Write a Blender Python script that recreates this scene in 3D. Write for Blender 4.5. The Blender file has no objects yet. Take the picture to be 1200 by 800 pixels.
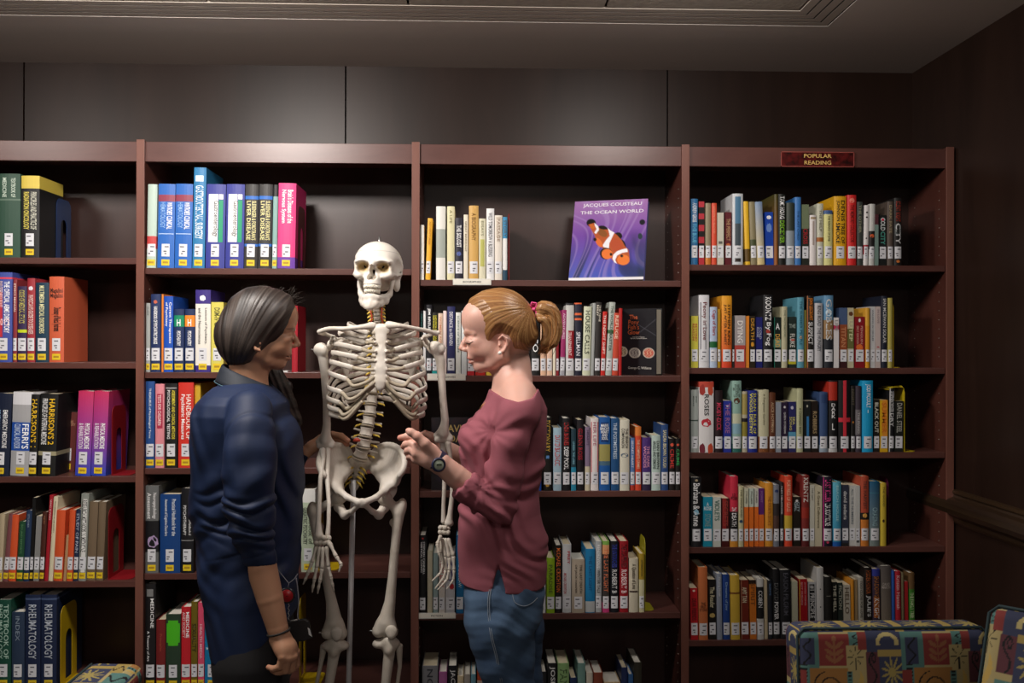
import bpy, math, random
import numpy as np
from mathutils import Vector, Matrix
random.seed(7)
SC = bpy.context.scene
COL = SC.collection
PI = math.pi

# ---------------------------------------------------------------- camera
F_PX, YAW, PITCH, ROLL = 1146.1, 0.0357, 0.0030, -0.0019
CX, CY, CZ = 1.1345, -3.3046, 1.4599
cam_d = bpy.data.cameras.new('camera')
cam_d.sensor_width = 36.0
cam_d.lens = F_PX / 1200 * 36.0
cam = bpy.data.objects.new('camera', cam_d)
COL.objects.link(cam)
_R = (Matrix.Rotation(-YAW, 3, 'Z') @ Matrix.Rotation(PI / 2 + PITCH, 3, 'X') @ Matrix.Rotation(-ROLL, 3, 'Z'))
cam.matrix_world = Matrix.Translation((CX, CY, CZ)) @ _R.to_4x4()
cam_d.clip_start = 0.05
SC.camera = cam

def at(px, py, Y=0.0):
    """world point seen at photo pixel (px, py) on the plane y = Y"""
    d = _R @ Vector(((px - 600) / F_PX, (400 - py) / F_PX, -1.0))
    t = (Y - CY) / d.y
    return Vector((CX + d.x * t, Y, CZ + d.z * t))

# ---------------------------------------------------------------- world, lights, exposure
SC.view_settings.view_transform = 'Standard'
SC.view_settings.look = 'None'
SC.view_settings.gamma = 1
SC.view_settings.use_curve_mapping = False
SC.view_settings.exposure = 0.45
W = bpy.data.worlds.new('world'); SC.world = W; W.use_nodes = True
W.node_tree.nodes['Background'].inputs[0].default_value = (0.9, 0.92, 1.0, 1)
W.node_tree.nodes['Background'].inputs[1].default_value = 0.035
def area_light(name, loc, aim, size, power, color, sy=None, spread=PI):
    l = bpy.data.lights.new(name, 'AREA'); l.energy = power; l.color = color
    l.shape = 'RECTANGLE'; l.size = size; l.size_y = sy or size; l.spread = spread
    o = bpy.data.objects.new(name, l); COL.objects.link(o); o.location = loc
    o.rotation_euler = (Vector(aim) - Vector(loc)).to_track_quat('-Z', 'Y').to_euler()
    return o
LIGHTS = [
    ('ceiling_light_main', (0.30, -1.12, 2.43), (0.50, -0.30, 1.2), 0.30, 24, (1.0, 0.93, 0.87)),
    ('ceiling_light_left', (-0.80, -1.12, 2.43), (-0.60, -0.2, 1.2), 0.30, 8, (1.0, 0.93, 0.87)),
    ('ceiling_light_right', (1.70, -0.95, 2.43), (1.9, -0.2, 1.2), 0.25, 7, (1.0, 0.93, 0.87)),
    ('room_fill_light', (1.2, -4.5, 2.45), (1.1, -4.4, 0), 1.2, 26, (1.0, 0.92, 0.84)),  # unseen fill lamp behind the camera, added to lift the ceiling by bounce
]
for a in LIGHTS: area_light(*a)

# ---------------------------------------------------------------- materials
def srgb(c):
    if isinstance(c, str):
        c = c.lstrip('#')
        c = [int(x * 2, 16) / 255 for x in c] if len(c) == 3 else [int(c[i:i + 2], 16) / 255 for i in (0, 2, 4)]
    return tuple(x / 12.92 if x <= .04045 else ((x + .055) / 1.055) ** 2.4 for x in c[:3])
_M = {}
def mat(name, color='#888', rough=.5, metal=0., spec=.5, coat=0., bump=None, noise=None, attr=False, sss=0., wood=None, alpha=None, sheen=0., trans=0.):
    if name in _M: return _M[name]
    m = bpy.data.materials.new(name); m.use_nodes = True; nt = m.node_tree
    b = nt.nodes['Principled BSDF']; I = b.inputs
    I['Base Color'].default_value = (*srgb(color), 1)
    I['Roughness'].default_value = rough; I['Metallic'].default_value = metal
    I['Specular IOR Level'].default_value = spec; I['Coat Weight'].default_value = coat
    if sss:
        I['Subsurface Weight'].default_value = sss; I['Subsurface Radius'].default_value = (.012, .005, .003)
        I['Subsurface Scale'].default_value = 1.0
    if sheen: I['Sheen Weight'].default_value = sheen
    if trans: I['Transmission Weight'].default_value = trans
    tc = nt.nodes.new('ShaderNodeTexCoord')
    src = None
    if attr:
        a = nt.nodes.new('ShaderNodeVertexColor'); a.layer_name = 'Col'; src = a.outputs['Color']
        nt.links.new(src, I['Base Color'])
    if wood:
        # wood: (second colour, stretch vector, scale)
        c2, st, s = wood
        mp = nt.nodes.new('ShaderNodeMapping'); mp.inputs['Scale'].default_value = st
        nt.links.new(tc.outputs['Object'], mp.inputs['Vector'])
        n = nt.nodes.new('ShaderNodeTexNoise'); n.inputs['Scale'].default_value = s
        n.inputs['Detail'].default_value = 8; n.inputs['Roughness'].default_value = .65; n.inputs['Distortion'].default_value = .6
        nt.links.new(mp.outputs[0], n.inputs['Vector'])
        r = nt.nodes.new('ShaderNodeValToRGB')
        r.color_ramp.elements[0].position = .3; r.color_ramp.elements[1].position = .72
        r.color_ramp.elements[0].color = (*srgb(color), 1); r.color_ramp.elements[1].color = (*srgb(c2), 1)
        nt.links.new(n.outputs['Fac'], r.inputs[0]); nt.links.new(r.outputs[0], I['Base Color'])
    if noise:
        # noise: (second colour, scale, amount)
        c2, s, am = noise
        n = nt.nodes.new('ShaderNodeTexNoise'); n.inputs['Scale'].default_value = s; n.inputs['Detail'].default_value = 6
        nt.links.new(tc.outputs['Object'], n.inputs['Vector'])
        mx = nt.nodes.new('ShaderNodeMix'); mx.data_type = 'RGBA'
        mr = nt.nodes.new('ShaderNodeMapRange'); mr.inputs['From Min'].default_value = .35; mr.inputs['From Max'].default_value = .7
        mr.inputs['To Max'].default_value = am
        nt.links.new(n.outputs['Fac'], mr.inputs['Value']); nt.links.new(mr.outputs[0], mx.inputs['Factor'])
        if src: nt.links.new(src, mx.inputs['A'])
        else: mx.inputs['A'].default_value = (*srgb(color), 1)
        mx.inputs['B'].default_value = (*srgb(c2), 1)
        nt.links.new(mx.outputs['Result'], I['Base Color'])
    if bump:
        # bump: (scale, strength, distance[, stretch])
        n = nt.nodes.new('ShaderNodeTexNoise'); n.inputs['Scale'].default_value = bump[0]; n.inputs['Detail'].default_value = 5
        v = tc.outputs['Object']
        if len(bump) > 3:
            mp = nt.nodes.new('ShaderNodeMapping'); mp.inputs['Scale'].default_value = bump[3]
            nt.links.new(v, mp.inputs['Vector']); v = mp.outputs[0]
        nt.links.new(v, n.inputs['Vector'])
        bp = nt.nodes.new('ShaderNodeBump'); bp.inputs['Strength'].default_value = bump[1]; bp.inputs['Distance'].default_value = bump[2]
        nt.links.new(n.outputs['Fac'], bp.inputs['Height']); nt.links.new(bp.outputs[0], I['Normal'])
    _M[name] = m
    return m

# ---------------------------------------------------------------- mesh helpers
def link(o, parent=None):
    COL.objects.link(o)
    if parent is not None: o.parent = parent
    return o
def tag(o, label=None, cat=None, group=None, kind=None):
    if label: o['label'] = label
    if cat: o['category'] = cat
    if group: o['group'] = group
    if kind: o['kind'] = kind
    return o
def empty(name, loc=(0, 0, 0), rot=(0, 0, 0)):
    o = bpy.data.objects.new(name, None); o.empty_display_size = .05
    o.location = loc; o.rotation_euler = rot
    return link(o)
class MB:
    """collects shapes; build() links them as one mesh object"""
    def __init__(s): s.v = []; s.f = []; s.m = []; s.c = []; s.sm = []
    def add(s, verts, faces, mi=0, col=None, smooth=False):
        n = len(s.v); s.v += [tuple(v) for v in verts]
        s.f += [tuple(i + n for i in f) for f in faces]
        s.m += [mi] * len(faces); s.c += [col] * len(faces); s.sm += [smooth] * len(faces)
        return s
    def box(s, x0, x1, y0, y1, z0, z1, **k):
        v = [(x, y, z) for x in (x0, x1) for y in (y0, y1) for z in (z0, z1)]
        f = [(0, 1, 3, 2), (4, 6, 7, 5), (0, 4, 5, 1), (2, 3, 7, 6), (0, 2, 6, 4), (1, 5, 7, 3)]
        return s.add(v, f, **k)
    def tube(s, pts, rad, n=10, sec=None, cap=True, **k):
        """swept tube: rad scalar/list or list of (a, b); sec = reference up vector"""
        P = [Vector(p) for p in pts]; m = len(P)
        R = rad if isinstance(rad, list) else [rad] * m
        V = []; up = Vector(sec) if sec else None; last = None
        for i, p in enumerate(P):
            t = (P[min(i + 1, m - 1)] - P[max(i - 1, 0)]).normalized()
            u = up if up is not None else (last if last is not None else (Vector((0, 0, 1)) if abs(t.z) < .9 else Vector((1, 0, 0))))
            a = u.cross(t)
            if a.length < 1e-6: a = Vector((1, 0, 0)).cross(t)
            a.normalize(); b = t.cross(a).normalized(); last = b
            ra, rb = R[i] if isinstance(R[i], (tuple, list)) else (R[i], R[i])
            for j in range(n):
                w = 2 * PI * j / n
                V.append(p + a * (math.cos(w) * ra) + b * (math.sin(w) * rb))
        Fc = []
        for i in range(m - 1):
            for j in range(n):
                k2 = (j + 1) % n
                Fc.append((i * n + j, i * n + k2, (i + 1) * n + k2, (i + 1) * n + j))
        if cap:
            Fc.append(tuple(range(n - 1, -1, -1))); Fc.append(tuple((m - 1) * n + j for j in range(n)))
        k.setdefault('smooth', True)
        return s.add(V, Fc, **k)
    def lathe(s, prof, n=20, center=(0, 0, 0), axis='Z', **k):
        V = []; c = Vector(center)
        for r, z in prof:
            for j in range(n):
                w = 2 * PI * j / n
                q = Vector((r * math.cos(w), r * math.sin(w), z))
                if axis == 'Y': q = Vector((q.x, q.z, q.y))
                if axis == 'X': q = Vector((q.z, q.x, q.y))
                V.append(c + q)
        m = len(prof)
        Fc = [(i * n + j, i * n + (j + 1) % n, (i + 1) * n + (j + 1) % n, (i + 1) * n + j) for i in range(m - 1) for j in range(n)]
        Fc.append(tuple(range(n - 1, -1, -1))); Fc.append(tuple((m - 1) * n + j for j in range(n)))
        k.setdefault('smooth', True)
        return s.add(V, Fc, **k)
    def mesh(s, name):
        me = bpy.data.meshes.new(name); me.from_pydata(s.v, [], s.f)
        me.polygons.foreach_set('material_index', s.m)
        me.polygons.foreach_set('use_smooth', s.sm)
        if any(c is not None for c in s.c):
            ca = me.color_attributes.new('Col', 'BYTE_COLOR', 'CORNER'); buf = []
            for f, c in zip(s.f, s.c):
                if c is None: c = (1, 1, 1)
                if isinstance(c[0], (tuple, list)): buf += [x for q in c for x in (*q, 1.)]
                else: buf += [*c, 1.] * len(f)
            ca.data.foreach_set('color', buf)
        me.validate(clean_customdata=False); me.update()
        return me
    def build(s, name, mats, parent=None, fixn=False):
        me = s.mesh(name)
        for m in (mats if isinstance(mats, (list, tuple)) else [mats]): me.materials.append(m)
        if fixn:
            import bmesh
            bm = bmesh.new(); bm.from_mesh(me); bmesh.ops.recalc_face_normals(bm, faces=bm.faces); bm.to_mesh(me); bm.free()
        return link(bpy.data.objects.new(name, me), parent)
def bevel(o, w=.002, seg=2):
    m = o.modifiers.new('bevel', 'BEVEL'); m.width = w; m.segments = seg; m.limit_method = 'ANGLE'; m.angle_limit = .6
    return o

# ---------------------------------------------------------------- signed-distance modelling
class Field:
    """distance field on a grid; bones, bodies and clothes are blended here and polygonised"""
    def __init__(s, lo, hi, h):
        s.h = h; s.lo = np.array(lo, float); s.n = np.maximum(4, np.ceil((np.array(hi) - s.lo) / h).astype(int) + 1)
        s.d = np.full(s.n, .08, np.float32)
    def like(s, copy=False):
        g = Field.__new__(Field); g.h, g.lo, g.n = s.h, s.lo, s.n
        g.d = s.d.copy() if copy else np.full(s.n, .08, np.float32); return g
    def _win(s, lo, hi):
        a = np.clip(np.floor((np.array(lo) - s.lo) / s.h).astype(int), 0, s.n); b = np.clip(np.ceil((np.array(hi) - s.lo) / s.h).astype(int) + 1, 0, s.n)
        sl = tuple(slice(i, j) for i, j in zip(a, b))
        ax = [s.lo[k] + s.h * np.arange(a[k], b[k]) for k in range(3)]
        return sl, ax[0][:, None, None], ax[1][None, :, None], ax[2][None, None, :]
    def _mix(s, sl, d, k, op):
        o = s.d[sl]
        if o.size == 0: return
        if op == 'u':
            if k > 0:
                hh = np.clip(.5 + .5 * (o - d) / k, 0, 1); s.d[sl] = o + (d - o) * hh - k * hh * (1 - hh)
            else: s.d[sl] = np.minimum(o, d)
        elif op == 's':
            if k > 0:
                hh = np.clip(.5 - .5 * (o + d) / k, 0, 1); s.d[sl] = o + (-d - o) * hh + k * hh * (1 - hh)
            else: s.d[sl] = np.maximum(o, -d)
        else: s.d[sl] = np.maximum(o, d)
    def cone(s, p, q, r1, r2, k=.01, op='u', sq=None):
        """tapered capsule p->q; sq = (axis vector, factor) flattens it along that axis"""
        p = np.array(p, float); q = np.array(q, float); m = max(r1, r2) + k + .012
        sl, X, Y, Z = s._win(np.minimum(p, q) - m, np.maximum(p, q) + m)
        v = q - p; L = max(v @ v, 1e-12)
        dx, dy, dz = X - p[0], Y - p[1], Z - p[2]
        t = np.clip((dx * v[0] + dy * v[1] + dz * v[2]) / L, 0, 1)
        ex, ey, ez = dx - t * v[0], dy - t * v[1], dz - t * v[2]
        r2_ = ex * ex + ey * ey + ez * ez
        if sq:
            a = np.array(sq[0], float); a /= np.linalg.norm(a); e = ex * a[0] + ey * a[1] + ez * a[2]
            r2_ = r2_ + e * e * (1 / sq[1] ** 2 - 1)
        d = np.sqrt(r2_) - (r1 + (r2 - r1) * t)
        if sq: d = d * min(1, sq[1] * 1.3)
        s._mix(sl, d, k, op); return s
    def chain(s, pts, rad, k=.006, **kw):
        for i in range(len(pts) - 1): s.cone(pts[i], pts[i + 1], rad[i], rad[i + 1], k, **kw)
        return s
    def ell(s, c, r, k=.01, op='u', R=None):
        c = np.array(c, float); r = np.array(r, float); m = r.max() + k + .012
        sl, X, Y, Z = s._win(c - m, c + m)
        dx, dy, dz = X - c[0], Y - c[1], Z - c[2]
        if R is not None:
            R = np.array(R.to_3x3() if hasattr(R, 'to_3x3') else R)   # columns = local axes
            dx, dy, dz = (dx * R[0][i] + dy * R[1][i] + dz * R[2][i] for i in range(3))
        k0 = np.sqrt((dx / r[0]) ** 2 + (dy / r[1]) ** 2 + (dz / r[2]) ** 2)
        k1 = np.sqrt((dx / r[0] ** 2) ** 2 + (dy / r[1] ** 2) ** 2 + (dz / r[2] ** 2) ** 2) + 1e-9
        s._mix(sl, k0 * (k0 - 1) / k1, k, op); return s
    def loft(s, rows, k=.02, p=2.3, op='u'):
        """rows of (z, x centre, y centre, x radius, y radius), z ascending: a body of elliptical sections"""
        A = np.array(rows, float); m = max(A[:, 3].max(), A[:, 4].max()) + .03
        sl, X, Y, Z = s._win((A[:, 1].min() - m, A[:, 2].min() - m, A[0, 0] - .04), (A[:, 1].max() + m, A[:, 2].max() + m, A[-1, 0] + .04))
        z = np.clip(Z, A[0, 0], A[-1, 0]); g = [np.interp(z, A[:, 0], A[:, i]) for i in (1, 2, 3, 4)]
        q = (np.abs((X - g[0]) / g[2]) ** p + np.abs((Y - g[1]) / g[3]) ** p) ** (1 / p)
        d = (q - 1) * np.minimum(g[2], g[3]); e = np.maximum(A[0, 0] - Z, Z - A[-1, 0])
        d = np.where(e > 0, np.sqrt(np.maximum(d, 0) ** 2 + e ** 2) + np.minimum(d, 0) * 0, np.maximum(d, e * .6))
        s._mix(sl, d, k, op); return s
    def plane(s, p, n, op='i'):
        """keep the side the normal points away from (cut what is on the normal's side)"""
        n = np.array(n, float); n /= np.linalg.norm(n)
        sl, X, Y, Z = s._win(s.lo - 1, s.lo + s.n * s.h + 1)
        s.d = np.maximum(s.d, (X - p[0]) * n[0] + (Y - p[1]) * n[1] + (Z - p[2]) * n[2]).astype(np.float32); return s
    def func(s, fn):
        """d = fn(d, X, Y, Z) over the whole grid"""
        sl, X, Y, Z = s._win(s.lo - 1, s.lo + s.n * s.h + 1)
        s.d = fn(s.d, X, Y, Z).astype(np.float32); return s
    def verts(s, relax=1):
        d = s.d; neg = d < 0
        nx, ny, nz = d.shape
        c = np.zeros((nx - 1, ny - 1, nz - 1), np.int8)
        for i in (0, 1):
            for j in (0, 1):
                for k in (0, 1): c += neg[i:nx - 1 + i, j:ny - 1 + j, k:nz - 1 + k]
        act = (c > 0) & (c < 8); idx = np.argwhere(act); ids = -np.ones(act.shape, int); ids[tuple(idx.T)] = np.arange(len(idx))
        acc = np.zeros((len(idx), 3)); cnt = np.zeros(len(idx))
        corners = [(i, j, k) for i in (0, 1) for j in (0, 1) for k in (0, 1)]
        val = {q: d[idx[:, 0] + q[0], idx[:, 1] + q[1], idx[:, 2] + q[2]] for q in corners}
        for q in corners:
            for ax in range(3):
                if q[ax]: continue
                r = list(q); r[ax] = 1; r = tuple(r); a, b = val[q], val[r]
                m = (a < 0) != (b < 0)
                t = np.where(m, a / np.where(m, a - b, 1), 0)
                p = np.tile(np.array(q, float), (len(idx), 1)); p[:, ax] += t
                acc[m] += p[m]; cnt[m] += 1
        V = (idx + acc / np.maximum(cnt, 1)[:, None]) * s.h + s.lo
        Fs = []
        for ax in range(3):
            o1, o2 = [(1, 2), (2, 0), (0, 1)][ax]
            a = [slice(None)] * 3; b = [slice(None)] * 3; a[ax] = slice(0, -1); b[ax] = slice(1, None)
            n0 = neg[tuple(a)]; n1 = neg[tuple(b)]
            e = np.argwhere(n0 != n1)
            e = e[(e[:, o1] > 0) & (e[:, o2] > 0) & (e[:, o1] < d.shape[o1] - 1) & (e[:, o2] < d.shape[o2] - 1)]
            if not len(e): continue
            fl = n0[tuple(e.T)]
            def g(u, v):
                w = e.copy(); w[:, o1] -= u; w[:, o2] -= v; return ids[tuple(w.T)]
            q = np.stack([g(1, 1), g(0, 1), g(0, 0), g(1, 0)], 1)
            q[~fl] = q[~fl][:, ::-1]
            Fs.append(q)
        Fc = np.concatenate(Fs); Fc = Fc[(Fc >= 0).all(1)]
        return V, Fc
    def build(s, name, m, parent=None, color=None, smooth=0, post=None):
        V, Fc = s.verts()
        if smooth:
            E = np.concatenate([Fc[:, [0, 1]], Fc[:, [1, 2]], Fc[:, [2, 3]], Fc[:, [3, 0]]])
            for _ in range(smooth):
                A = np.zeros_like(V); n = np.zeros(len(V))
                for k in range(3): A[:, k] = np.bincount(E[:, 0], V[E[:, 1], k], len(V)) + np.bincount(E[:, 1], V[E[:, 0], k], len(V))
                n = np.bincount(E[:, 0], minlength=len(V)) + np.bincount(E[:, 1], minlength=len(V))
                V = V * .5 + A / np.maximum(n, 1)[:, None] * .5
        if post is not None: V = post(V)
        return np_mesh(name, V, Fc, m, parent, color(V) if color else None)
def np_mesh(name, V, Fc, m, parent=None, col=None, smooth=True):
    me = bpy.data.meshes.new(name); k = Fc.shape[1]
    me.vertices.add(len(V)); me.vertices.foreach_set('co', np.asarray(V, np.float32).ravel())
    me.loops.add(Fc.size); me.loops.foreach_set('vertex_index', Fc.astype(np.int32).ravel())
    me.polygons.add(len(Fc)); me.polygons.foreach_set('loop_start', np.arange(0, Fc.size, k, dtype=np.int32))
    me.update(calc_edges=True); me.validate()
    me.polygons.foreach_set('use_smooth', [smooth] * len(me.polygons))
    if col is not None:
        ca = me.color_attributes.new('Col', 'FLOAT_COLOR', 'POINT')
        ca.data.foreach_set('color', np.concatenate([col, np.ones((len(V), 1))], 1).astype(np.float32).ravel())
    me.materials.append(m)
    return link(bpy.data.objects.new(name, me), parent)
_TX = {}
def text_tris(s):
    """flat letters of a string: vertices (n,2) and triangles, cap height about 0.7"""
    if s in _TX: return _TX[s]
    cu = bpy.data.curves.new('t', 'FONT'); cu.body = s; cu.resolution_u = 2; cu.align_x = 'CENTER'; cu.space_line = .8; cu.offset = .012
    o = bpy.data.objects.new('t', cu); me = o.to_mesh()
    v = np.array([(a.co.x, a.co.y) for a in me.vertices]) if len(me.vertices) else np.zeros((0, 2)); f = [tuple(p.vertices) for p in me.polygons]
    o.to_mesh_clear(); bpy.data.objects.remove(o); bpy.data.curves.remove(cu)
    _TX[s] = (v, f); return _TX[s]
def smoothstep(a, b, x):
    t = np.clip((x - a) / (b - a), 0, 1); return t * t * (3 - 2 * t)
# ---------------------------------------------------------------- the room
M_WALL = mat('wall panel veneer', '#21140f', .40, spec=.32, wood=('#302019', (1.0, 1.0, .12), 5), bump=(60, .04, .002, (1, 1, .1)))
M_CASE = mat('bookcase veneer', '#4e2d28', .36, wood=('#654039', (.25, .8, 1.6), 7), bump=(70, .05, .002))
M_BACK = mat('shaded back veneer', '#301c18', .38, wood=('#3f2823', (1.6, .8, .25), 7))  # upright veneer made darker; the shelves' inner shade is put into it
M_CASEV = mat('bookcase upright veneer', '#4a2822', .36, wood=('#5e362d', (1.6, .8, .25), 7), bump=(70, .05, .002))
M_CEIL = mat('ceiling paint', '#d4cbc2', .8, bump=(90, .15, .002))
M_TRAY = mat('ceiling moulding paint', '#c0b6aa', .8)
M_TILE = mat('acoustic tile', '#b3aa9c', .9, noise=('#8f877b', 40, .5), bump=(120, .5, .004))
M_DARK = mat('groove', '#0c0908', .8)  # dark joints; between the moulding strips it paints groove shade
M_FLOOR = mat('carpet', '#6a605a', .95, noise=('#2a2a38', 60, .8), bump=(300, .6, .004))
BP = .914; UW = .0265; TOP = 2.134; BD = .30; WY = .33; CEIL = 2.487
XR = 2.776
XL = -2.2; YF = -6.0

def struct(name, mb, m, **k):
    o = mb.build(name, m, **k); tag(o, kind='structure'); return o
struct('floor', MB().box(XL, XR + .1, YF, WY + .1, -.1, 0), M_FLOOR)
wb = MB()
seams = [at(28, 120, WY).x, at(405, 120, WY).x, at(782, 120, WY).x]
xs = [XL] + seams + [at(1067, 120, WY).x + .02]
for i in range(len(xs) - 1):
    wb.box(xs[i] + .003, xs[i + 1] - .003, WY, WY + .03, 0, CEIL + .02)
wb.box(xs[-1] + .002, XR, WY, WY + .03, 0, CEIL + .02)
wb.box(XL, XR, WY + .02, WY + .12, 0, CEIL + .4, mi=1)
struct('wall_back', wb, [M_WALL, M_DARK])
wr = MB().box(XR, XR + .12, YF, WY, 0, CEIL + .5)
struct('wall_right', wr, M_WALL)
# chair rail on the right wall: moulded profile swept along Y
zc = at(1135, 600, -.1).z
def sweep_y(prof, x, z, y0, y1, sign=-1):
    m = MB(); V = []; n = len(prof)
    for y in (y0, y1): V += [(x + sign * a, y, z + b) for a, b in prof]
    m.add(V, [(i, i + 1, n + i + 1, n + i) for i in range(n - 1)] + [tuple(range(n)), tuple(range(2 * n - 1, n - 1, -1))])
    return m
rail_p = [(0, .062), (.012, .060), (.014, .050), (.008, .043), (.012, .036), (.030, .030), (.040, .018), (.042, .0), (.036, -.016), (.024, -.026), (.012, -.030), (.010, -.045), (.004, -.055), (0, -.058)]
ZRAIL = .905
tr = sweep_y(rail_p, XR, ZRAIL, YF, WY); struct('trim_1', tr, mat('rail wood', '#2e211a', .3, wood=('#42311f', (1, .1, 1), 9)), fixn=True)
struct('wall_left', MB().box(XL - .1, XL, YF, WY, 0, CEIL + .5), M_WALL)
struct('wall_front', MB().box(XL, XR, YF - .1, YF, 0, CEIL + .5), mat('plaster far wall', '#7d746a', .8))
# ceiling with a stepped tray
g_out = at(970, 30, -.6)   # only used for its pixel row below
def ceil_y(px, py):
    d = _R @ Vector(((px - 600) / F_PX, (400 - py) / F_PX, -1.0)); t = (CEIL - CZ) / d.z
    return CX + d.x * t, CY + d.y * t
x_out, y_out = ceil_y(970, 31)
print('tray', x_out, y_out)
YT0 = -3.0; XT0 = -2.0
c = MB()
# flat border around the tray (four slabs)
c.box(XL, XR, y_out, WY, CEIL, CEIL + .03)
c.box(x_out, XR, YF, y_out, CEIL, CEIL + .03)
c.box(XL, XT0, YF, y_out, CEIL, CEIL + .03)
c.box(XT0, x_out, YF, YT0, CEIL, CEIL + .03)
struct('ceiling', c, M_CEIL)
# flush moulding strips; the shade of the grooves between is painted as dark strips
st = MB()
for k in range(4):
    z = CEIL + .001; i0 = .005 + .034 * k; i1 = i0 + .0285
    xa, xb, ya, yb = XT0 + i0, x_out - i0, YT0 + i0, y_out - i0
    xc, xd, yc, yd = XT0 + i1, x_out - i1, YT0 + i1, y_out - i1
    for (a, b, c_, d) in ((xa, xb, yd, yb), (xa, xb, ya, yc), (xa, xc, yc, yd), (xd, xb, yc, yd)):
        st.box(a, b, c_, d, z, z + .008)
st.box(XT0, x_out, y_out - .1345, y_out - .0005, CEIL + .0013, CEIL + .006, mi=1); st.box(XT0, x_out, YT0, YT0 + .1345, CEIL + .0013, CEIL + .006, mi=1)
st.box(XT0, XT0 + .1345, YT0, y_out, CEIL + .0013, CEIL + .006, mi=1); st.box(x_out - .1345, x_out - .0005, YT0, y_out, CEIL + .0013, CEIL + .006, mi=1)
st.box(XT0 - .02, x_out + .02, YT0 - .02, y_out + .02, CEIL + .135, CEIL + .15, mi=1)
for (a, b, c_, d) in ((XT0, x_out, y_out, y_out + .01), (XT0, x_out, YT0 - .01, YT0), (XT0 - .01, XT0, YT0, y_out), (x_out, x_out + .01, YT0, y_out)):
    st.box(a, b, c_, d, CEIL + .02, CEIL + .14, mi=1)
struct('trim_2', st, [M_TRAY, M_DARK])
# acoustic tiles laid in the tray
tl = MB(); zt = CEIL + .0025
xt1 = x_out - .139; yt1 = y_out - .139
x = xt1; nx = 0
while x > XT0 + .1:
    y = yt1
    while y > YT0 + .1:
        tl.box(max(x - .596, XT0 + .1), x - .004, max(y - .596, YT0 + .1), y - .004, zt, zt + .02)
        y -= .6
    x -= .6
tl.box(XT0 + .1, xt1, YT0 + .1, yt1, zt + .012, zt + .03, mi=1)
struct('trim_3', tl, [M_TILE, M_DARK])

# ---------------------------------------------------------------- the four bookcases
SHY = [  # pixel rows (at the given column) of every shelf's front top edge
    (100, [302, 424.5, 558, 681, 806, 925]),
    (320, [314.5, 436, 548, 671, 806, 925]),
    (700, [328.5, 440, 575, 718, 860]),
    (950, [310.5, 431, 530, 640.5, 749, 862])]
SHZ = [[at(px, y, 0).z for y in ys] for px, ys in SHY]
CASE_LABEL = ['tall dark cherry bookcase of medical textbooks beside the frame edge',
              'tall dark cherry bookcase standing behind the skeleton and the dark-haired person',
              'tall dark cherry bookcase behind the red-haired person, with an ocean book on display',
              'tall dark cherry bookcase with a red popular reading sign on its top rail']
def bay_x(i): return (i - 1) * BP + UW, i * BP
M_PEG = mat('metal peg', '#b8b0a6', .35, metal=.8)
for i in range(4):
    x0, x1 = bay_x(i)
    t = empty('bookcase', ((x0 + x1) / 2, 0, 0)); tag(t, CASE_LABEL[i], 'bookcase', 'row of library bookcases')
    cx = (x0 + x1) / 2
    def loc(mb, name, m=M_CASE):
        for k, v in enumerate(mb.v): mb.v[k] = (v[0] - cx, v[1], v[2])
        return mb.build(name, m, t)
    ups = [(x0 - UW, x0)] + ([(x1, x1 + UW)] if i == 3 else [])
    for a, b in ups:
        bevel(loc(MB().box(a, b, -.004, BD, 0, TOP + .004), 'upright', M_CASEV), .0015)
        bevel(loc(MB().box(a, b, -.009, -.004, 0, TOP + .006), 'edge_strip', mat('upright edge veneer', '#6e443a', .33, wood=('#7d5246', (1.6, .8, .25), 7))), .001)
    loc(MB().box(x0, x1, BD - .012, BD - .004, 0, TOP - .004), 'back_panel', M_BACK)
    bevel(loc(MB().box(x0, x1, 0, .018, TOP - .066, TOP), 'top_rail'), .001)
    loc(MB().box(x0, x1, .018, BD - .012, TOP - .03, TOP - .012), 'top_board')
    for z in SHZ[i]:
        if z > .08: bevel(loc(MB().box(x0 + .001, x1 - .001, .0, BD - .013, z - .0205, z), 'shelf'), .0012)
    loc(MB().box(x0, x1, .03, .045, 0, min(SHZ[i][-1] - .02, .10) if SHZ[i][-1] > .05 else .04), 'kick_board')
    # rows of shelf-pin holes down both inner faces
    ph = MB()
    for xs_, sg in ((x0, 1), (x1, -1)):
        for yy in (.045, .235):
            z = .30
            while z < 2.02:
                if all(abs(z - q + .01) > .018 for q in SHZ[i]):
                    ph.lathe([(.0026, 0), (.0026, .0012), (.001, .0014)], 6, (xs_ - cx, yy, z), 'X') if sg > 0 else ph.lathe([(.0026, -.0002), (.0026, -.0012), (.001, -.0014)], 6, (xs_ - cx, yy, z), 'X')
                z += .032
    ph.build('shelf_pin_holes', M_PEG, t)
# the sign on the top rail of the fourth bookcase
a = at(915, 177.5, -.004); b = at(1001, 196, -.004)
sx, sz = (a.x + b.x) / 2, (a.z + b.z) / 2; w, h = b.x - a.x, a.z - b.z
M_SIGN = mat('marbled sign', '#5e1414', .35, noise=('#1c0605', 55, 1.))
s = empty('sign_plate', (sx, -.001, sz)); tag(s, 'marbled dark red sign with gold lettering fixed to the top rail', 'sign')
bevel(MB().box(-w / 2, w / 2, -.004, 0, -h / 2, h / 2).build('plate', M_SIGN, s), .0008)
fr = MB()
for q in ((-w / 2, w / 2, h / 2 - .0025, h / 2), (-w / 2, w / 2, -h / 2, -h / 2 + .0025), (-w / 2, -w / 2 + .0025, -h / 2, h / 2), (w / 2 - .0025, w / 2, -h / 2, h / 2)):
    fr.box(q[0], q[1], -.0052, -.004, q[2], q[3])
fr.build('border', mat('sign edge', '#a0524a', .4), s)
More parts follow.
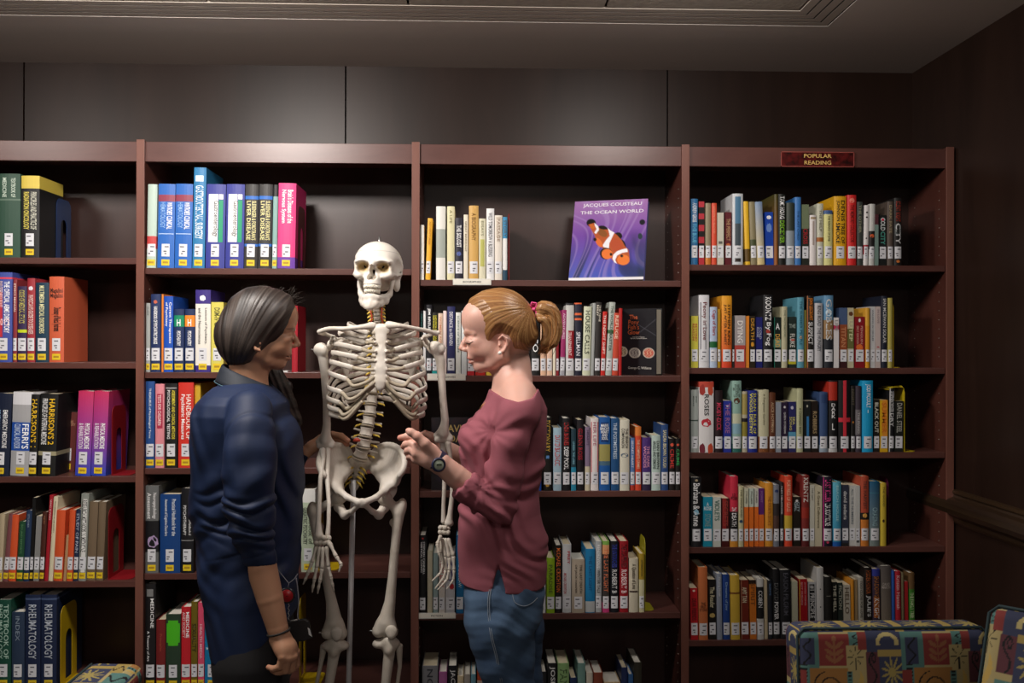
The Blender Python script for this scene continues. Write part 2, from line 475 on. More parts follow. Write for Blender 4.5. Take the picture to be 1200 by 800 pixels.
def letters(txt, size, loc, m, parent, name='lettering', rot=None, sx=1.):
    v, f = text_tris(txt)
    if not len(v): return
    c = (v.max(0) + v.min(0)) / 2; mb = MB()
    P = [Vector(((x - c[0]) * size * sx, 0, (y - c[1]) * size)) for x, y in v]
    if rot: P = [rot @ p for p in P]
    mb.add([p + Vector(loc) for p in P], f); return mb.build(name, m, parent)
letters('POPULAR', .0185, (0, -.0058, .0115), mat('gilt', '#e8c070', .4), s, sx=1.2)
letters('READING', .0185, (0, -.0058, -.0115), mat('gilt'), s, sx=1.2)
# ---------------------------------------------------------------- books
M_BOOK = mat('printed cover', '#888', .38, attr=True, coat=.25)
M_CLOTH = mat('printed jacket', '#888', .5, attr=True)
M_PAGE = mat('paper edge', '#cfc3a6', .9, bump=(900, .3, .0008, (6, .2, .2)))
M_PAGEW = mat('white paper edge', '#d8d4c8', .9, bump=(900, .3, .0008, (6, .2, .2)))
M_LAB = mat('paper label', '#eee', .55, attr=True)
M_INK = {}
def ink(c):
    if c not in M_INK: M_INK[c] = mat('ink ' + c, '#' + c, .5)
    return M_INK[c]
COLNAME = {}
def arc_y(x, w, b):
    """front of a rounded spine at local x"""
    return -b * (1 - (2 * x / w) ** 2) if b else 0.
def build_book(name, w, h, d, col, bands, title, tcol, hard, label, yellow, b, paper, title_rng, tscale, grad, deco):
    """a book standing on its tail: cover folded round the page block, spine towards -y"""
    t = .0024 if hard else .0007
    w = max(w, .006)
    mb = MB(); zs = {0., h}
    for (a, e, c) in bands: zs |= {round(h * (1 - a), 5), round(h * (1 - e), 5)}
    zs = sorted(zs); ns = 6
    base = srgb(col); g = srgb(grad) if grad else None
    def cc(z):
        for (a, e, c) in bands:
            if h * (1 - e) - 1e-6 <= z <= h * (1 - a) + 1e-6: return srgb(c)
        return base
    def lerp(z): return tuple(g[i] + (base[i] - g[i]) * (z / h) for i in range(3))
    # outer skin: back board edge -> spine arc -> other board edge
    pts = [(-w / 2, d)] + [(-w / 2 + w * i / ns, arc_y(-w / 2 + w * i / ns, w, b)) for i in range(ns + 1)] + [(w / 2, d)]
    if g is not None: zs = sorted(set(zs) | {h * k / 8 for k in range(9)})
    for z0, z1 in zip(zs[:-1], zs[1:]):
        cm = cc((z0 + z1) / 2)
        for (p, q) in zip(pts[:-1], pts[1:]):
            col_ = [lerp(z0), lerp(z0), lerp(z1), lerp(z1)] if g is not None and cm == base else cm
            mb.add([(p[0], p[1], z0), (q[0], q[1], z0), (q[0], q[1], z1), (p[0], p[1], z1)], [(0, 1, 2, 3)], col=col_, smooth=False)
    # board thickness: inner faces, head and tail edges, fore edges
    inn = [(-w / 2 + t, d), (-w / 2 + t, t + .002), (w / 2 - t, t + .002), (w / 2 - t, d)]
    for z, s in ((0, 0), (h, 1)):
        e = cc(z + (1e-4 if not s else -1e-4))
        o = pts
        mb.add([(*p, z) for p in o[1:-1]] + [(*inn[2], z), (*inn[1], z)], [tuple(range(ns + 3))], col=e)
        mb.add([(*o[0], z), (*o[1], z), (*inn[1], z), (*inn[0], z)], [(0, 1, 2, 3)], col=e)
        mb.add([(*o[-2], z), (*o[-1], z), (*inn[3], z), (*inn[2], z)], [(0, 1, 2, 3)], col=e)
    for p, q in zip(inn[:-1], inn[1:]): mb.add([(*q, 0), (*p, 0), (*p, h), (*q, h)], [(0, 1, 2, 3)], col=base)
    mb.add([(*pts[0], 0), (*inn[0], 0), (*inn[0], h), (*pts[0], h)], [(0, 1, 2, 3)], col=base)
    mb.add([(*pts[-1], 0), (*inn[-1], 0), (*inn[-1], h), (*pts[-1], h)], [(0, 1, 2, 3)], col=base)
    root = mb.build(name, M_CLOTH if hard else M_BOOK)
    iz = .003 if hard else .0003; iy = .003 if hard else .0004
    pb = MB().box(-w / 2 + t + .0001, w / 2 - t - .0001, t + .0022, d - iy, iz, h - iz)
    pb.build('page_block', M_PAGE if paper else M_PAGEW, root)
    def patch(x0, x1, z0, z1, cells, off, nm):
        nx = len(cells[0]); nz = len(cells); m = MB()
        for r in range(nz):
            for c in range(nx):
                xa, xb = x0 + (x1 - x0) * c / nx, x0 + (x1 - x0) * (c + 1) / nx
                za, zb = z1 - (z1 - z0) * (r + 1) / nz, z1 - (z1 - z0) * r / nz
                m.add([(xa, arc_y(xa, w, b) - off, za), (xb, arc_y(xb, w, b) - off, za), (xb, arc_y(xb, w, b) - off, zb), (xa, arc_y(xa, w, b) - off, zb)], [(0, 1, 2, 3)], col=cells[r][c])
        return m.build(nm, M_LAB, root)
    Wt = srgb('#dcdde2'); K = srgb('#5a5a62')
    zlab = 0.
    if label:
        lz0, lz1 = label
        lw = min(w * .86, .0265); nx = 8
        rnd = random.Random(int(w * 1e6 + h * 1e5))
        cells = [[Wt] * nx for _ in range(11)]
        for r, n0 in ((2, 4), (4, 0), (6, 3), (8, 2)):
            k = rnd.randint(1, 3)
            for c in range(k, min(nx - 1, k + n0)): cells[r][c] = K
        patch(-lw / 2, lw / 2, lz0, lz1, cells, .0006, 'call_number_label'); zlab = lz1
    if yellow:
        lw = min(w * .86, .0265); Y = srgb('#e8c820'); D = srgb('#b08a20')
        z0, z1 = yellow
        patch(-lw / 2, lw / 2, z0, z1, [[Y] * 6, [Y, D, D, D, D, Y], [Y] * 6], .0007, 'yellow_sticker')
    for (kind, *a) in deco:
        if kind == 'rect':   # x0,x1 (fraction of width -.5...5), z0,z1 (fraction from the top), colour
            patch(a[0] * w, a[1] * w, h * (1 - a[3]), h * (1 - a[2]), [[srgb(a[4])] * 4], .0004, 'spine_panel')
        if kind == 'blob':   # x, z fraction, radius x, radius z (fractions of w), colour
            n = 14; m = MB(); r = random.Random(3)
            V = [(a[0] * w + a[2] * w * math.cos(2 * PI * j / n) * r.uniform(.8, 1.1), 0, h * (1 - a[1]) + a[3] * w * math.sin(2 * PI * j / n) * r.uniform(.8, 1.1)) for j in range(n)]
            V = [(x, arc_y(max(-w / 2, min(w / 2, x)), w, b) - .0005, z) for x, y, z in V]
            m.add(V, [tuple(range(n))], col=srgb(a[4])); m.build('spine_picture', M_LAB, root)
    if title:
        lines = title.split('/')
        r0, r1 = title_rng; za = h * (1 - r0); zb = max(h * (1 - r1), zlab + .004)
        lw = w * .80 / len(lines)
        for li, s in enumerate(lines):
            tc = tcol.split(',')[min(li, len(tcol.split(',')) - 1)]
            segs = s.split('^')     # '^' splits one line into pieces set one below the other
            for si, sg in enumerate(segs):
                tt = tc.split('+')[min(si, len(tc.split('+')) - 1)]
                flat = sg.startswith('_'); sg = sg.lstrip('_').replace('~', '\n')
                v, f = text_tris(sg)
                if not len(v): continue
                sa = za + (zb - za) * si / len(segs); sb = za + (zb - za) * (si + .93) / len(segs)
                lo, hi = v.min(0), v.max(0); ex, ey = hi - lo
                if flat:      # upright letters
                    kx = min(w * .84 / ex, .02); ky = min((sa - sb) / ey, kx * 1.6)
                    X = (v[:, 0] - (lo[0] + hi[0]) / 2) * kx; Z = (sa + sb) / 2 + (v[:, 1] - (lo[1] + hi[1]) / 2) * ky
                else:
                    ky = lw * .80 / max(ey, .70) * tscale; kx = min((sa - sb) / ex, ky * 1.5)
                    xc = w * .40 - lw * (li + .5)
                    X = xc + (v[:, 1] - (lo[1] + hi[1]) / 2) * ky; Z = sa - (v[:, 0] - lo[0]) * kx
                V = [(x, arc_y(x, w, b) - .0009, z) for x, z in zip(X, Z)]
                m = MB().add(V, f if flat else [tuple(reversed(q)) for q in f]); m.build('spine_title', ink(tt), root)
    return root

ROWS = {}
def rows(key, base, group, shelf, txt, lab=(.105, .245), yel=None, hard=True, lean=0, dmax=.235, ys=.006):
    ROWS[key] = (base, group, shelf, [l for l in txt.strip().split('\n') if l.strip()], lab, yel, hard, lean, dmax, ys)
# one line a book: x0 x1 ytop colour | look | spine title | title colours | extras
#   extras: b.a-e.hex band, G.hex gradient to the tail, L.n lean in pixels, P paperback, N no label, r.a-e title range, s.n title scale, Q.x0,x1,z0,z1,hex panel, B.x,z,rx,rz,hex picture, y.n depth behind the shelf edge
TRef = dict(lab=(.115, .215), yel=(.025, .085), dmax=.215)
rows('11', (0, 301, 160, 301.5), 'textbooks on the top shelf of the textbook bookcase', 'top shelf of the textbook bookcase', '''
-2 24 203.6 2a4a3a|glossy dark green|TEXTBOOK OF/MEDICINE|c8d8c8|r.05-.3 s.6 b.3-.32.5a7060
25 46.4 206 141416|black and yellow|PRINCIPLES AND PRACTICE OF/RADIATION ONCOLOGY|d0d0c0,e8d860|b.0-.155.d8c050 r.2-.74
''', **TRef)
rows('12', (0, 423.5, 160, 423.5), 'textbooks on the second shelf of the textbook bookcase', 'second shelf of the textbook bookcase', '''
-5 14.5 319 4050a0|thick blue|THE OFFICIAL ABMS DIRECTORY/BOARD CERTIFIED MEDICAL SPECIALISTS^_2012|fff,f4d0d0|b.055-.075.d84050 r.1-.72 Q.-.35,-.05,.22,.72,c03040
15.4 20 327.5 8a3038|slim brick red|ETHICS MANUAL|f0d8c8|s.8
20.7 31.5 335.4 35264e|dark purple|CODE OF MEDICAL ETHICS|c8c060|b.57-.61.c8d820 r.05-.52
32 41.2 326 a02e38|crimson|PHYSICIAN'S GUIDE TO DISEASES|f4e0d8|r.2-.7 B.0,.12,.3,.3,e8e0e8
41.8 57.4 331 16384e|deep teal|MULTIMEDIA MEDICAL DISORDERS|e8e4b0|r.04-.74 s.6
57.8 75.3 324 d0603e|thick salmon|DICTIONARY OF/MEDICAL SYNDROMES^_MAGALINI~MAGALINI|241814,241814|r.06-.66
''', **TRef)
ROWS['12'][3][-1] = ROWS['12'][3][-1].replace("DICTIONARY OF/MEDICAL SYNDROMES^_MAGALINI~MAGALINI", "_Magalini~Magalini^Dictionary of Medical Syndromes")
rows('13', (0, 558, 160, 557.5), 'textbooks on the third shelf of the textbook bookcase', 'third shelf of the textbook bookcase', '''
-10 10.6 461 121c34|blue-black|EMERGENCY MEDICINE/REVIEW AND PROBLEMS|e8e8e8,90b0d0|r.2-.76 s.8
12 36 459.6 a8a8aa|grey and blue|FERRI'S/CLINICAL ADVISOR|fff,c8d8f0|b.0-.15.dcdce0 b.36-.7.1a4aa0 r.38-.7 Q.-.45,.45,.24,.34,a8a8aa
33 43 462 161616|slim black and gold|HARRISON'S 1|f0c020|r.06-.7
44 65 461.5 161616|thick black and gold|HARRISON'S 2/PRINCIPLES OF INTERNAL MEDICINE|f0c020,e8e8e8|r.06-.66 b.7-.75.a09878
69.5 87.5 483 6a2c28|brown-red|_SYSTEMIC~PATHOLOGY|c89878|r.08-.3 y.12
88 106 458.4 c8305e|pink and violet|PHYSICAL MEDICINE/& REHABILITATION|ffffff,f4e8f4|G.2848b8 r.38-.74 L.4
106.5 124 458.4 c8305e|second pink and violet|PHYSICAL MEDICINE/& REHABILITATION|ffffff,f4e8f4|G.2848b8 r.38-.74 L.4
''', lean=3.5, **TRef)
rows('14', (0, 680, 160, 678.5), 'bound reports on the fourth shelf of the textbook bookcase', 'fourth shelf of the textbook bookcase', '''
-4 2.4 602 b8a88a|tan|||s.5
3.2 9.4 602 7e4a4e|dusty rose|||L.7
9.6 18.6 603 d8562c|orange cloth|||s.4
19 26.8 611 1e4a30|forest green|BOUND REPORTS|5a8a60|s.5
27.2 34 598 1e3454|navy cloth|STUDIES|8898b0|s.5
34.4 38.6 583 1c1c1c|tall spiral-bound black||fff|P
39 45.5 604.6 8a8a88|spiral-bound grey||fff|P
46 51.6 600 4a241a|dark brown|INJURY|a87050|s.6
52 56.4 580 a81c2a|slim red|WHO IS WHO|f0c8c8|s.7 N L.6
56.8 62 582 ddd3b4|tall cream|PROCEEDINGS OF THE SOCIETY|6a6048|s.4 N L.6
62.6 73.4 597.6 d8562c|wide orange cloth||c04820|
74 77.4 627 b89068|short tan|||N
78 85 597.6 d8562c|slim orange cloth|||
85.6 91.2 597 1e2c48|slim navy|STUDY OF PAIN|a8b0c0|
91.8 100.8 578.4 8e938c|grey-green|RESEARCH METHODS IN MEDICINE|1c1c1c|Q.-.2,.35,.06,.9,e0e0dc r.07-.9
101.4 111.8 588 75634e|taupe cloth||50442f|
112.4 121 588 75634e|second taupe cloth||50442f|
''', lean=3.5, **TRef)
rows('15', (0, 806, 160, 805), 'textbooks on the fifth shelf of the textbook bookcase', 'fifth shelf of the textbook bookcase', '''
-4 13 702.5 17493a|bottle green|TEXTBOOK OF/RHEUMATOLOGY|a8c8b8|
13.8 28.8 717 2c3c54|faded slate|INDEX|8090a0|s.5
29.6 47.6 697 1c2846|first navy silver-lettered|RHEUMATOLOGY|b8c0cc|b.03-.05.48587a r.1-.78 s.8
48.3 66.6 697 1c2846|second navy silver-lettered|RHEUMATOLOGY|b8c0cc|b.03-.05.48587a r.1-.78 s.8
''', **TRef)
rows('21', (171, 312.6, 480, 316), 'textbooks on the top shelf above the dark-haired person', 'top shelf above the dark-haired person', '''
171.8 183 216 b4c8bc|pale mint|||b.62-.77.c04040 r.64-.76
184.4 204.2 215.6 1a62b8|first blue haematology|WINTROBE'S^ CLINICAL/HEMATOLOGY|ffffff,90b8e8|b.13-.21.8a3048 r.22-.55 Q.-.45,.45,.59,.6,b0c8e8
204.7 224.8 215.6 1a62b8|second blue haematology|WINTROBE'S^ CLINICAL/HEMATOLOGY|ffffff,90b8e8|b.13-.21.8a3048 r.22-.55 Q.-.45,.45,.59,.6,b0c8e8
225.4 240 196.4 2478ac|tallest teal blue|GASTROINTESTINAL SURGERY|f0f8fc|r.18-.8 L.2 Q.-.35,.3,.08,.14,d8e8f0
240.8 263.4 216 2f368e|first indigo|Gastroenterology|3a3a3a|Q.-.38,.12,.12,.69,f4f4f4 Q.16,.38,.19,.69,10986a Q.16,.38,.12,.18,f4f4f4 r.2-.66 s.55
264 285.6 216 2f368e|second indigo|Gastroenterology|3a3a3a|Q.-.38,.12,.12,.69,f4f4f4 Q.16,.38,.19,.69,10986a Q.16,.38,.12,.18,f4f4f4 r.2-.66 s.55
286 301.8 216 2e2c2c|first charcoal and blue|SLEISENGER & FORDTRAN'S/LIVER DISEASE|e8e0a0|b.14-.18.2468c0 b.71-.74.2468c0 r.2-.7
302.3 318.2 216 2e2c2c|second charcoal and blue|SLEISENGER & FORDTRAN'S/LIVER DISEASE|e8e0a0|b.14-.18.2468c0 b.71-.74.2468c0 r.2-.7
318.8 324.6 216.5 84a8a4|slim grey-teal|||b.0-.14.141414
325 345.8 214.8 e0387e|hot pink|Brain's Diseases of the/Nervous System|fff,fff|b.87-1.6a3aa0 r.08-.5
''', lean=1.5, **TRef)
rows('22', (171, 434.4, 480, 437), 'textbooks on the second shelf beside the dark-haired person', 'second shelf beside the dark-haired person', '''
170 176 355 a8acaa|slim silver|GUIDE|505050|s.6
176.8 188.6 344.5 1c2e5c|navy and grey|HANDBOOK OF PSYCHIATRIC DRUGS|fff|s.6 r.16-.7 B.0,.1,.2,.2,c06048
189.2 191.8 344.5 e08030|narrow orange|||N
192 203.2 347 1250b8|royal blue|Current Therapeutics/of Psychiatry|ffffff|r.08-.73
203.8 215.8 362 1c2e5a|navy, green-banded|_H^PSYCHIATRY|fff+fff|b.1-.28.0a8a60 r.1-.65 s.6
216.4 228.4 362 1c2e5a|navy, orange-banded|_H^PSYCHIATRY|fff+fff|b.1-.28.f08a28 r.1-.65 s.6
229 247 339.6 ece8de|white and purple|Lexicon of Psychiatry,/and the Neurosciences|404040|b.0-.17.3a2a80 b.92-1.3a2a80 r.22-.72 B.0,.1,.2,.2,fff s.6
247.4 262 354 dcd060|lemon yellow|DSM-IV CASEBOOK|4a4a20|r.08-.7 s.7
342 349 358 a81c2c|ruby red|||N y.01
''', **TRef)
rows('23', (171, 546.8, 480, 549), 'textbooks on the third shelf beside the dark-haired person', 'third shelf beside the dark-haired person', '''
169.8 181.2 446.6 234c8c|steel blue|THESAURUS of Psychological Terms|e0e8f0|r.08-.7 s.5
182 192.6 449.6 e08c96|rose pink|TESTS FOR CHILDREN|f8d8d8|Q.-.3,.35,.12,.53,b02848 r.13-.52 s.6
193.6 208 449 161616|black, yellow-lettered|ASSESSMENT AND CLINICAL METHODS/PSYCHOLOGICAL TESTING|e8d840,f0f0f0|r.08-.72 Q.-.45,.45,.05,.06,c0c0c0 s.8
209 226.8 448 d43428|bright red|HANDBOOK OF/Psychiatric Measures|f8e8e0,fff|r.14-.74
227.5 235 449 d8b030|yellow|||N y.03
''', **TRef)
rows('24', (171, 669.4, 480, 671), 'textbooks on the fourth shelf beside the dark-haired person', 'fourth shelf beside the dark-haired person', '''
168.8 186 569 686a6a|grey and black, brain-pictured|Neuropsychology/Assessment|f0f0f0|b.4-.76.16161a B.0.1,.64,.42,.5,b098c0 r.08-.4
187.6 211.4 579 12407e|cobalt blue|Practical Handbook for the/Assessment of Cognitive Disorders|e8ecf4|r.06-.56 s.6
212.4 227 572 17171b|black psychotherapy|Comprehensive Handbook of/PSYCHOTHERAPY|e0e0e0|r.2-.58 s.8 Q.-.5,.5,.61,.62,888888
353 369.4 573 bccab0|pale sage|Textbook of/GERIATRIC PSYCHIATRY|50604c,303830|b.0-.16.e8e8e4 r.22-.76
''', **TRef)
rows('25', (171, 804, 480, 805), 'textbooks on the fifth shelf beside the dark-haired person', 'fifth shelf beside the dark-haired person', '''
170 182.4 683.7 1c1a1c|tall black|MEDICINE/^A Treasury of Art|f4f4f4|r.14-.84 Q.-.35,.3,.05,.12,808080
183 194 726 7a2424|dull red|Principles|b05040|s.5 r.2-.5
194.4 211.8 719.5 2c4030|dark green, star-stickered|||Q.-.34,.34,.08,.42,4ec020 Q.-.45,.45,.12,.38,4ec020
212.4 223.6 711 c8242e|scarlet|MEDICINE/AND SOCIETY|fff,f0c8c8|r.06-.4
224 231.6 705 706018|olive|SEXUALITY|2a2408|r.25-.6
232 239.6 706 e05070|coral pink|HEALTH MEDIA|f4c8d0|s.6 r.25-.7
240 257.4 710 1478a8|cerulean|_WOMEN~and~health^_wellness|fff+d0e8f0|r.25-.6
''', **TRef)
rows('31', (490, 325.2, 799, 328), 'books on the top shelf above the red-haired person', 'top shelf above the red-haired person', '''
489.6 497 263.5 e8e6de|short white|||B.0,.8,.25,.2,404040
498.5 504.4 255.7 e8ac28|golden yellow|ADVENTURES|b87810|L.2.6 s.6
511 522.2 241.8 e2e1da|white and grey|||b.31-.7.a0a8a0 r.4-.66 N
523.8 532.8 241.8 dcd6ac|pale straw|A LIFE|8a8458|s.5
533.2 542.6 255.3 1c1a2c|black lettered|THE SOLOIST|fff|r.12-.5 B.0,.58,.3,.3,5060a0 s.9
543.2 548.6 251.5 e4dcc8|slim cream|GREAT MARRIAGE|8a7c60|s.7 N r.1-.6
549.4 560.8 241 d0a458|tan rounded|A BIOGRAPHY|7a5418|s.7 r.1-.5
561 569.4 256 d8d4b8|cream, moss-panelled|ESSAYS|8a8868|Q.-.3,.3,.34,.78,b8b860 r.04-.3 s.6 N
570 579.2 244.3 e8e8e8|white, bold-lettered|WILD TOMORROW A BLESSING|505058|r.06-.72 s.8
579.6 588.6 252.3 e0d8cc|off-white, framed|PASSAGE|907860|Q.-.3,.35,.03,.34,b8a890 Q.-.25,.3,.04,.33,e0d8cc s.6
589.2 594.4 254.2 e4e4e2|slim blue and white|STORY|505050|b.0-.34.2a88b8 b.84-1.184058 N
''', lab=(.09, .24), dmax=.2)
rows('32', (490, 437, 799, 439.5), 'books on the second shelf behind the red-haired person', 'second shelf behind the red-haired person', '''
489.8 495.6 364 1c2224|slim black|PARKINSON|58b0a8|s.7
496 499 364 e8e8e8|thin white|||N
499.4 506 357 1a1a22|tall black|JIM BREUER|fff|b.83-.87.c82028 s.9
506.4 512.8 366 20201a|black, yellow-lettered|NEUROLOGICAL/REHABILITATION|d8d030|b.93-1.18a0a0
513.4 518.8 367 e8cfb8|peach-lettered|WOMEN AGING|c87850|N s.8
519.2 523.4 364 f0dcd8|blush|||N
524 533.2 359 25285a|navy|DISTANCE to HEAVEN|e8e8f0|r.08-.6 s.7
534 540 366 e4e6e0|white|SCIENCE OF NATURE|607870|s.6 N
540.6 547 364 d8dcdc|pale grey|||N
547.6 556 368 e8e4e4|white, red-footed|||b.93-1.c82830
557 568.6 370 e4e0e0|second white, red-footed|||b.94-1.d03028
569.6 581 372 d8d4c0|cream, yellow-footed|||b.94-1.e0c040
622.5 632.2 375 1a1a1a|black|CO|fff|r.3-.6
633.2 640 377 e4b898|peach|||
640.6 647.2 377 e8c0a4|pale peach|||
647.8 651.2 380 e8e0c8|slim cream|||N
651.6 655 374 8c1c28|slim dark red|||
656 661.6 363 9c2864|magenta and grey|ADVENTURES|e8c0d8|b.72-1.a8a8b0 L.2.6 s.7
663 672.6 355 c8c8c4|silver, red-panelled|TRANSPARENT|f0d0d0|Q.-.2,.5,.38,.78,981c28 b.0-.03.202024 r.4-.76 s.6
673.4 681.8 354.7 1c1c30|black, orange-chequered|SPELLMAN|e8e8f0|b.0-.02.e06030 b.14-.17.e06838 b.21-.24.e06838 r.4-.76 s.9
682.2 691.6 359 d4d8bc|pale green|HOUSE CALLS|38402c|r.06-.74 s.9 L.2
692 695.8 355 a8acaa|narrow grey|||N L.2.5
696.2 703 354 2c2826|dark brown|THE NINE/REILEY|e0d8c8|L.2.2 r.04-.76
703.6 709 365 c8241c|slim bright red|THE NIGHT SHIFT|f8e0d8|L.2.6 s.9
709.4 716.6 354 b4bcb4|sage grey|THE WORLD^MASTER|40584c|L.4.6 b.38-.43.286030 s.7
717 724 366.7 c84830|rust|REFUGE|f4d0b8|L.2.6 s.9 r.04-.5
724.6 728.4 361 b41c1c|slim red|||N L.1
''', lab=(.07, .24), dmax=.2)
rows('33', (490, 573, 799, 574.4), 'novels on the third shelf behind the red-haired person', 'third shelf behind the red-haired person', '''
627 634.4 562 2050b0|short blue|||N
636.8 646.6 489 191612|black and gold|DICTIONARY|c8a040|r.04-.5 Q.-.2,.2,.52,.56,5888c0 B.0,.92,.25,.25,c09038
648.2 658 501 a4c0d0|powder blue|DAVID BALDACCI|c83838|r.12-.64
659.2 668 490 16161a|black, red and white lettered|LINDA BARNES^DEEP POOL|b82828+f0f0f0|r.06-.74
669.2 675.2 502.5 1c3844|dark teal|UNDER THE LAKE|80b8c8|b.62-1.2888a8 s.6 r.2-.6
676 684 491.7 18141a|black, red-lettered|GLENN ROSS|b02030|r.12-.6
685.6 691.4 500 85728c|mauve|HEARTS|4a3858|b.62-1.cfc4a8 s.7
692 701.4 490 e6dedc|white, red-dotted|HER LIFE|b07080|Q.-.46,-.36,.05,.9,c03048 Q.36,.46,.05,.9,c03048 s.6
702.2 715 488.5 1a58a0|blue, picture-banded|_MAEVE~BINCHY~HEART~AND~SOUL|fff|b.37-.6.a09858 b.6-.66.4a6a80 Q.-.36,.36,.07,.34,103870 r.08-.34
715.8 725.6 490 1c4e80|marine blue|THE POSTMISTRESS|c8d8e8|r.06-.6 s.7
726.4 737.6 491.7 dad6c4|ivory, eye-pictured|THE SEARCH/COMPANION|302c28|B.0,.5,.42,.25,607080 r.12-.42
738.4 743.8 513 587ab0|periwinkle|SECRET HEART|e0e4f0|b.9-1.b83828 s.7
744.4 751.4 500 d8482c|vermilion|THE COMPLETE CRIMES|f4c8a8|b.0-.14.e08038 r.2-.74 s.7
752.4 762.6 512.5 4c3078|violet|THE DARK/WOODS|e8a0c0|b.78-1.302444 r.16-.6
763.4 774 510 bcd0c8|pale aqua|DAN BROWN/ANGELS AND DEMONS|283830|r.1-.7
774.6 783 497.5 2a4a80|denim blue|SANDRA BROWN TOUGH|e0d8b0|r.08-.7 s.8
783.8 791 513.7 181414|black, red-lettered|CRIME|c83830|B.0,.12,.3,.3,e05840 r.2-.6
791.6 799 513.7 181614|black, green-lettered|CRIME|38a058|B.0,.12,.3,.3,e05840 r.2-.6
''', lab=(.09, .24), dmax=.2, hard=True)
rows('34', (490, 717.6, 799, 716), 'novels on the fourth shelf behind the red-haired person', 'fourth shelf behind the red-haired person', '''
489.8 499.2 627 18181a|tall black|STEPHEN CANNELL/VERTICAL COFFIN|e0e0e0|r.08-.74 B.0,.04,.15,.15,c83030 s.9
500.8 506.8 645 bcb49c|slim beige|||N
507.4 513.4 648 8ca0a0|grey-blue and tan|||
514.2 521.6 648 d4ccc4|white, red-lettered|EVERY DAY|b83830|r.06-.6
522 533 648 c4c4c8|white and violet|||B.0,.3,.4,1.2,5a5078 B.2,.55,.25,.35,b82830
534.4 543.4 627 1c6ca0|sky blue|THE OUTLAW|c8e0e8|r.3-.7 s.7
622 629.4 660 d8d8d8|narrow white|||N
630.4 639.4 661 d4d4d2|white|DONNELL|505050|r.2-.6
640.4 650 653.6 8cb020|lime green|PARADISE|485c10|r.12-.7 s.7
650.6 658.2 638.7 1c1614|black, orange-lettered|MICHAEL CRICHTON|d86c28|r.04-.8
659 669.4 637.5 ccced0|white, red-titled|PREY/^MICHAEL CRICHTON|b82030,b04048|r.1-.8
670 685.2 655 b4a694|wide beige|THE LAST DEATH/OF JACK HARPER|403830|r.1-.74 s.6
686 697.2 643 1c7eb4|azure|THE LAST LIGHT|14588c|s.5 b.82-.99.c0c4c4 N r.1-.7
697.8 705 634 b4b8ba|silver|RENDEZVOUS^WINTER TALE|f0f0f0+404040|s.8
706 714 634 3c3634|black, multi-coloured|THE LAST FLIGHT|e07850|b.0-.05.80b050 b.05-.18.e0a070 b.86-1.d04080 r.1-.8
715.4 724.6 634 15161e|black, blue-lettered|THE UNTOUCHED^ROBERT B|3040a8+d8d8d8|r.04-.78
726 736.2 634 981420|blood red|THE DISAPPEARED^ROBERT B|400c10+f0d8d8|r.04-.78
737 747.8 654 ccc4ae|chalk|A Question of Love|584e40|r.1-.6 Q.-.45,.45,.6,.63,3a2420 N s.8
748.8 755 648.6 a88c28|mustard and cream|AFTERNOON|484020|b.44-1.ccc6a0 s.5 r.1-.4
''', lab=(.06, .2), dmax=.2)
rows('35', (490, 858, 799, 858), 'novels on the lowest shelf behind the red-haired person', 'lowest shelf behind the red-haired person', '''
494.6 513 780 707074|wide grey|NO|282830|r.04-.6 s.6
514 524 787 905080|pinkish purple|||
525 535.4 780 18181c|black|JACK DAWN|b8b8b8|
536 543.4 792 c0b090|cream|||
544 551 790 9c948c|grey beige|||
551.6 557.6 790 6898a8|light teal|||
559 569 788 c8b0a0|red-topped cream|||b.0-.12.b84828
626 633 777 b0ac98|beige|||
634 640.6 787 1c1c20|short black|||
641.6 652.4 777 18181a|tall black|JOSEPH|d8d8d8|r.04-.5
653.4 666.8 777 7ea068|leaf green|FANNIE|385028|r.08-.6
668 676 794 1c2c50|navy and black|||
676.8 686 777 6c9088|greyed teal|||
687 694.6 788 c8c0b0|chalk white|||
695.4 706.6 788 7c3c28|brown|||
707.6 727 799 c0a880|wide tan|||
728 735.6 782 20305c|dark blue|||
736.2 742 790 3868a0|middle blue|||
742.6 752 776 38362c|black and white|||
''', lab=None, dmax=.2)
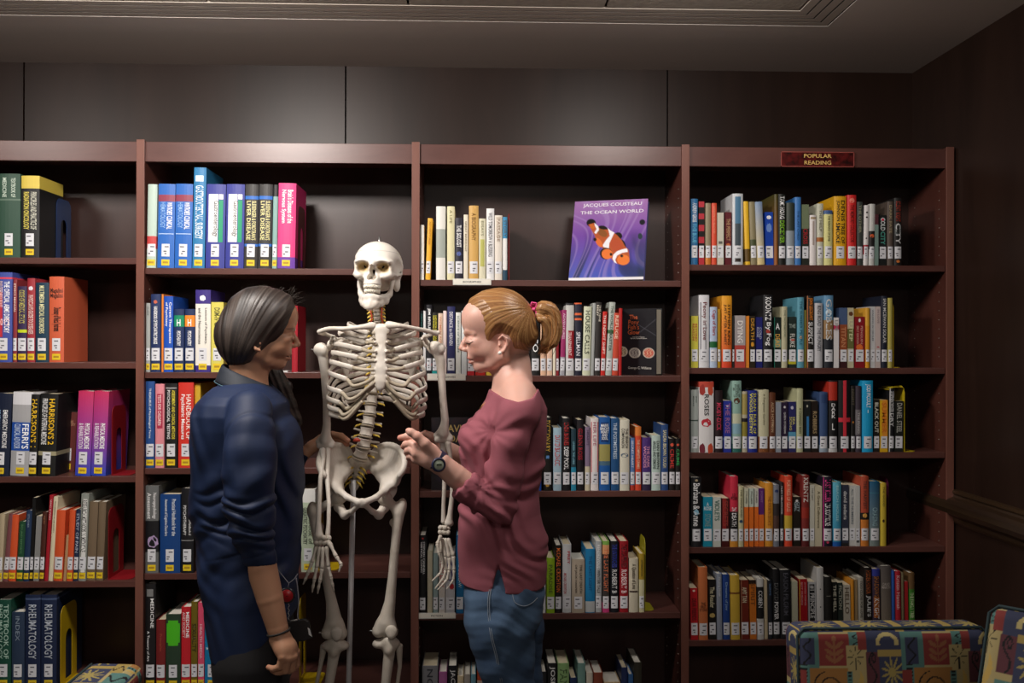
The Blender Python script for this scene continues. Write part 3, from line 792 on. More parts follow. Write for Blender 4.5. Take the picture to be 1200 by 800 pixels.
rows('41', (809, 308.6, 1106, 310), 'novels on the top shelf below the sign', 'top shelf below the sign', '''
809.8 817.8 233 2a6a9c|teal blue|ANDREW GROSS^THE BLUE|f0f4f8+60b8d8|r.06-.76
818.8 825.4 236 b8303c|red and black banded|||b.09-.19.181414 b.28-.37.181414 b.47-.56.181414 b.66-.74.181414 P
826.6 833 238 908468|sandy grey|||b.88-1.c87828 b.7-.76.403028
834 840 238 d84c30|slim orange-red|LESSON IN BLOOD|f09878|s.5
840.4 848.2 249 ccc8b8|pale cream|||P Q.-.3,.3,.55,.6,606058
849.8 857.2 248.5 602028|maroon|THE PERFECT|b89068|r.12-.58 P B.0,.62,.35,.25,c06030
858.2 870.6 227 ccd0d4|tall white-framed|||Q.-.28,.28,.04,.42,4a7898 Q.-.28,.28,.42,.73,404c54 Q.-.28,.28,.91,.96,302824 y.006
873.6 879.4 236 e8b828|bright yellow|||L.-2.6 b.75-.95.604818 N
880 887 236.5 8a8060|tan and moss|||L.-2.4 b.6-.78.485030
887.6 896.2 236.5 8098b8|sky-to-sand|||L.-3 G.d8c488
897.2 906.8 248.5 1440a4|royal blue|||L.-1 B.0,.1,.3,.25,e8e8f0 B.0,.3,.35,.6,6888c8 P
907.4 911.6 227.5 4c4820|mossy|||N G.a06030
912 920.6 227.5 151712|black, white and green lettered|TAMI HOAG^DECEIVER|f4f4f4+80c020|r.03-.8
921.6 930.8 237.5 8a949c|slate, photo-topped|||b.0-.45.343c34 B.0,.74,.3,.14,202428
931.4 938.6 231 3c78bc|denim blue|THE LAST CHILD|183c68|s.5 r.2-.7
939.6 948 239.5 282c26|dark leaf green|CROSS|b02028|b.0-.4.707c60 r.4-.8 P
948.8 956.6 252 e4dedc|short white, pink-edged|||Q.-.4,.4,.04,.08,a08868 N Q.-.1,.15,.12,.6,a89890
957.4 964.8 238.5 c8c8b4|pale sage|THE HELP|707058|b.55-.62.a86020 r.1-.5 s.6
965.6 975.6 246.5 dcd890|pale yellow, blue-capped|THE REMAINS OF JUNE|585438|b.0-.07.3c5c90 r.1-.6 s.5
977 991.6 230 e0a818|wide amber|DENIS^TREE OF/JOHNSON^SMOKE|181410|r.06-.74
992.8 1003.4 228.5 d42828|tall red|THE MEMORY COLLECTOR|701010|r.14-.74 s.7 B.0,.08,.3,.3,f08070
1004.2 1011 236.5 3c423e|charcoal green|THE OTHER|98987c|s.7
1011.6 1017.2 240.5 e4e0de|white, dotted|||B.0,.12,.22,.2,281818 B.0,.2,.22,.2,281818 B.0,.55,.18,.18,281818 b.66-.82.b02030 L.1.4
1018 1024.6 239 c8c8c4|grey, orange-pictured|||b.44-.74.201c1c B.0,.52,.4,.35,d86030 L.1
1025.4 1029.6 251 789088|slim green-grey|||N b.0-.2.502830 P
1030.2 1038.8 252 181c1c|black, teal-lettered|COLD^CITY|d8e0e0+50a090|B.0,.09,.2,.2,d03050 P
1039.8 1046.8 236 584c44|umber|DARK FATE|a89878|r.06-.7 s.7
1047.6 1056.6 232 1c1a1a|black, red-lettered|SILENT NIGHT^CITY|a83828+d8d8d8|Q.-.4,.4,.4,.54,6c7474 Q.-.32,.32,.41,.53,242424 B.0,.94,.25,.2,c87030
''', lab=(.10, .255), dmax=.2)
rows('42', (809, 429.8, 1106, 429.8), 'novels on the second shelf of the bookcase with the sign', 'second shelf of the sign bookcase', '''
810 818.2 370 d0c84c|yellow-green|BEYOND/REASON|b84830|r.15-.66 P
819 831 345.5 dcdce0|tall white, scribbled|Peony in Love|702828|r.1-.66 s.8 Q.-.4,-.3,.1,.9,707078 Q.1,.2,.4,.9,8a8a90
831.8 840.4 359.5 b4c4dc|pale blue|Cage of Stars|a83030|b.57-.67.186030 r.05-.5 s.9
840.8 844.6 362 b88c18|slim gold|||
845.6 857.6 346.5 e8a428|tall orange|STEPHEN KING/JUST AFTER SUNSET|281408|G.d84028 r.12-.76 s.9
858.2 860.6 370 282828|sliver of black|||P
861 873.6 369.6 a8a0a0|silver and coral|DYING|f0ece8|b.57-1.b84840 r.1-.56 s.8 P
874.2 878 370 e08830|slim orange|||N P
878.8 885 370 2c2418|black and gold|DEATH|c89030|B.0,.55,.3,.5,d89828 P
885.6 893.6 371.5 20246c|indigo|COLD/ROSE|b0b8d0|r.2-.6 P
894.4 905.4 345.5 1c1c20|tall black, white-lettered|KOONTZ^By Fog|f4f4f4+f0f0f0|r.03-.72 B.0,.5,.25,.25,a83830
907 915.4 371.5 14201c|black, teal-edged|_A^DEAD|e0e0e0+d8a850|Q.-.5,-.4,0,1,18705c b.44-.6.789c88 P
916 922.6 359 bcb898|bone|THE NOTEBOOK|788068|s.5
924 933 371 24302c|dark green|_THE^FLUKE|a0b0a8+d0d0c8|B.0,.45,.35,.2,b03020 b.84-.93.c0b830 P
934.2 942.2 348.3 5c9cb0|aqua|THE SUMMER PEOPLE|2c6478|s.6 B.0,.57,.2,.25,e0b080
942.6 944.8 363 908838|olive sliver|||N
945.4 953.8 346.5 1c1814|black, orange-lettered|JOHN LESCROART^SUSPECT|e88828+e0e0e0|Q.-.5,-.35,0,1,9c5c2c r.03-.7
955 964 355 bcbcc0|silver|RING ROAD THE HUNGRY|484850|r.04-.8 N s.8
965.4 976.4 346 20242c|blue, tan and black|GABLES|c8c8c8|b.0-.34.6090b4 b.34-.6.987850 B.0,.24,.35,.4,d0e4f0
977.2 983.2 372 dcd8d8|white, pink-banded|LIFE|989090|b.15-.24.c83860 P N
984 992.8 360.5 944c2c|rust brown|TITAN|c88860|b.0-.28.485c80 b.85-1.3c1c20 r.32-.68 P
993.6 1000.6 360.5 c4bc9c|khaki|LUTEP|d8d8a8|b.35-.68.6c6c3c B.0,.1,.4,.4,603820 r.2-.66 P
1001.4 1013.4 371 8c1822|crimson|PENGUIN/EMILY GRAYSON|d8a090|B.0,.6,.35,.35,e07030 B.0,.07,.12,.2,f0e8e0 r.18-.56 s.7 P
1014.2 1019.2 360.5 dc9820|amber|||b.0-.3.e0a838
1019.8 1025.6 359 c8c8c8|light grey|WALKING IN CIRCLES|606870|s.5 P
1026.2 1032 359 c8b8b4|pinkish grey|IN LOVE|908080|B.0,.66,.3,.12,b82838 s.6 P
1032.6 1040 346.7 181e30|midnight blue|IAN MCEWAN SOLAR|d0d0d0|r.04-.7 s.8
1040.6 1045.8 349 bcb058|olive yellow|||
''', lab=(.09, .25), dmax=.2)
rows('43', (809, 529, 1106, 528), 'novels on the third shelf of the bookcase with the sign', 'third shelf of the sign bookcase', '''
809.8 818.2 456.6 a8b0ac|sage and silver|SPORE/MEDICINE|384440|b.48-.5.405048 r.1-.78 s.5
819 836.4 447 e0dede|wide white, rose-pictured|ROSES|202020|b.0-.08.c04838 B.-.28,.12,.2,.4,a03028 B.28,.12,.2,.4,c84c30 B.0,.58,.35,.3,c02838 B.-.28,.95,.2,.4,702030 B.28,.95,.2,.4,c84c30 r.18-.5 s.5 N
837.4 847 457.3 241418|black, pink-lettered|MOBY-DICK|c83858|r.2-.68 s.9
848 857 469.4 2c3898|blue|THE ROSE|a06898|b.72-.76.7098c8 B.0,.1,.15,.15,e8e8f0 P
857.8 868.8 446 90b4a8|tall teal to green|_THE~BOOK~OF~LOVE|4c5850|B.0,.28,.35,.35,583018 b.46-.6.c8ccb0 b.6-.74.88b0c0 b.88-1.2c6860 r.05-.24
869.8 875.8 458.6 b8b098|cream and olive|||b.04-.38.a89858 b.44-.5.201818 b.5-.74.908434
876.6 887.4 457.5 1e2c88|cobalt, yellow-lettered|SUSAN^RULE OF/WIGGS^DESTINY|e0d850|r.04-.74
888.4 900.8 456.6 c8c4a4|beige and brown|A Forgotten Garden|706c54|b.75-1.804c28 r.06-.6 s.4
901.4 908.8 460 5c3018|chestnut|ALICE HOFFMAN|c0a080|r.16-.7 s.7
909.4 915.4 471 9098a4|lilac grey|||P
916 923 471 2c2038|dark plum|QUEEN OF DREAMS|d0d0d0|B.0,.1,.2,.25,d0d0d0 r.2-.7 s.6 P
923.8 932.8 470.5 2c2c60|indigo and teal|SEA/SONG|d0c870|b.6-.78.5898b8 B.0,.12,.2,.25,c0c0d0 r.3-.7 P
933.6 941 455.3 b8ba94|pale olive|A CHANGED MAN|606040|s.6 r.3-.76
942 950 469.8 1c2020|black, blue-striped|||Q.-.1,.25,.3,.76,3078b0 B.0,.1,.15,.2,b0b0a0 P
951 958.6 469.8 241c18|black and tan|ROBBERS|b09870|r.2-.7 P
960.2 969.8 459.3 38507c|dusk blue|||Q.-.3,.35,.04,.18,28406c b.88-1.98a8b8
971 981.2 445.5 18181a|black, red-capped|_D~A~R~K^_L|f0f0f0|b.02-.28.b83020 b.95-1.c8c8c8 r.32-.8
982.4 996.4 445.5 141416|black, red-crossed|||Q.-.14,.14,0,1,d03040 Q.-.5,.5,.52,.58,d03040
997 1002 452 1c1a18|narrow black|NIGHT|605848|B.0,.55,.2,.3,c07828
1002.8 1009.2 452 3c3440|plum and grey|THE PIANO|c8c8c8|b.36-.74.706c70 r.4-.74 s.6
1010.2 1023 445.8 18a0d4|bright cyan|JODI PICOULT^-|fff+d0f0f8|r.05-.86 s.8
1023.8 1030.6 467.8 201e1c|short black|BLACK OUT|d8d8c8|r.06-.7 P
1031.6 1040.4 468.5 e0b020|yellow and orange|SUMMER|d07020|Q.-.2,.45,.0,.7,e0902c P
1041.4 1047.6 454.7 18181c|black, white-edged|STEPHEN WHITE^DRY|d8d8d8+d8d8d8|Q.-.5,-.34,0,1,c8c8c8 L.1
1048.4 1058 469.8 20221f|black and grey|DANIEL STEEL|b0b0a8|r.04-.7 L.1 P
''', lab=(.055, .235), dmax=.2)
rows('44', (809, 639.8, 1106, 637), 'novels on the fourth shelf of the bookcase with the sign', 'fourth shelf of the sign bookcase', '''
809.8 822 559.3 1a1a1e|wide black, white-lettered|Barbara^& Anne|e0e0e0|r.08-.72 B.0,.04,.15,.12,b0a080 B.0,.5,.25,.3,88b8d0
824 834.8 582 1c88a4|teal|_A~ROSE^STONE|e0e8e8+80a0a0|r.06-.7 P
835.6 844.8 582.4 c8ccc4|white, green-lettered|VIOLETS|38685c|r.06-.5 P B.0,.7,.2,.3,c87040
845.6 854.6 583.7 481818|black and dark red|SECRETS|a04038|Q.-.4,.1,0,.7,902020 P
855.4 864.8 558 c82c44|raspberry and black|_J.D.~ROBB^IN DEATH|501018+f0f0f0|b.5-.9.181414 b.9-1.d89030 r.15-.74 s.9
865.4 871.4 569.6 c8c49c|custard|THE HIGHLAND|686450|s.6 B.0,.58,.35,.35,204060
872.2 877.2 572 e07028|first slim orange and cream|POLARIS|606058|b.0-.32.c8c8b0 s.6 r.05-.3 P
878 883.2 572 e07028|second slim orange and cream|POLARIS|606058|b.0-.32.c0ccc0 s.6 r.05-.3 P
884 888.8 572 e07028|third slim orange and cream|POLARIS|606058|b.0-.32.ccccc0 s.6 r.05-.3 P
889.4 895.4 572 e07028|violet-topped orange|POINT|a078a8|b.0-.45.5c2870 s.6 r.05-.4 P
896.4 905.8 566 d8922c|ochre|THE FOURTH ESTATE|a8601c|s.6 r.2-.7
906.6 913.2 568 787c88|grey, black and brown|||b.3-.5.302828 b.5-.8.503830 B.0,.1,.35,.3,203060
914 918.2 565 242224|slim black|ALEX DELAWARE|c8c8c8|B.0,.25,.3,.3,d06070 s.8
919.4 928.4 557.6 d8482c|tall red-orange|FORTRESS OF GLASS|f0b090|b.56-.76.c8a838 r.06-.54 s.8
929.6 938 582 241e18|short black|CITY/GIRL|b0c0c8|r.1-.7 B.0,.08,.2,.2,d0d0d0 P
939.8 948.4 557 7c2824|russet|KRENTZ|d8d0c8|b.45-.6.982c20 b.86-1.602020 r.03-.4
949 954.6 568 c4c2b4|slim off-white|THE GIFT|707068|s.5 P
955.2 963.4 569.6 c8bfa4|oatmeal|A Great Deliverance|706850|s.6 r.08-.74 N P
964.4 975 558.6 1c1426|black, magenta-lettered|LAST KILLER^LISA SCOTTOLINE|e04890+f0f0f0|r.04-.74 Q.-.5,-.42,0,1,c02c80 B.0,.94,.15,.15,d04060
976 985.8 564.8 60b4cc|light blue|BEACH HOUSE|a0d8e0|b.93-1.1858a8 G.2c88b0 s.5
986.6 994.6 568 343848|charcoal blue|david sedaris|d8d8d8|r.1-.6 s.8 P b.95-1.282828
995.2 1002.2 568.6 c8c8c4|white-grey|ALL THE NUMBERS|788088|s.6 P
1002.8 1007.8 569 c4c4c0|slim white-grey|||P Q.-.3,.3,.9,.94,383838
1008.6 1018 558 b44c34|rust and orange|THE HARVEST|603830|b.52-.62.201814 b.62-1.d07c30 B.0,.56,.3,.3,e0a850 r.06-.5 s.7
1019 1030.8 564 18587c|petrol blue|CHASING|90b0b8|G.788480 b.17-.18.408090 r.4-.75 s.8
1031.6 1038.6 566 d0b63c|yellow|THE GOOD|807028|B.0,.6,.2,.3,402818 s.5 N
''', lab=(.085, .24), dmax=.2)
rows('45', (809, 748, 1106, 746), 'novels on the fifth shelf of the bookcase with the sign', 'fifth shelf of the sign bookcase', '''
809.6 818.4 689 b81c24|red|DEAR FRIENDS|601014|B.0,.05,.2,.15,e0c0b0 P r.2-.66
819 829.8 664.4 c87040|tall terracotta|_THE~FIRST~STONE|482010|r.44-.66
831 839.6 678.8 1c1a18|black and cream|The Reader|c8c0a0|B.0,.6,.4,.35,b09858 r.12-.5 P
840.4 846.6 672 9098a8|grey-blue|Finding Noah|d8dce0|s.7 N
847.4 855.6 673 1c4088|blue|Dreams of Joy|90b0d8|r.12-.64 s.7
856.4 867.4 674 d0ac3c|mustard yellow|||b.26-.29.805020 r.3-.4
868.4 878 679.5 70281c|brown-red|AMY TAN|e0d0b0|r.12-.4 Q.-.44,-.38,0,1,a08060 s.9 P
879 886.8 679.5 cc7428|tangerine|SPIRIT|804818|b.0-.07.302018 P
887.6 895.4 677.3 1c1c1c|black and white|COBEN|d8d8d8|b.0-.14.d0d0cc b.66-1.c4c4c0 r.2-.5
896 900 679 c4b494|slim buff|||N L.-1
900.6 905.6 680 1c2028|black, blue-edged|SILENCE|6080a8|s.6
906.2 914 666.6 18181a|tall black|DAVID^POWER|606060+e0e0e0|r.2-.74
914.8 927.6 667.7 18181c|wide black|EASON PILGRIM|50505a|r.04-.7 s.7
928.6 935.6 681 b4b49c|pale green and white|||P
937.4 947 678.4 a01620|cherry red|JENNIFER WEINER/BEST FRIENDS|d89090|Q.-.5,-.42,0,1,d0b030 P s.7
947.8 956.8 681.7 b4b6b8|silver, black-panelled|#1 PRINCIPLE|d0d0d0|Q.-.35,.35,.04,.8,141418 P r.06-.76
957.6 965.8 665 c8c8c6|tall white|||B.0,.3,.1,.1,202020 B.0,.55,.1,.1,202020
967 975.6 676 1c1a18|black|||Q.-.3,.3,.3,.31,808078
976.2 981.8 682 1c1c1a|black, ivory-lettered|THE HELL|c8c4b0|P
982.6 988.4 682.7 28302c|black and green|FICTION|a8a898|P
989.2 997.2 685.3 bab4a4|white and brown|HELLO|605040|Q.-.1,.3,.7,1,482010 P
998 1001.6 679.5 d89028|amber|||
1002.2 1005.6 679 9c8460|tan|||P
1006.4 1012.8 676.6 b0aca0|ash grey|TOO CLOSE FOR LOVE|504c48|B.0,.72,.3,.3,b02828 s.7
1013.6 1022.4 665 1c1410|black, copper-lettered|HIDDEN HONOR^JULIE'S|9c5024+d8d8d8|r.04-.8
1023.2 1032 666.6 3a2c40|brown and blue|SHADOWS^KNIGHT|a86828+e0e0e0|b.0-.1.303890 r.1-.85 Q.-.4,.4,.4,.7,a05818
1032.8 1045 663 585250|wide grey-brown|_DAVID~MARTIN|b0a8a0|r.16-.4 G.807464
1045.8 1049.2 668.7 2c58a8|slim blue|||N
1049.8 1056.2 669.4 b02030|rose red|Kristin Hannah|e0b0b0|r.06-.6
1057 1060 671 746c50|slim olive|||
1060.8 1064.8 681 a82428|slim red|||P
1065.6 1072.4 671 6c5030|brown and green|THE FAMILY TREE|c0d0a0|b.25-1.3c8028 r.3-.8
''', lab=(.07, .2), dmax=.2, lean=-1.0)

def num1(e):
    q = e[1:].split(',')
    try: float(q[0])
    except ValueError: q[0] = q[0][1:]
    return q
def parse_extras(s):
    D = dict(bands=[], deco=[], lean=None, hard=None, nolab=False, r=(.05, .78), s=1., grad=None, y=None)
    for e in s.split():
        k = e[0]
        if e == 'P': D['hard'] = False
        elif e == 'N': D['nolab'] = True
        elif k == 'b':
            q = e[1:]; rng, hexc = q.rsplit('.', 1)
            if '-' not in rng: raise ValueError(e)
            a, b = rng.split('-'); D['bands'].append((float(a), float(b), hexc))
        elif k == 'G': D['grad'] = e[2:]
        elif k == 'L': D['lean'] = float(e[2:])
        elif k == 'r': a, b = e[1:].split('-'); D['r'] = (float(a), float(b))
        elif k == 's': D['s'] = float(e[1:])
        elif k == 'y': D['y'] = float(e[1:])
        elif k == 'Q': q = num1(e); D['deco'].append(('rect', *[float(x) for x in q[:4]], q[4]))
        elif k == 'B': q = num1(e); D['deco'].append(('blob', *[float(x) for x in q[:4]], q[4]))
    return D
ALL_LABELS = {}
BOOKS = {}
def top_z(i, r, extra=0): return SHZ[i][r]
for key, (base, group, shelf, lines, lab, yel, hard0, lean0, dmax, ys0) in ROWS.items():
    bi, ri = int(key[0]) - 1, int(key[1]) - 1
    z0 = SHZ[bi][ri] + .0004
    looks = []; recs = []
    for l in lines:
        a, look, title, *rest = l.split('|'); tcol = rest[0].strip() if rest else ''; ex = rest[1] if len(rest) > 1 else ''
        if len(rest) == 1 and (' ' in rest[0] or '.' in rest[0] or rest[0] in ('N', 'P')): ex, tcol = rest[0], ''
        q = a.split(); recs.append((float(q[0]), float(q[1]), float(q[2]), q[3], look, title, tcol or 'fff', parse_extras(ex))); looks.append(look)
    last_x = -99
    for n, (x0, x1, yt, colr, look, title, tcol, D) in enumerate(recs):
        ys = ys0 if D['y'] is None else D['y']
        if D['y'] is None: ys = ys0 + random.uniform(-.002, .004)
        ym = yt + 40
        A = at(x0, ym, ys); Bp = at(x1, ym, ys); w = Bp.x - A.x - .0009
        b0, b1 = (bay_x(bi)[0] + .0012, bay_x(bi)[1] - .0012); xa = max(A.x, b0) if bi or x0 > 0 else A.x; xb = min(Bp.x, b1); A.x = xa; Bp.x = xb; w = Bp.x - A.x - .0009
        T = at((x0 + x1) / 2, yt, ys); h = min(T.z - z0, (SHZ[bi][ri - 1] - .03 - z0) if ri else .5)
        hard = hard0 if D['hard'] is None else D['hard']
        lean = (lean0 if D['lean'] is None else D['lean'])
        hp = (base[1] - yt); ang = math.atan2(lean, hp)
        d = min(dmax, max(.10, h * (.68 if hard else .62) + random.uniform(-.006, .006)))
        lb = None if (D['nolab'] or lab is None) else (h * lab[0] if not yel else .022, 0)
        if lb:
            if yel: lb = (.038, .080)
            else: lb = (.0237 * lab[0] / .1, .0237 * lab[0] / .1 + .041)
        yl = (.008, .028) if (yel and not D['nolab']) else None
        b = 0 if not hard else min(.0045, w * .14)
        bk = build_book('hardcover_book' if hard else 'paperback_book', w, h, d, colr, D['bands'], title, tcol, hard, lb, yl, b,
                        (not hard) or random.random() < .35, D['r'], D['s'], D['grad'], D['deco'])
        c = abs(math.sin(ang)) * w / 2
        bk.location = ((A.x + Bp.x) / 2, ys, z0 + c); bk.rotation_euler = (0, ang, 0)
        nb = [looks[k] for k in (n - 1, n + 1) if 0 <= k < len(looks)]
        kind = 'book'
        lab_ = f'{look} {kind} ' + (f'between the {nb[0]} and {nb[1]} ones, {shelf}' if len(nb) == 2 else f'beside the {nb[0]} one, {shelf}')
        if len(lab_.split()) > 16 and len(nb) == 2: lab_ = f'{look} {kind} beside the {nb[0]} one, {shelf}'
        if len(lab_.split()) > 16: lab_ = f'{look} {kind}, {shelf}'
        if lab_ in ALL_LABELS: print('DUP LABEL', lab_)
        if len(lab_.split()) > 16: print('LONG', lab_)
        ALL_LABELS[lab_] = 1
        tag(bk, lab_, 'book', group)
        BOOKS.setdefault(key, []).append(bk)
# ---------------------------------------------------------------- the teaching skeleton
YS = -.40
def S(px, py, dy=0.): return np.array(at(px, py, YS + dy))
M_BONE = mat('bone plastic', '#d6cfc5', .5, noise=('#beb3a2', 30, .5), bump=(140, .12, .0015), spec=.4)
M_BONE2 = mat('bone plastic shaft', '#ccc4b8', .5, noise=('#b2a896', 25, .5), bump=(120, .12, .0015))
M_CART = mat('cartilage plastic', '#a89d8a', .55, noise=('#94866f', 40, .5))
M_NERVE = mat('nerve plastic', '#d8b84a', .45)
M_RED = mat('red disc plastic', '#c84a34', .45)
M_STEEL = mat('brushed steel', '#c4c4c6', .38, metal=.15)
M_PIN = mat('steel pin', '#b0b0b0', .3, metal=.9)
SK = empty('skeleton_model', (float(S(424, 560)[0]), YS, 0))
tag(SK, 'white life-size anatomical skeleton hanging on a steel pole between the two people', 'skeleton')
SKI = SK.matrix_world
def adopt(o, parent=None):
    o.parent = parent or SK
    if parent is None: o.matrix_parent_inverse = Matrix.Translation(SK.location).inverted()
    return o
def bone(name, pts, rad, h=.0018, k=.005, m=None, extra=None, smooth=1, color=None, parent=None):
    P = [np.array(p, float) for p in pts]; mx = max(rad) + .014
    ex = [np.array(e[0]) for e in (extra or [])] + [np.array(e[1]) for e in (extra or []) if len(e[1]) == 3 and e[-1] == 'c']
    A = np.array(P + ex); pad = mx + max([.0] + [max(np.atleast_1d(e[1] if e[-1] == 'e' else e[2])) for e in (extra or [])])
    f = Field(A.min(0) - pad, A.max(0) + pad, h)
    f.chain(P, rad, .0012)
    for e in (extra or []):
        if e[-1] == 'e': f.ell(e[0], e[1], k * 1.4)
        elif e[-1] == 'c': f.cone(e[0], e[1], e[2], e[3], k * 1.4)
    return adopt(f.build(name, m or M_BONE, smooth=smooth, color=color), parent)

# --- skull: local frame (x right, y back, z up, origin between the eyes)
f = Field((-.09, -.125, -.075), (.09, .12, .095), .0017)
f.ell((0, .014, .010), (.072, .089, .068), 0).ell((0, -.012, .022), (.062, .066, .055), .02)
f.ell((0, .035, -.022), (.056, .055, .036), .02)
for s in (-1, 1):
    f.ell((s * .030, -.071, .013), (.025, .014, .010), .012)                    # brow
    f.ell((s * .041, -.062, -.027), (.015, .015, .011), .012)                   # cheekbone
    f.chain([(s * .052, -.060, -.022), (s * .066, -.030, -.018), (s * .070, .005, -.012)], [.0065, .0048, .005], .008)
    f.cone((s * .048, -.062, -.020), (s * .052, -.060, .012), .007, .007, .008)  # outer orbit rim
    f.ell((s * .056, .022, -.045), (.010, .014, .018), .012)                    # mastoid
f.ell((0, -.066, -.040), (.025, .024, .022), .012)                              # maxilla
f.ell((0, -.062, -.052), (.027, .030, .010), .008)
f.cone((0, -.078, .010), (0, -.090, -.002), .0080, .0060, .008)                 # nasal bone
for s in (-1, 1):
    f.ell((s * .0300, -.086, .0005), (.0200, .034, .0130), .005, 's').ell((s * .033, -.086, -.009), (.0165, .032, .0110), .005, 's')   # eye sockets
    f.ell((s * .069, -.028, .004), (.012, .026, .022), .010, 's')               # temporal hollow
    f.ell((s * .050, -.030, -.038), (.012, .020, .016), .008, 's')
    f.ell((s * .0065, -.088, -.033), (.0075, .040, .0090), .003, 's')           # nose opening
f.ell((0, -.088, -.018), (.0088, .040, .0200), .003, 's')
f.ell((0, .02, .005), (.060, .074, .054), .004, 's')                            # hollow braincase
f.func(lambda d, X, Y, Z: np.maximum(d, -(np.abs(Z - .044 - Y * .02) - .0006)) if False else d)
SKULL_P = S(439.3, 312.8, -.085) + np.array((0, .085, 0))
def skull_col(V):
    c = np.tile(np.array(srgb('#dad3c9')), (len(V), 1)); t = srgb('#b39a6a')
    for s in (-1, 1):
        q = np.exp(-(((V[:, 0] - s * .030) / .017) ** 2 + ((V[:, 2] + .002) / .014) ** 2) * 1.2) * (V[:, 1] > -.074)
        c = c + (np.array(t) - c) * np.clip(q * 2.0, 0, 1)[:, None]
    q = (np.abs(V[:, 2] - .046) < .0009); c[q] *= .62                          # saw line of the skull cap
    return c
M_SKULL = mat('skull plastic', '#e6dfd2', .4, attr=True, bump=(120, .1, .0012))
SKR = empty('skull'); adopt(SKR); 
SKR.matrix_parent_inverse = Matrix.Identity(4)
SKR.location = Vector(SKULL_P) - SK.location; SKR.scale = (.98, 1, 1.0); SKR.rotation_euler = (math.radians(-3), math.radians(2), math.radians(-6))
f.build('cranium', M_SKULL, SKR, color=skull_col, smooth=1)
# mandible
f = Field((-.07, -.115, -.145), (.07, .03, -.02), .0017)
jaw = [(.0, -.083, -.112), (.014, -.078, -.112), (.027, -.060, -.106), (.038, -.034, -.096), (.044, -.014, -.070), (.051, -.004, -.030)]
for s in (-1, 1):
    f.chain([(s * a, b, c) for a, b, c in jaw], [.0125, .0115, .0095, .0085, .0075, .0055], .008, sq=((1, 0, 0), .75))
    f.chain([(s * .018, -.074, -.092), (s * .028, -.05, -.088), (s * .037, -.028, -.080)], [.009, .008, .007], .008)
    f.cone((s * .046, -.022, -.075), (s * .050, -.028, -.032), .006, .003, .01)
f.ell((0, -.079, -.091), (.018, .012, .014), .008).ell((0, -.090, -.121), (.013, .008, .008), .008)
f.build('mandible', M_BONE, SKR, smooth=1)
tb = MB(); tb2 = MB()
for k in range(14):
    u = (k - 6.5) / 6.5; an = u * 1.35; x = .0245 * math.sin(an); y = -.062 - .028 * math.cos(an)
    w = .0036 if abs(u) > .2 else .0044
    tb.tube([(x, y + .002, -.054), (x, y, -.060), (x, y, -.0655)], [(.003, w * .55), (.0038, w * .62), (.0026, w * .5)], 8)
    tb2.tube([(x * .93, y + .004, -.079), (x * .93, y + .003, -.073), (x * .93, y + .003, -.0665)], [(.003, w * .5), (.0036, w * .56), (.0024, w * .48)], 8)
M_TOOTH = mat('tooth plastic', '#eee8d8', .3)
tb.build('upper_teeth', M_TOOTH, SKR); tb2.build('lower_teeth', M_TOOTH, SKR)
MB().tube([(0, .0, .06), (0, .0, .098)], .0026, 8).build('hanger_rod', M_PIN, SKR)
MB().lathe([(.006, 0), (.006, .004), (.003, .006)], 10, (0, 0, .077)).build('hanger_nut', M_PIN, SKR)
for s in (-1, 1):
    MB().tube([(s * .014 + s * .016, -.055, .003), (s * .022, -.052, -.006)], .0022, 6).build('orbit_fissure', M_DARK, SKR)
    MB().lathe([(.003, 0), (.003, .003), (.0015, .004)], 8, (s * .0705, -.004, -.006), 'X').build('jaw_spring_screw', M_PIN, SKR)

# --- spine
SPN = [(440.5, 352, .050), (441, 364, .045), (441.5, 370, .042), (442, 376, .045), (442, 383, .058), (441.5, 392, .074), (441, 405, .088), (440.5, 420, .094), (439.5, 435, .090), (438, 450, .078), (436, 463, .062), (434.5, 475, .050), (433, 487, .040), (430.5, 499, .032), (428, 511, .028), (425.5, 523, .030), (421.5, 535, .040)]
spx = np.array(SPN)
def spine_at(py):
    return S(np.interp(py, spx[:, 1], spx[:, 0]), py, np.interp(py, spx[:, 1], spx[:, 2]))
def vert_proto(r, hh, tr, sp, ar):
    f = Field((-.05, -.035, -.03), (.05, .075, .03), .0014)
    n = 5
    for i in range(n):
        z = -hh + 2 * hh * i / (n - 1); q = r * (1 - .16 * (1 - (2 * i / (n - 1) - 1) ** 2))
        f.ell((0, 0, z), (q, q * .78, hh * .55), .003)
    f.plane((0, 0, hh), (0, 0, 1)); f.plane((0, 0, -hh), (0, 0, -1))
    for s in (-1, 1):
        f.cone((s * r * .5, r * .6, 0), (s * r * .6, r * 1.3, 0), .0045, .0045, .004)
        f.cone((s * r * .6, r * 1.25, 0), (s * tr, r * 1.35, .002), .0045, .0032, .004)
        f.cone((s * r * .6, r * 1.3, -hh), (s * r * .6, r * 1.3, hh), .0045, .004, .004)
        f.cone((s * r * .6, r * 1.25, 0), (0, r * 1.9, -.002), .0042, .0042, .004)
    f.cone((0, r * 1.8, -.002), (0, r * 1.9 + sp, -.004 - ar), .004, .005, .004, sq=((1, 0, 0), .6))
    return f.build('vertebra', M_BONE, smooth=1).data
protos = {'c': (vert_proto(.0095, .0048, .021, .012, .004), ), 't': (vert_proto(.0135, .0085, .028, .022, .018), ), 'l': (vert_proto(.0205, .0112, .040, .022, .004), )}
for o in [o for o in COL.objects if o.name.startswith('vertebra')]: bpy.data.objects.remove(o)
levels = [('c', 355 + i * 4.4) for i in range(6)] + [('t', 383.5 + i * 7.4) for i in range(11)] + [('l', 468.5 + i * 12.3) for i in range(6)]
ds = MB().lathe([(.0004, -.0026), (.0195, -.0026), (.0232, -.001), (.0232, .001), (.0195, .0026), (.0004, .0026)], 24)
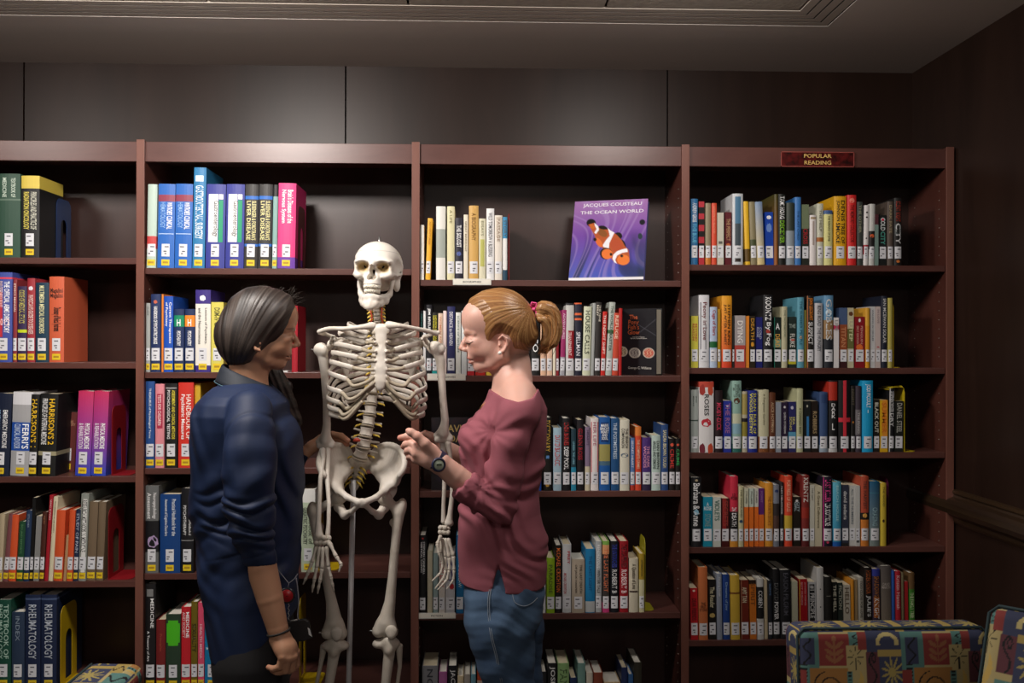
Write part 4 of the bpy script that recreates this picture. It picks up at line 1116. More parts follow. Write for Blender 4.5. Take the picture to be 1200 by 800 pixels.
disc_me = ds.mesh('disc'); disc_me.materials.append(M_CART)
for i, (ty, py) in enumerate(levels):
    a = spine_at(py); u = spine_at(py - 3) - spine_at(py + 3); u /= np.linalg.norm(u)
    o = bpy.data.objects.new('vertebra', protos[ty][0]); link(o); adopt(o)
    o.matrix_parent_inverse = Matrix.Identity(4); o.location = Vector(a) - SK.location
    rx = math.atan2(-u[1], u[2]); ry = math.atan2(u[0], u[2]); o.rotation_euler = (rx, ry, 0)
    if ty == 't': s = .85 + .03 * i * .5; o.scale = (s, s, .95)
    if ty == 'l': s = .84 + .045 * (i - 17); o.scale = (s, s, 1.)
    if py > 386:
        step = {'c': 1.5, 't': 3.7, 'l': 6.15}[ty]
        b = spine_at(py + step); d = bpy.data.objects.new('spinal_disc', disc_me if i != 20 else disc_me.copy()); link(d); adopt(d); d.matrix_parent_inverse = Matrix.Identity(4)
        d.location = Vector(b) - SK.location; d.rotation_euler = (rx, ry, 0); q = {'t': .66, 'l': .86 + .04 * (i - 17), 'c': .45}[ty]; d.scale = (q, q * .8, 1.)
    if ty != 't' or i % 2 == 0 or True:
        for s in (-1, 1):
            r0 = {'c': .010, 't': .014, 'l': .020}[ty]; L = {'c': .013, 't': .010, 'l': .016}[ty]
            p0 = a + np.array((s * r0, .008, -.003 if ty != 'l' else -.010)); p1 = p0 + np.array((s * L, .004 - .01, -.004)); p2 = p1 + np.array((s * .004, -.004, -.004))
            adopt(MB().tube([p0, p1, p2], [.0030, .0030, .0014], 8).build('spinal_nerve', M_NERVE))
for s in (-1, 1):     # vertebral arteries beside the neck bones
    pts = [spine_at(y) + np.array((s * (.0155 + .002 * math.sin(y)), -.004, 0)) for y in (355, 360, 365, 370, 374, 378, 382)]
    adopt(MB().tube(pts, .0021, 8).build('vertebral_artery', M_RED))
adopt(MB().tube([S(414.5, 516, .012), S(418.5, 515, .008), S(422, 516.5, .006)], [.004, .0062, .003], 10).build('herniated_disc', M_RED))

# --- sternum
f = Field(S(432, 466, -.14), S(462, 376, -.05), .0016)
st = lambda x, y, d: S(x, y, d)
f.cone(st(441, 386.5, -.092), st(452.5, 386.5, -.092), .0145, .0145, .006, sq=((0, 1, 0), .45))
f.cone(st(446.5, 388, -.094), st(446.8, 398, -.099), .0215, .0135, .008, sq=((0, 1, 0), .45))
f.chain([st(446.8, 398, -.100), st(446.6, 412, -.106), st(446.3, 432, -.113), st(446, 447, -.117)], [.0125, .0135, .0150, .0145], .006, sq=((0, 1, 0), .38))
f.chain([st(446, 447, -.117), st(445.7, 453, -.117), st(445.5, 459.5, -.113)], [.0130, .009, .004], .005, sq=((0, 1, 0), .4))
f.cone(st(443, 378.5, -.10), st(450, 378.5, -.10), .007, .007, .004, 's')
for y in (401, 411.5, 422.5, 432.5, 441, 447):
    for s in (-1, 1): f.ell(st(446.4 + s * 6.6, y, -.112), (.004, .006, .0045), .004)
adopt(f.build('sternum', M_BONE, smooth=1))
# --- ribs and costal cartilages
def spl(P, n=7):
    P = [np.array(p, float) for p in P]; Q = [2 * P[0] - P[1]] + P + [2 * P[-1] - P[-2]]; out = []
    for i in range(1, len(Q) - 2):
        for k in range(n):
            t = k / n; a, b, c, d = Q[i - 1], Q[i], Q[i + 1], Q[i + 2]
            out.append(.5 * ((2 * b) + (-a + c) * t + (2 * a - 5 * b + 4 * c - d) * t * t + (-a + 3 * b - 3 * c + d) * t ** 3))
    out.append(P[-1]); return out
LAT = {1: (408, 381), 2: (397, 390), 3: (391.4, 402), 4: (389, 412.7), 5: (387, 423), 6: (386, 435), 7: (386, 448), 8: (386.5, 460.5), 9: (388.5, 471), 10: (391, 480)}
JUN = {1: (432, 390), 2: (428.6, 401), 3: (425, 409.5), 4: (419.5, 419), 5: (413.8, 430.8), 6: (406.3, 444.6), 7: (400.5, 460), 8: (398, 472), 9: (397.5, 481), 10: (398, 488)}
STE = {1: 390, 2: 401, 3: 411.5, 4: 422.5, 5: 433, 6: 441, 7: 447}
def mirror(x, w): return 2 * w - x
for k in range(1, 13):
    for s in (-1, 1):
        def mx(x, c=441.8): return x if s < 0 else mirror(x, c)
        hy = 380 + (k - 1) * 7.5 + 2
        head = spine_at(hy) + np.array((s * .012, .012, 0)); ang = spine_at(hy + 3) + np.array((s * (.045 + .002 * min(k, 8)), .030, -.004))
        if k <= 10:
            lx, ly = LAT[k]; jx, jy = JUN[k]
            L = S(mx(lx), ly, .005 if k > 2 else .0)
            B = (ang * .45 + L * .55) + np.array((s * .018, .030, .010))
            fy = -.070 - .004 * min(k, 7)
            if k >= 8: fy = -.092 + .012 * (k - 8)
            J = S(mx(jx, 443.6), jy, fy)
            Fm = (L * .5 + J * .5) + np.array((s * .017, -.022, .005 if k < 7 else .0))
            if k <= 5: tail = [S((mx(jx, 443.6) * .5 + (446.4 + s * 7) * .5), (jy * .4 + STE[k] * .6) + (1.0 if k > 2 else 0), fy - .012), S(446.4 + s * 7.0, STE[k], -.098 - .0025 * k)]
            elif k == 6: tail = [S(mx(414, 443.6), 452, fy - .010), S(mx(429, 443.6), 448, fy - .014), S(446.4 + s * 7.0, STE[k], -.113)]
            elif k == 7: tail = [S(mx(408, 443.6), 467.5, fy - .006), S(mx(418, 443.6), 465, fy - .012), S(mx(430, 443.6), 455, fy - .016), S(446.4 + s * 6.4, STE[k], -.115)]
            else:
                m3 = {8: [(405, 478.5), (415, 474), (427, 463), (438, 451)], 9: [(402.5, 486), (411, 482), (421, 471.5), (431, 460.5)], 10: [(404, 490.5), (411, 486), (418, 478), (425, 470)]}[k]
                tail = [S(mx(a_, 443.6), b_, -.088 - .007 * i_) for i_, (a_, b_) in enumerate(m3)]
            full = spl([head, ang, B, L, Fm, J] + tail); pts = full[:36]; cp = full[35:]; n = len(pts)
        else:
            E = S(mx(404 if k == 11 else 412, 441.8), 474 if k == 11 else 479, .05)
            pts = spl([head, ang, (ang + E) / 2 + np.array((s * .02, .01, .004)), E]); n = len(pts)
        rad = [(.0030 + .0008 * math.sin(PI * i / n), .0056 + .0012 * math.sin(PI * i / n)) for i in range(n)]
        rad = [(b, a) for a, b in rad]
        adopt(MB().tube(pts, rad, 10, sec=None).build('rib', M_BONE)) if False else None
        m = MB(); P = [Vector(p) for p in pts]; cen = Vector(S(441.8, 430, 0)); V = []; nn = 10
        for i, p in enumerate(P):      # flat ribs: broad face looks away from the chest's axis
            t = (P[min(i + 1, n - 1)] - P[max(i - 1, 0)]).normalized()
            out = p - cen; out.z = 0; out = (out - t * out.dot(t)).normalized(); up = t.cross(out).normalized()
            a = .0032; b = .0078 if 2 < i else .005
            for j in range(nn):
                w = 2 * PI * j / nn; V.append(p + out * (math.cos(w) * a) + up * (math.sin(w) * b))
        F_ = [(i * nn + j, i * nn + (j + 1) % nn, (i + 1) * nn + (j + 1) % nn, (i + 1) * nn + j) for i in range(n - 1) for j in range(nn)]
        m.add(V, F_ + [tuple(range(nn)), tuple((n - 1) * nn + j for j in range(nn - 1, -1, -1))], smooth=True)
        adopt(m.build('rib', M_BONE, fixn=True))
        if k > 10: cp = None
        if cp: adopt(MB().tube(cp, [.0058 if k < 6 else .0056] * len(cp), 10).build('costal_cartilage', M_CART if k > 5 or True else M_BONE))
# --- shoulder girdle
for s in (-1, 1):
    c = [S(436.5, 382, -.092), S(424, 383, -.102), S(404, 385, -.082), S(386, 385, -.052), S(374, 388.5, -.030)] if s < 0 else \
        [S(455.5, 381, -.092), S(468, 381.5, -.102), S(484, 384.5, -.082), S(500, 387.5, -.052), S(511.5, 391, -.030)]
    bone('clavicle', spl(c, 3), [.0120, .0105, .0085, .0072, .0066, .0064, .0064, .0064, .0064, .0066, .0068, .007, .0065], k=.003)
    hx, hy = (377, 409.5) if s < 0 else (511, 407.5)
    f = Field(np.minimum(S(365, 452, -.06), S(365, 452, .12)), np.maximum(S(425, 378, .12), S(425, 378, -.06)), .002) if s < 0 else \
        Field(np.minimum(S(458, 452, -.06), S(458, 452, .12)), np.maximum(S(524, 378, .12), S(524, 378, -.06)), .002)
    q = (lambda x: x) if s < 0 else (lambda x: 888 - x)
    f.cone(S(q(388), 404, .022), S(q(391), 396, .030), .010, .008, .006)          # glenoid neck
    f.ell(S(q(386), 405, .018), (.007, .012, .016), .006)
    f.chain([S(q(388), 401, .0), S(q(391), 395, -.02), S(q(393), 397, -.038)], [.0065, .0055, .0055], .006)    # coracoid
    f.chain([S(q(402), 400, .075), S(q(388), 394, .062), S(q(378), 390, .035), S(q(374.5), 389.5, .0)], [.004, .0055, .007, .0065], .006)   # spine + acromion
    for t in np.linspace(0, 1, 9):                                                 # blade
        a = S(q(391), 402 + t * 4, .030); b = S(q(412 - 6 * t), 396 + t * 46, .088 - .004 * t)
        f.cone(a * (1 - t * .55) + b * t * .55, b, .0042, .0036, .008)
    f.chain([S(q(412), 396, .088), S(q(410), 418, .092), S(q(405), 442, .084)], [.0045, .0045, .006], .006)
    adopt(f.build('scapula', M_BONE, smooth=1))
    # upper arm
    if s < 0: P = [(377, 409.5, .0), (379, 421, 0), (380.5, 440, .0), (382.5, 470, .002), (383, 497, .0), (381.5, 516, -.002)]
    else: P = [(511.5, 407.5, .0), (516, 421, 0), (517.3, 440, .0), (519, 466, .002), (521.5, 492, .0), (519.5, 509, -.002)]
    P3 = [S(*p) for p in P]
    ex = [(S(P[0][0] - (1 if s < 0 else 2), P[0][1], .002), (.0215, .0215, .0205), 'e'), (S(P[0][0] + (2.5 * s * -1 if s < 0 else 5.5), P[0][1] + 1, -.012), (.012, .012, .016), 'e'),
          (S(P[-1][0] - 7, P[-1][1] + 6, 0), S(P[-1][0] + 7, P[-1][1] + 6, 0), .0095, .0105, 'c'), (S(P[-1][0] - 9.5, P[-1][1] + 1, .004), S(P[-1][0], P[-1][1] - 10, .0), .006, .006, 'c'),
          (S(P[-1][0] + 9, P[-1][1] + 3, .0), S(P[-1][0], P[-1][1] - 8, .0), .006, .006, 'c')]
    hum = bone('humerus', P3, [.0165, .0145, .0115, .0105, .0115, .0150], extra=ex)
    MB().tube([S(P[0][0] + s * 8, P[0][1], 0), S(P[0][0] + s * 13, P[0][1], 0)], .002, 6).build('pin', M_PIN, hum)
    # forearm bones
    if s < 0:
        R_ = [(378, 528, -.024), (379, 538, -.036), (375.5, 560, -.07), (374, 590, -.10), (373, 614, -.12), (373.5, 627, -.13)]
        U_ = [(384.5, 522, .006), (384, 532, -.010), (383.5, 560, -.05), (385.5, 590, -.09), (385, 614, -.115), (384, 626, -.125)]
    else:
        R_ = [(525, 520, -.004), (527.5, 532, -.004), (530.5, 556, .0), (530, 580, .0), (527.5, 602, .0), (526, 612, .0)]
        U_ = [(518, 514, .012), (519.5, 524, .008), (521, 548, .004), (520.5, 572, .002), (519.5, 598, .002), (519.5, 611, .0)]
    bone('radius', [S(*p) for p in R_], [.0100, .0062, .0062, .0068, .0080, .0120], k=.004, extra=[(S(R_[-1][0], R_[-1][1] + 1, R_[-1][2]), (.014, .010, .009), 'e')])
    bone('ulna', [S(*p) for p in U_], [.0105, .0090, .0068, .0060, .0058, .0070], k=.004)
    # hand
    hand = empty('hand'); adopt(hand); hand.matrix_parent_inverse = Matrix.Identity(4)
    HD = -.13 if s < 0 else 0.
    hc = S(378, 634, HD) if s < 0 else S(520.5, 622); hand.location = Vector(hc) - SK.location; hc = Vector(hc)
    rnd = random.Random(5); cb = []
    for r in range(2):
        for c_ in range(4):
            p = (hc + Vector(((c_ - 1.5) * .0115 * (1 if s < 0 else .62), rnd.uniform(-.004, .004) - .003, .010 - .0125 * r)))
            ff = Field(np.array(p) - .013, np.array(p) + .013, .0016); ff.ell(p, (.0078, .0075, .0082), 0).ell(np.array(p) + np.array((rnd.uniform(-.004, .004), -.002, rnd.uniform(-.003, .003))), (.005, .005, .005), .003)
            cb.append(ff)
    V = []; Fc = []; off = 0
    for ff in cb:
        v, q_ = ff.verts(); V.append(v - np.array(hc)); Fc.append(q_ + off); off += len(v)
    np_mesh('carpal_bones', np.concatenate(V), np.concatenate(Fc), M_BONE2, hand)
    if s < 0:
        FG = [[(371, 641, 0), (365.5, 659, -.01), (361, 671, -.012), (358, 678, -.010), (355.5, 684, -.006)],
              [(374.5, 642, -.004), (371, 665, -.014), (368.3, 679, -.018), (366.8, 687, -.016), (366, 693.5, -.012)],
              [(378.5, 642, -.006), (377.5, 666, -.016), (375, 680, -.02), (373.2, 688, -.018), (372.3, 695, -.014)],
              [(382.5, 641.5, -.006), (385, 664, -.014), (387.8, 676, -.018), (389.6, 685, -.016), (391.2, 692.5, -.012)],
              [(386, 637, -.01), (394, 652, -.022), (400, 661, -.026), (397.3, 669.5, -.026)]]
    else:
        FG = [[(516.5, 631, .004), (517, 648, .0), (519, 661, -.004), (516.5, 671, -.006), (506.3, 680.5, -.008)],
              [(519, 632, -.002), (521.5, 652, -.008), (522.5, 668, -.012), (519.5, 677.5, -.013), (510, 689.5, -.014)],
              [(522, 632, -.006), (526.5, 653, -.012), (526.5, 668, -.016), (524, 679, -.017), (513, 691, -.018)],
              [(525, 632, -.006), (531.5, 651, -.012), (532.3, 668, -.014), (531.5, 679, -.014), (523.5, 690, -.014)],
              [(516.5, 629, -.014), (512.5, 637, -.022), (514.5, 648, -.026), (517.5, 657, -.026)]]
    for fi, fg in enumerate(FG):
        fe = empty('finger' if fi < 4 else 'thumb'); fe.parent = hand
        for bi in range(len(fg) - 1):
            a, b = S(fg[bi][0], fg[bi][1] - (0 if bi else 1.5), fg[bi][2] + HD), S(fg[bi + 1][0], fg[bi + 1][1], fg[bi + 1][2] + HD); d = b - a; a2 = a + d * .04; b2 = b - d * .04
            rr = [.0064, .0056, .0049, .0042][bi]
            last = bi == len(fg) - 2
            P5 = [a2, a2 + d * .12, (a2 + b2) / 2, b2 - d * .1, b2]
            ra = [rr, rr * 1.05, rr * .66, rr * .9, rr * 1.0] if not last else [rr, rr, rr * .6, rr * .55, rr * .5]
            V5 = [Vector(p) - hc for p in P5]
            MB().tube([V5[0] - (V5[1] - V5[0]).normalized() * rr * .5] + V5 + [V5[-1] + (V5[-1] - V5[-2]).normalized() * rr * .5], [rr * .4] + ra + [rr * .35], 10).build('metacarpal' if bi == 0 else 'phalanx', M_BONE2, fe)
# --- pelvis
f = Field(np.minimum(S(366, 606, -.10), S(366, 606, .14)), np.maximum(S(484, 512, .14), S(484, 512, -.10)), .0021)
PC = 424.
for s in (-1, 1):
    q = lambda x: PC + s * x
    # wing: a bowl-shaped blade built of fans from the hip socket to the crest
    crest = [(11, 536, .082), (17, 526, .078), (26, 521.5, .060), (36, 521.5, .030), (45, 527, -.002), (50, 538, -.030), (49, 549, -.050), (44, 557, -.056)]
    root = [(14, 549, .062), (16, 549, .055), (19, 552, .040), (22, 556, .024), (25, 560, .006), (28, 565, -.008), (30, 568, -.020), (31, 572, -.026)]
    cr = spl([S(q(a), b, c) for a, b, c in crest], 3); rt = spl([S(q(a), b, c) for a, b, c in root], 3)
    for i, (a, b) in enumerate(zip(rt, cr)):
        mid = (a + b) / 2 + np.array((s * .006, .012, -.006))
        f.chain([a, mid, b], [.0085, .0045, .0050], .010)
    for a, b in zip(cr[:-1], cr[1:]): f.cone(a, b, .0068, .0068, .006)
    f.ell(S(q(31), 574, -.012), (.027, .027, .028), .012)                     # socket block
    f.chain([S(q(14), 549, .062), S(q(22), 558, .03), S(q(30), 570, .0)], [.012, .012, .016], .010)
    f.chain([S(q(27), 574, -.030), S(q(17), 582.5, -.062), S(q(4), 588, -.076)], [.0110, .0080, .0100], .008)    # upper pubic ramus
    f.chain([S(q(3.5), 591, -.072), S(q(12), 599, -.050), S(q(20), 603, -.024), S(q(27), 594, .0), S(q(30), 582, .0)], [.0085, .0070, .0125, .0135, .015], .008)
    f.ell(S(q(36), 577, -.022), (.020, .020, .021), .004, 's')               # hip socket
f.cone(S(PC, 586.5, -.078), S(PC, 592, -.074), .007, .007, .006)
pv = f.build('pelvis', M_BONE, smooth=1); adopt(pv)
f = Field(np.minimum(S(398, 584, .0), S(398, 584, .14)), np.maximum(S(446, 524, .14), S(446, 524, .0)), .002)
f.chain([S(421.5, 538, .052), S(419, 550, .078), S(416.5, 561, .092), S(414.5, 570, .088), S(413.5, 577, .076)], [.026, .024, .017, .011, .006], .01, sq=((0, 1, 0), .55))
for s in (-1, 1): f.cone(S(421 + s * 6, 541, .062), S(421 + s * 12, 545, .078), .014, .012, .008, sq=((0, 1, 0), .6))
for r in range(3):
    for s in (-1, 1): f.ell(S(418.5 - r * 1.5 + s * (4.3 - r * .6), 548 + 6.5 * r, .062 + .008 * r), (.0035, .02, .0035), .003, 's')
adopt(f.build('sacrum', M_BONE2, smooth=1))
for r in range(4):
    for s in (-1, 1):
        b = S(418 - r * 1.2 + s * (4.5 - r * .5), 547.5 + 5.5 * r, .050 + .008 * r)
        adopt(MB().tube([b, b + np.array((s * .012, -.010, -.006)), b + np.array((s * .020, -.006, -.020))], [.0032, .003, .0012], 8).build('spinal_nerve', M_NERVE))
# --- legs
for s in (-1, 1):
    if s < 0:
        Fm = [(368, 603, .0), (371, 625, -.004), (377, 655, -.006), (383.5, 682, -.004), (388.5, 705, -.002), (391.5, 728, 0)]; hd = (398, 582, -.006); tro = (366, 595, .004)
        kn = (392.3, 741); pa = (394.5, 741.5); Tb = [(393, 754, 0), (391, 768, 0), (386, 800, .0), (380, 850, .01), (376, 912, .02)]; Fi = [(379.5, 757, .012), (375.5, 780, .014), (368, 815, .02), (364, 860, .026), (365, 915, .03)]
    else:
        Fm = [(467.5, 602, .0), (465, 620, -.004), (462.5, 645, -.006), (460, 675, -.004), (457, 705, -.002), (452.5, 728, 0)]; hd = (450.5, 583, -.006); tro = (471.5, 591, .004)
        kn = (451.8, 739); pa = (458.5, 739.5); Tb = [(455.5, 752, 0), (456, 766, 0), (452, 800, .0), (448, 850, .01), (446, 912, .02)]; Fi = [(468, 757, .016), (468.5, 780, .018), (464, 815, .024), (461, 860, .03), (459, 915, .03)]
    ex = [(S(*hd), (.0205, .0205, .0205), 'e'), (S(*hd), S(Fm[0][0] - s * 2, Fm[0][1] - 4, 0), .0125, .0130, 'c'), (S(*tro), (.0135, .017, .019), 'e'),
          (S(kn[0] - 7.5, kn[1], .004), (.0205, .026, .0190), 'e'), (S(kn[0] + 7, kn[1] + 1, .004), (.0195, .026, .0185), 'e'), (S(kn[0], kn[1] - 7, .0), (.027, .018, .022), 'e'), (S(Fm[1][0] - s * 5.5, Fm[1][1] - 8, .012), (.008, .008, .010), 'e')]
    fo = bone('femur', [S(*p) for p in Fm], [.0165, .0140, .0130, .0132, .0160, .0240], h=.0022, k=.012, extra=ex, m=M_BONE2)
    MB().tube([S(kn[0] - 15, kn[1], 0), S(kn[0] - 19, kn[1], 0)], .0022, 6).build('pin', M_PIN, fo)
    pt = Field(S(pa[0], pa[1], -.03) - .03, S(pa[0], pa[1], -.03) + .03, .0018); pt.ell(S(pa[0], pa[1], -.029), (.0180, .0085, .0185), 0).ell(S(pa[0], pa[1] + 5, -.028), (.010, .008, .011), .008)
    adopt(pt.build('patella', M_BONE2, smooth=1))
    ex = [(S(kn[0] - 8, kn[1] + 15, .004), (.0190, .024, .0125), 'e'), (S(kn[0] + 9.5, kn[1] + 15, .004), (.0190, .024, .0125), 'e'), (S(Tb[1][0], Tb[1][1] - 4, -.018), (.009, .008, .012), 'e'), (S(Tb[-1][0], Tb[-1][1], .0), (.021, .02, .014), 'e')]
    bone('tibia', [S(*p) for p in Tb], [.0235, .0165, .0135, .0118, .0150], h=.0024, k=.009, extra=ex, m=M_BONE2)
    bone('fibula', [S(*p) for p in Fi], [.0105, .0062, .0055, .0055, .0095], h=.0022, k=.004, m=M_BONE2)
    # foot, below the picture
    z0 = .16; ax = float(S(*Tb[-1])[0])
    fo = Field((ax - .07, YS - .20, z0 - .09), (ax + .07, YS + .10, z0 + .05), .003)
    fo.ell((ax, YS + .01, z0), (.022, .026, .018), 0).cone((ax, YS + .02, z0 - .02), (ax, YS + .065, z0 - .04), .02, .018, .01)
    fo.cone((ax, YS - .01, z0 - .01), (ax, YS - .07, z0 - .03), .022, .02, .01)
    for t in range(5): fo.chain([(ax + (t - 2) * .011, YS - .06, z0 - .032), (ax + (t - 2) * .016, YS - .12, z0 - .052), (ax + (t - 2) * .018, YS - .165, z0 - .060)], [.006, .005, .004], .003)
    adopt(fo.build('foot', M_BONE2))
# --- stand
p0 = S(414.2, 562, .060); p1 = S(408.7, 800, .060); d = (p1 - p0) / (p0[2] - p1[2]); p2 = p1 + d * (p1[2] - .06)
adopt(MB().tube([p0, p1, p2], .0082, 16).build('stand_pole', M_STEEL))
bs = MB()
for k in range(5):
    a = 2 * PI * k / 5 + .3; e = Vector((p2[0] + .27 * math.cos(a), p2[1] + .27 * math.sin(a) * .8 - .02, .075))
    bs.tube([(p2[0], p2[1], .075), e], [(.012, .014), (.010, .010)], 8)
adopt(bs.build('stand_base', mat('black enamel', '#1a1a1c', .35)))
for k in range(5):
    a = 2 * PI * k / 5 + .3
    adopt(MB().lathe([(.004, -.012), (.028, -.012), (.030, 0), (.028, .012), (.004, .012)], 16, (p2[0] + .27 * math.cos(a), p2[1] + .27 * math.sin(a) * .8 - .02, .0302), 'X').build('caster', mat('black enamel')))
# ---------------------------------------------------------------- the two people
def join_build(name, parts, m, parent=None, smooth=1):
    """several fields polygonised into one mesh; parts = [(field, colour function)]"""
    Vs, Fs, Cs, off = [], [], [], 0
    for f, cf in parts:
        V, Fc = f.verts()
        E = np.concatenate([Fc[:, [0, 1]], Fc[:, [1, 2]], Fc[:, [2, 3]], Fc[:, [3, 0]]])
        n = np.bincount(E[:, 0], minlength=len(V)) + np.bincount(E[:, 1], minlength=len(V))
        for _ in range(smooth):
            A = np.stack([np.bincount(E[:, 0], V[E[:, 1], k], len(V)) + np.bincount(E[:, 1], V[E[:, 0], k], len(V)) for k in range(3)], 1)
            V = V * .5 + A / np.maximum(n, 1)[:, None] * .5
        Vs.append(V); Fs.append(Fc + off); Cs.append(cf(V)); off += len(V)
    return np_mesh(name, np.concatenate(Vs), np.concatenate(Fs), m, parent, np.concatenate(Cs))
def blob_mix(c, V, p, r, col, amt=1., pw=2.):
    d = np.sqrt((((V - np.array(p)) / np.array(r)) ** 2).sum(1)); w = np.clip(1.4 - d, 0, 1) ** pw * amt
    w = np.clip(w, 0, 1)[:, None]; return c * (1 - w) + np.array(col) * w
def poly_sdf(px, pz, poly):
    """signed distance (negative inside) of 2-D points to a polygon"""
    d = np.full(px.shape, 1e9); ins = np.zeros(px.shape, bool); n = len(poly)
    for i in range(n):
        ax, az = poly[i]; bx, bz = poly[(i + 1) % n]
        ex, ez = bx - ax, bz - az; wx, wz = px - ax, pz - az
        t = np.clip((wx * ex + wz * ez) / (ex * ex + ez * ez), 0, 1)
        d = np.minimum(d, (wx - t * ex) ** 2 + (wz - t * ez) ** 2)
        c = ((az <= pz) & (bz > pz)) | ((bz <= pz) & (az > pz))
        xi = ax + (pz - az) / (ez if abs(ez) > 1e-9 else 1e-9) * ex
        ins ^= c & (px < xi)
    return np.where(ins, -1, 1) * np.sqrt(d)
def vnoise(x, seed=0):
    """smooth 1-D value noise"""
    r = np.random.RandomState(seed).rand(512); i = np.floor(x).astype(int); t = x - i; t = t * t * (3 - 2 * t)
    return r[i % 512] * (1 - t) + r[(i + 1) % 512] * t
def head_field(P, rot, h=.0019, narrow=1.):
    """P(px, py, off) -> world for a head seen in profile; off = distance from the midline"""
    c = P(584, 395, 0); f = Field(c - np.array((.15, .13, .16)), c + np.array((.15, .13, .155)), h)
    def E(x, y, o, r, k=.012, op='u'):
        for s in ((-1, 1) if o else (1,)): f.ell(P(x, y, s * o), r, k, op, R=rot)
    f.ell(P(584, 377, 0), (.088, .071, .083), 0, R=rot); f.ell(P(602, 392, 0), (.062, .062, .055), .03, R=rot)
    E(561, 373, 0, (.046, .058, .046), .03); E(566, 405, 0, (.044, .050, .048), .02)
    E(556, 418, 0, (.017, .027, .020), .015); E(562.3, 428, 0, (.0185, .020, .0185), .012)
    for s in (-1, 1):
        f.chain([P(563, 429, s * .010), P(577, 425, s * .034), P(590, 416, s * .048), P(594, 400, s * .054)], [.0145, .0140, .0135, .014], .012)
        f.chain([P(545.5, 390.5, s * .010), P(549, 388.5, s * .028), P(556, 391, s * .044)], [.0050, .0052, .005], .008)
    E(561, 409, .032, (.021, .018, .020), .015); E(575, 411, .036, (.028, .019, .024), .02); E(557, 401.5, .040, (.017, .012, .011), .012)
    E(543.4, 399.3, .030, (.0105, .0150, .0085), .007, 's')
    E(551.0, 399.6, .0300, (.0135, .0150, .0105), .003)
    f.chain([P(547.5, 394, 0), P(543.6, 402, 0), P(541.6, 407, 0)], [.0070, .0070, .0082], .006)
    E(541.4, 407.8, 0, (.0086, .0088, .0078), .004); E(545.4, 409.6, .0088, (.0088, .0055, .0062), .004)
    E(543.8, 412.6, .0050, (.0045, .0028, .0030), .002, 's')
    E(551.2, 419.0, 0, (.0090, .0210, .0052), .003); E(552.4, 424.4, 0, (.0085, .0180, .0055), .003)
    E(546.6, 421.9, 0, (.0075, .0260, .0011), .0018, 's'); E(553.6, 421.6, .0205, (.004, .004, .0018), .004, 's')
    E(550.3, 428.2, 0, (.004, .016, .0028), .005, 's')
    # ears
    for s in (-1, 1):
        f.ell(P(588.2, 403.5, s * .0690), (.0125, .0060, .0220), .004, R=rot)
        f.chain([P(584, 397, s * .073), P(588, 393.5, s * .077), P(593, 397, s * .078), P(593.4, 404, s * .077), P(589.4, 411, s * .075), P(585.6, 412.8, s * .072)], [.0032, .0034, .0034, .0034, .0042, .0048], .003)
        f.ell(P(588.2, 402.5, s * .0800), (.0072, .0065, .0125), .003, 's', R=rot)
        f.ell(P(584.6, 404.5, s * .074), (.003, .003, .004), .003, R=rot)
    return f
def face_colors(V, P, skin, lip, brow, ruddy=.35, brow_a=.6):
    c = np.tile(np.array(skin), (len(V), 1)); red = np.array(skin) * np.array((1.05, .72, .62))
    for s in (-1, 1):
        c = blob_mix(c, V, P(556, 409, s * .042), (.026, .024, .022), red, ruddy)
        c = blob_mix(c, V, P(588, 402, s * .076), (.02, .012, .022), red, .30)
        c = blob_mix(c, V, P(548.5, 389.2, s * .026), (.013, .016, .0032), brow, brow_a, 1.)
        c = blob_mix(c, V, P(553.5, 389.6, s * .040), (.010, .012, .003), brow, brow_a, 1.)
        c = blob_mix(c, V, P(547.5, 398.8, s * .030), (.008, .014, .006), np.array(skin) * .62, .6, 1.)
    c = blob_mix(c, V, P(540.5, 408, 0), (.010, .012, .010), red, ruddy * 1.2)
    c = blob_mix(c, V, P(549.0, 419.2, 0), (.010, .022, .0046), lip, .9, 1.); c = blob_mix(c, V, P(550.0, 424.2, 0), (.010, .020, .0052), lip, .9, 1.)
    c = blob_mix(c, V, P(549.5, 421.8, 0), (.014, .026, .0014), np.array(lip) * .45, .9, 1.)
    return c
def bnd(x0, x1, y0, y1, Y0, Y1):
    P = np.array([W(x, y, Y) for x in (x0, x1) for y in (y0, y1) for Y in (Y0, Y1)]); return P.min(0), P.max(0)
def surf_y(f, x, z, y0, y1=-.5, lift=.0008):
    """y of the outermost surface met going from y0 towards y1 at (x, z)"""
    i = int(round((x - f.lo[0]) / f.h)); k = int(round((z - f.lo[2]) / f.h)); i = min(max(i, 0), f.n[0] - 1); k = min(max(k, 0), f.n[2] - 1)
    col = f.d[i, :, k]; j = np.argmax(col < 0); 
    if col[j] >= 0: return None
    if j > 0: t = col[j - 1] / (col[j - 1] - col[j]); return f.lo[1] + (j - 1 + t) * f.h - lift
    return f.lo[1] - lift
def on_surf(f, pix, Y, lift=.001):
    out = []
    for (x, y) in pix:
        yy = Y
        for _ in range(4):
            p = at(x, y, yy); q = surf_y(f, p.x, p.z, -1, lift=lift)
            if q is None: break
            yy = q
        out.append(np.array(at(x, y, yy)))
    return out
M_SKIN = mat('skin', '#c8907c', .48, attr=True, sss=.12, bump=(350, .10, .0006), spec=.45)

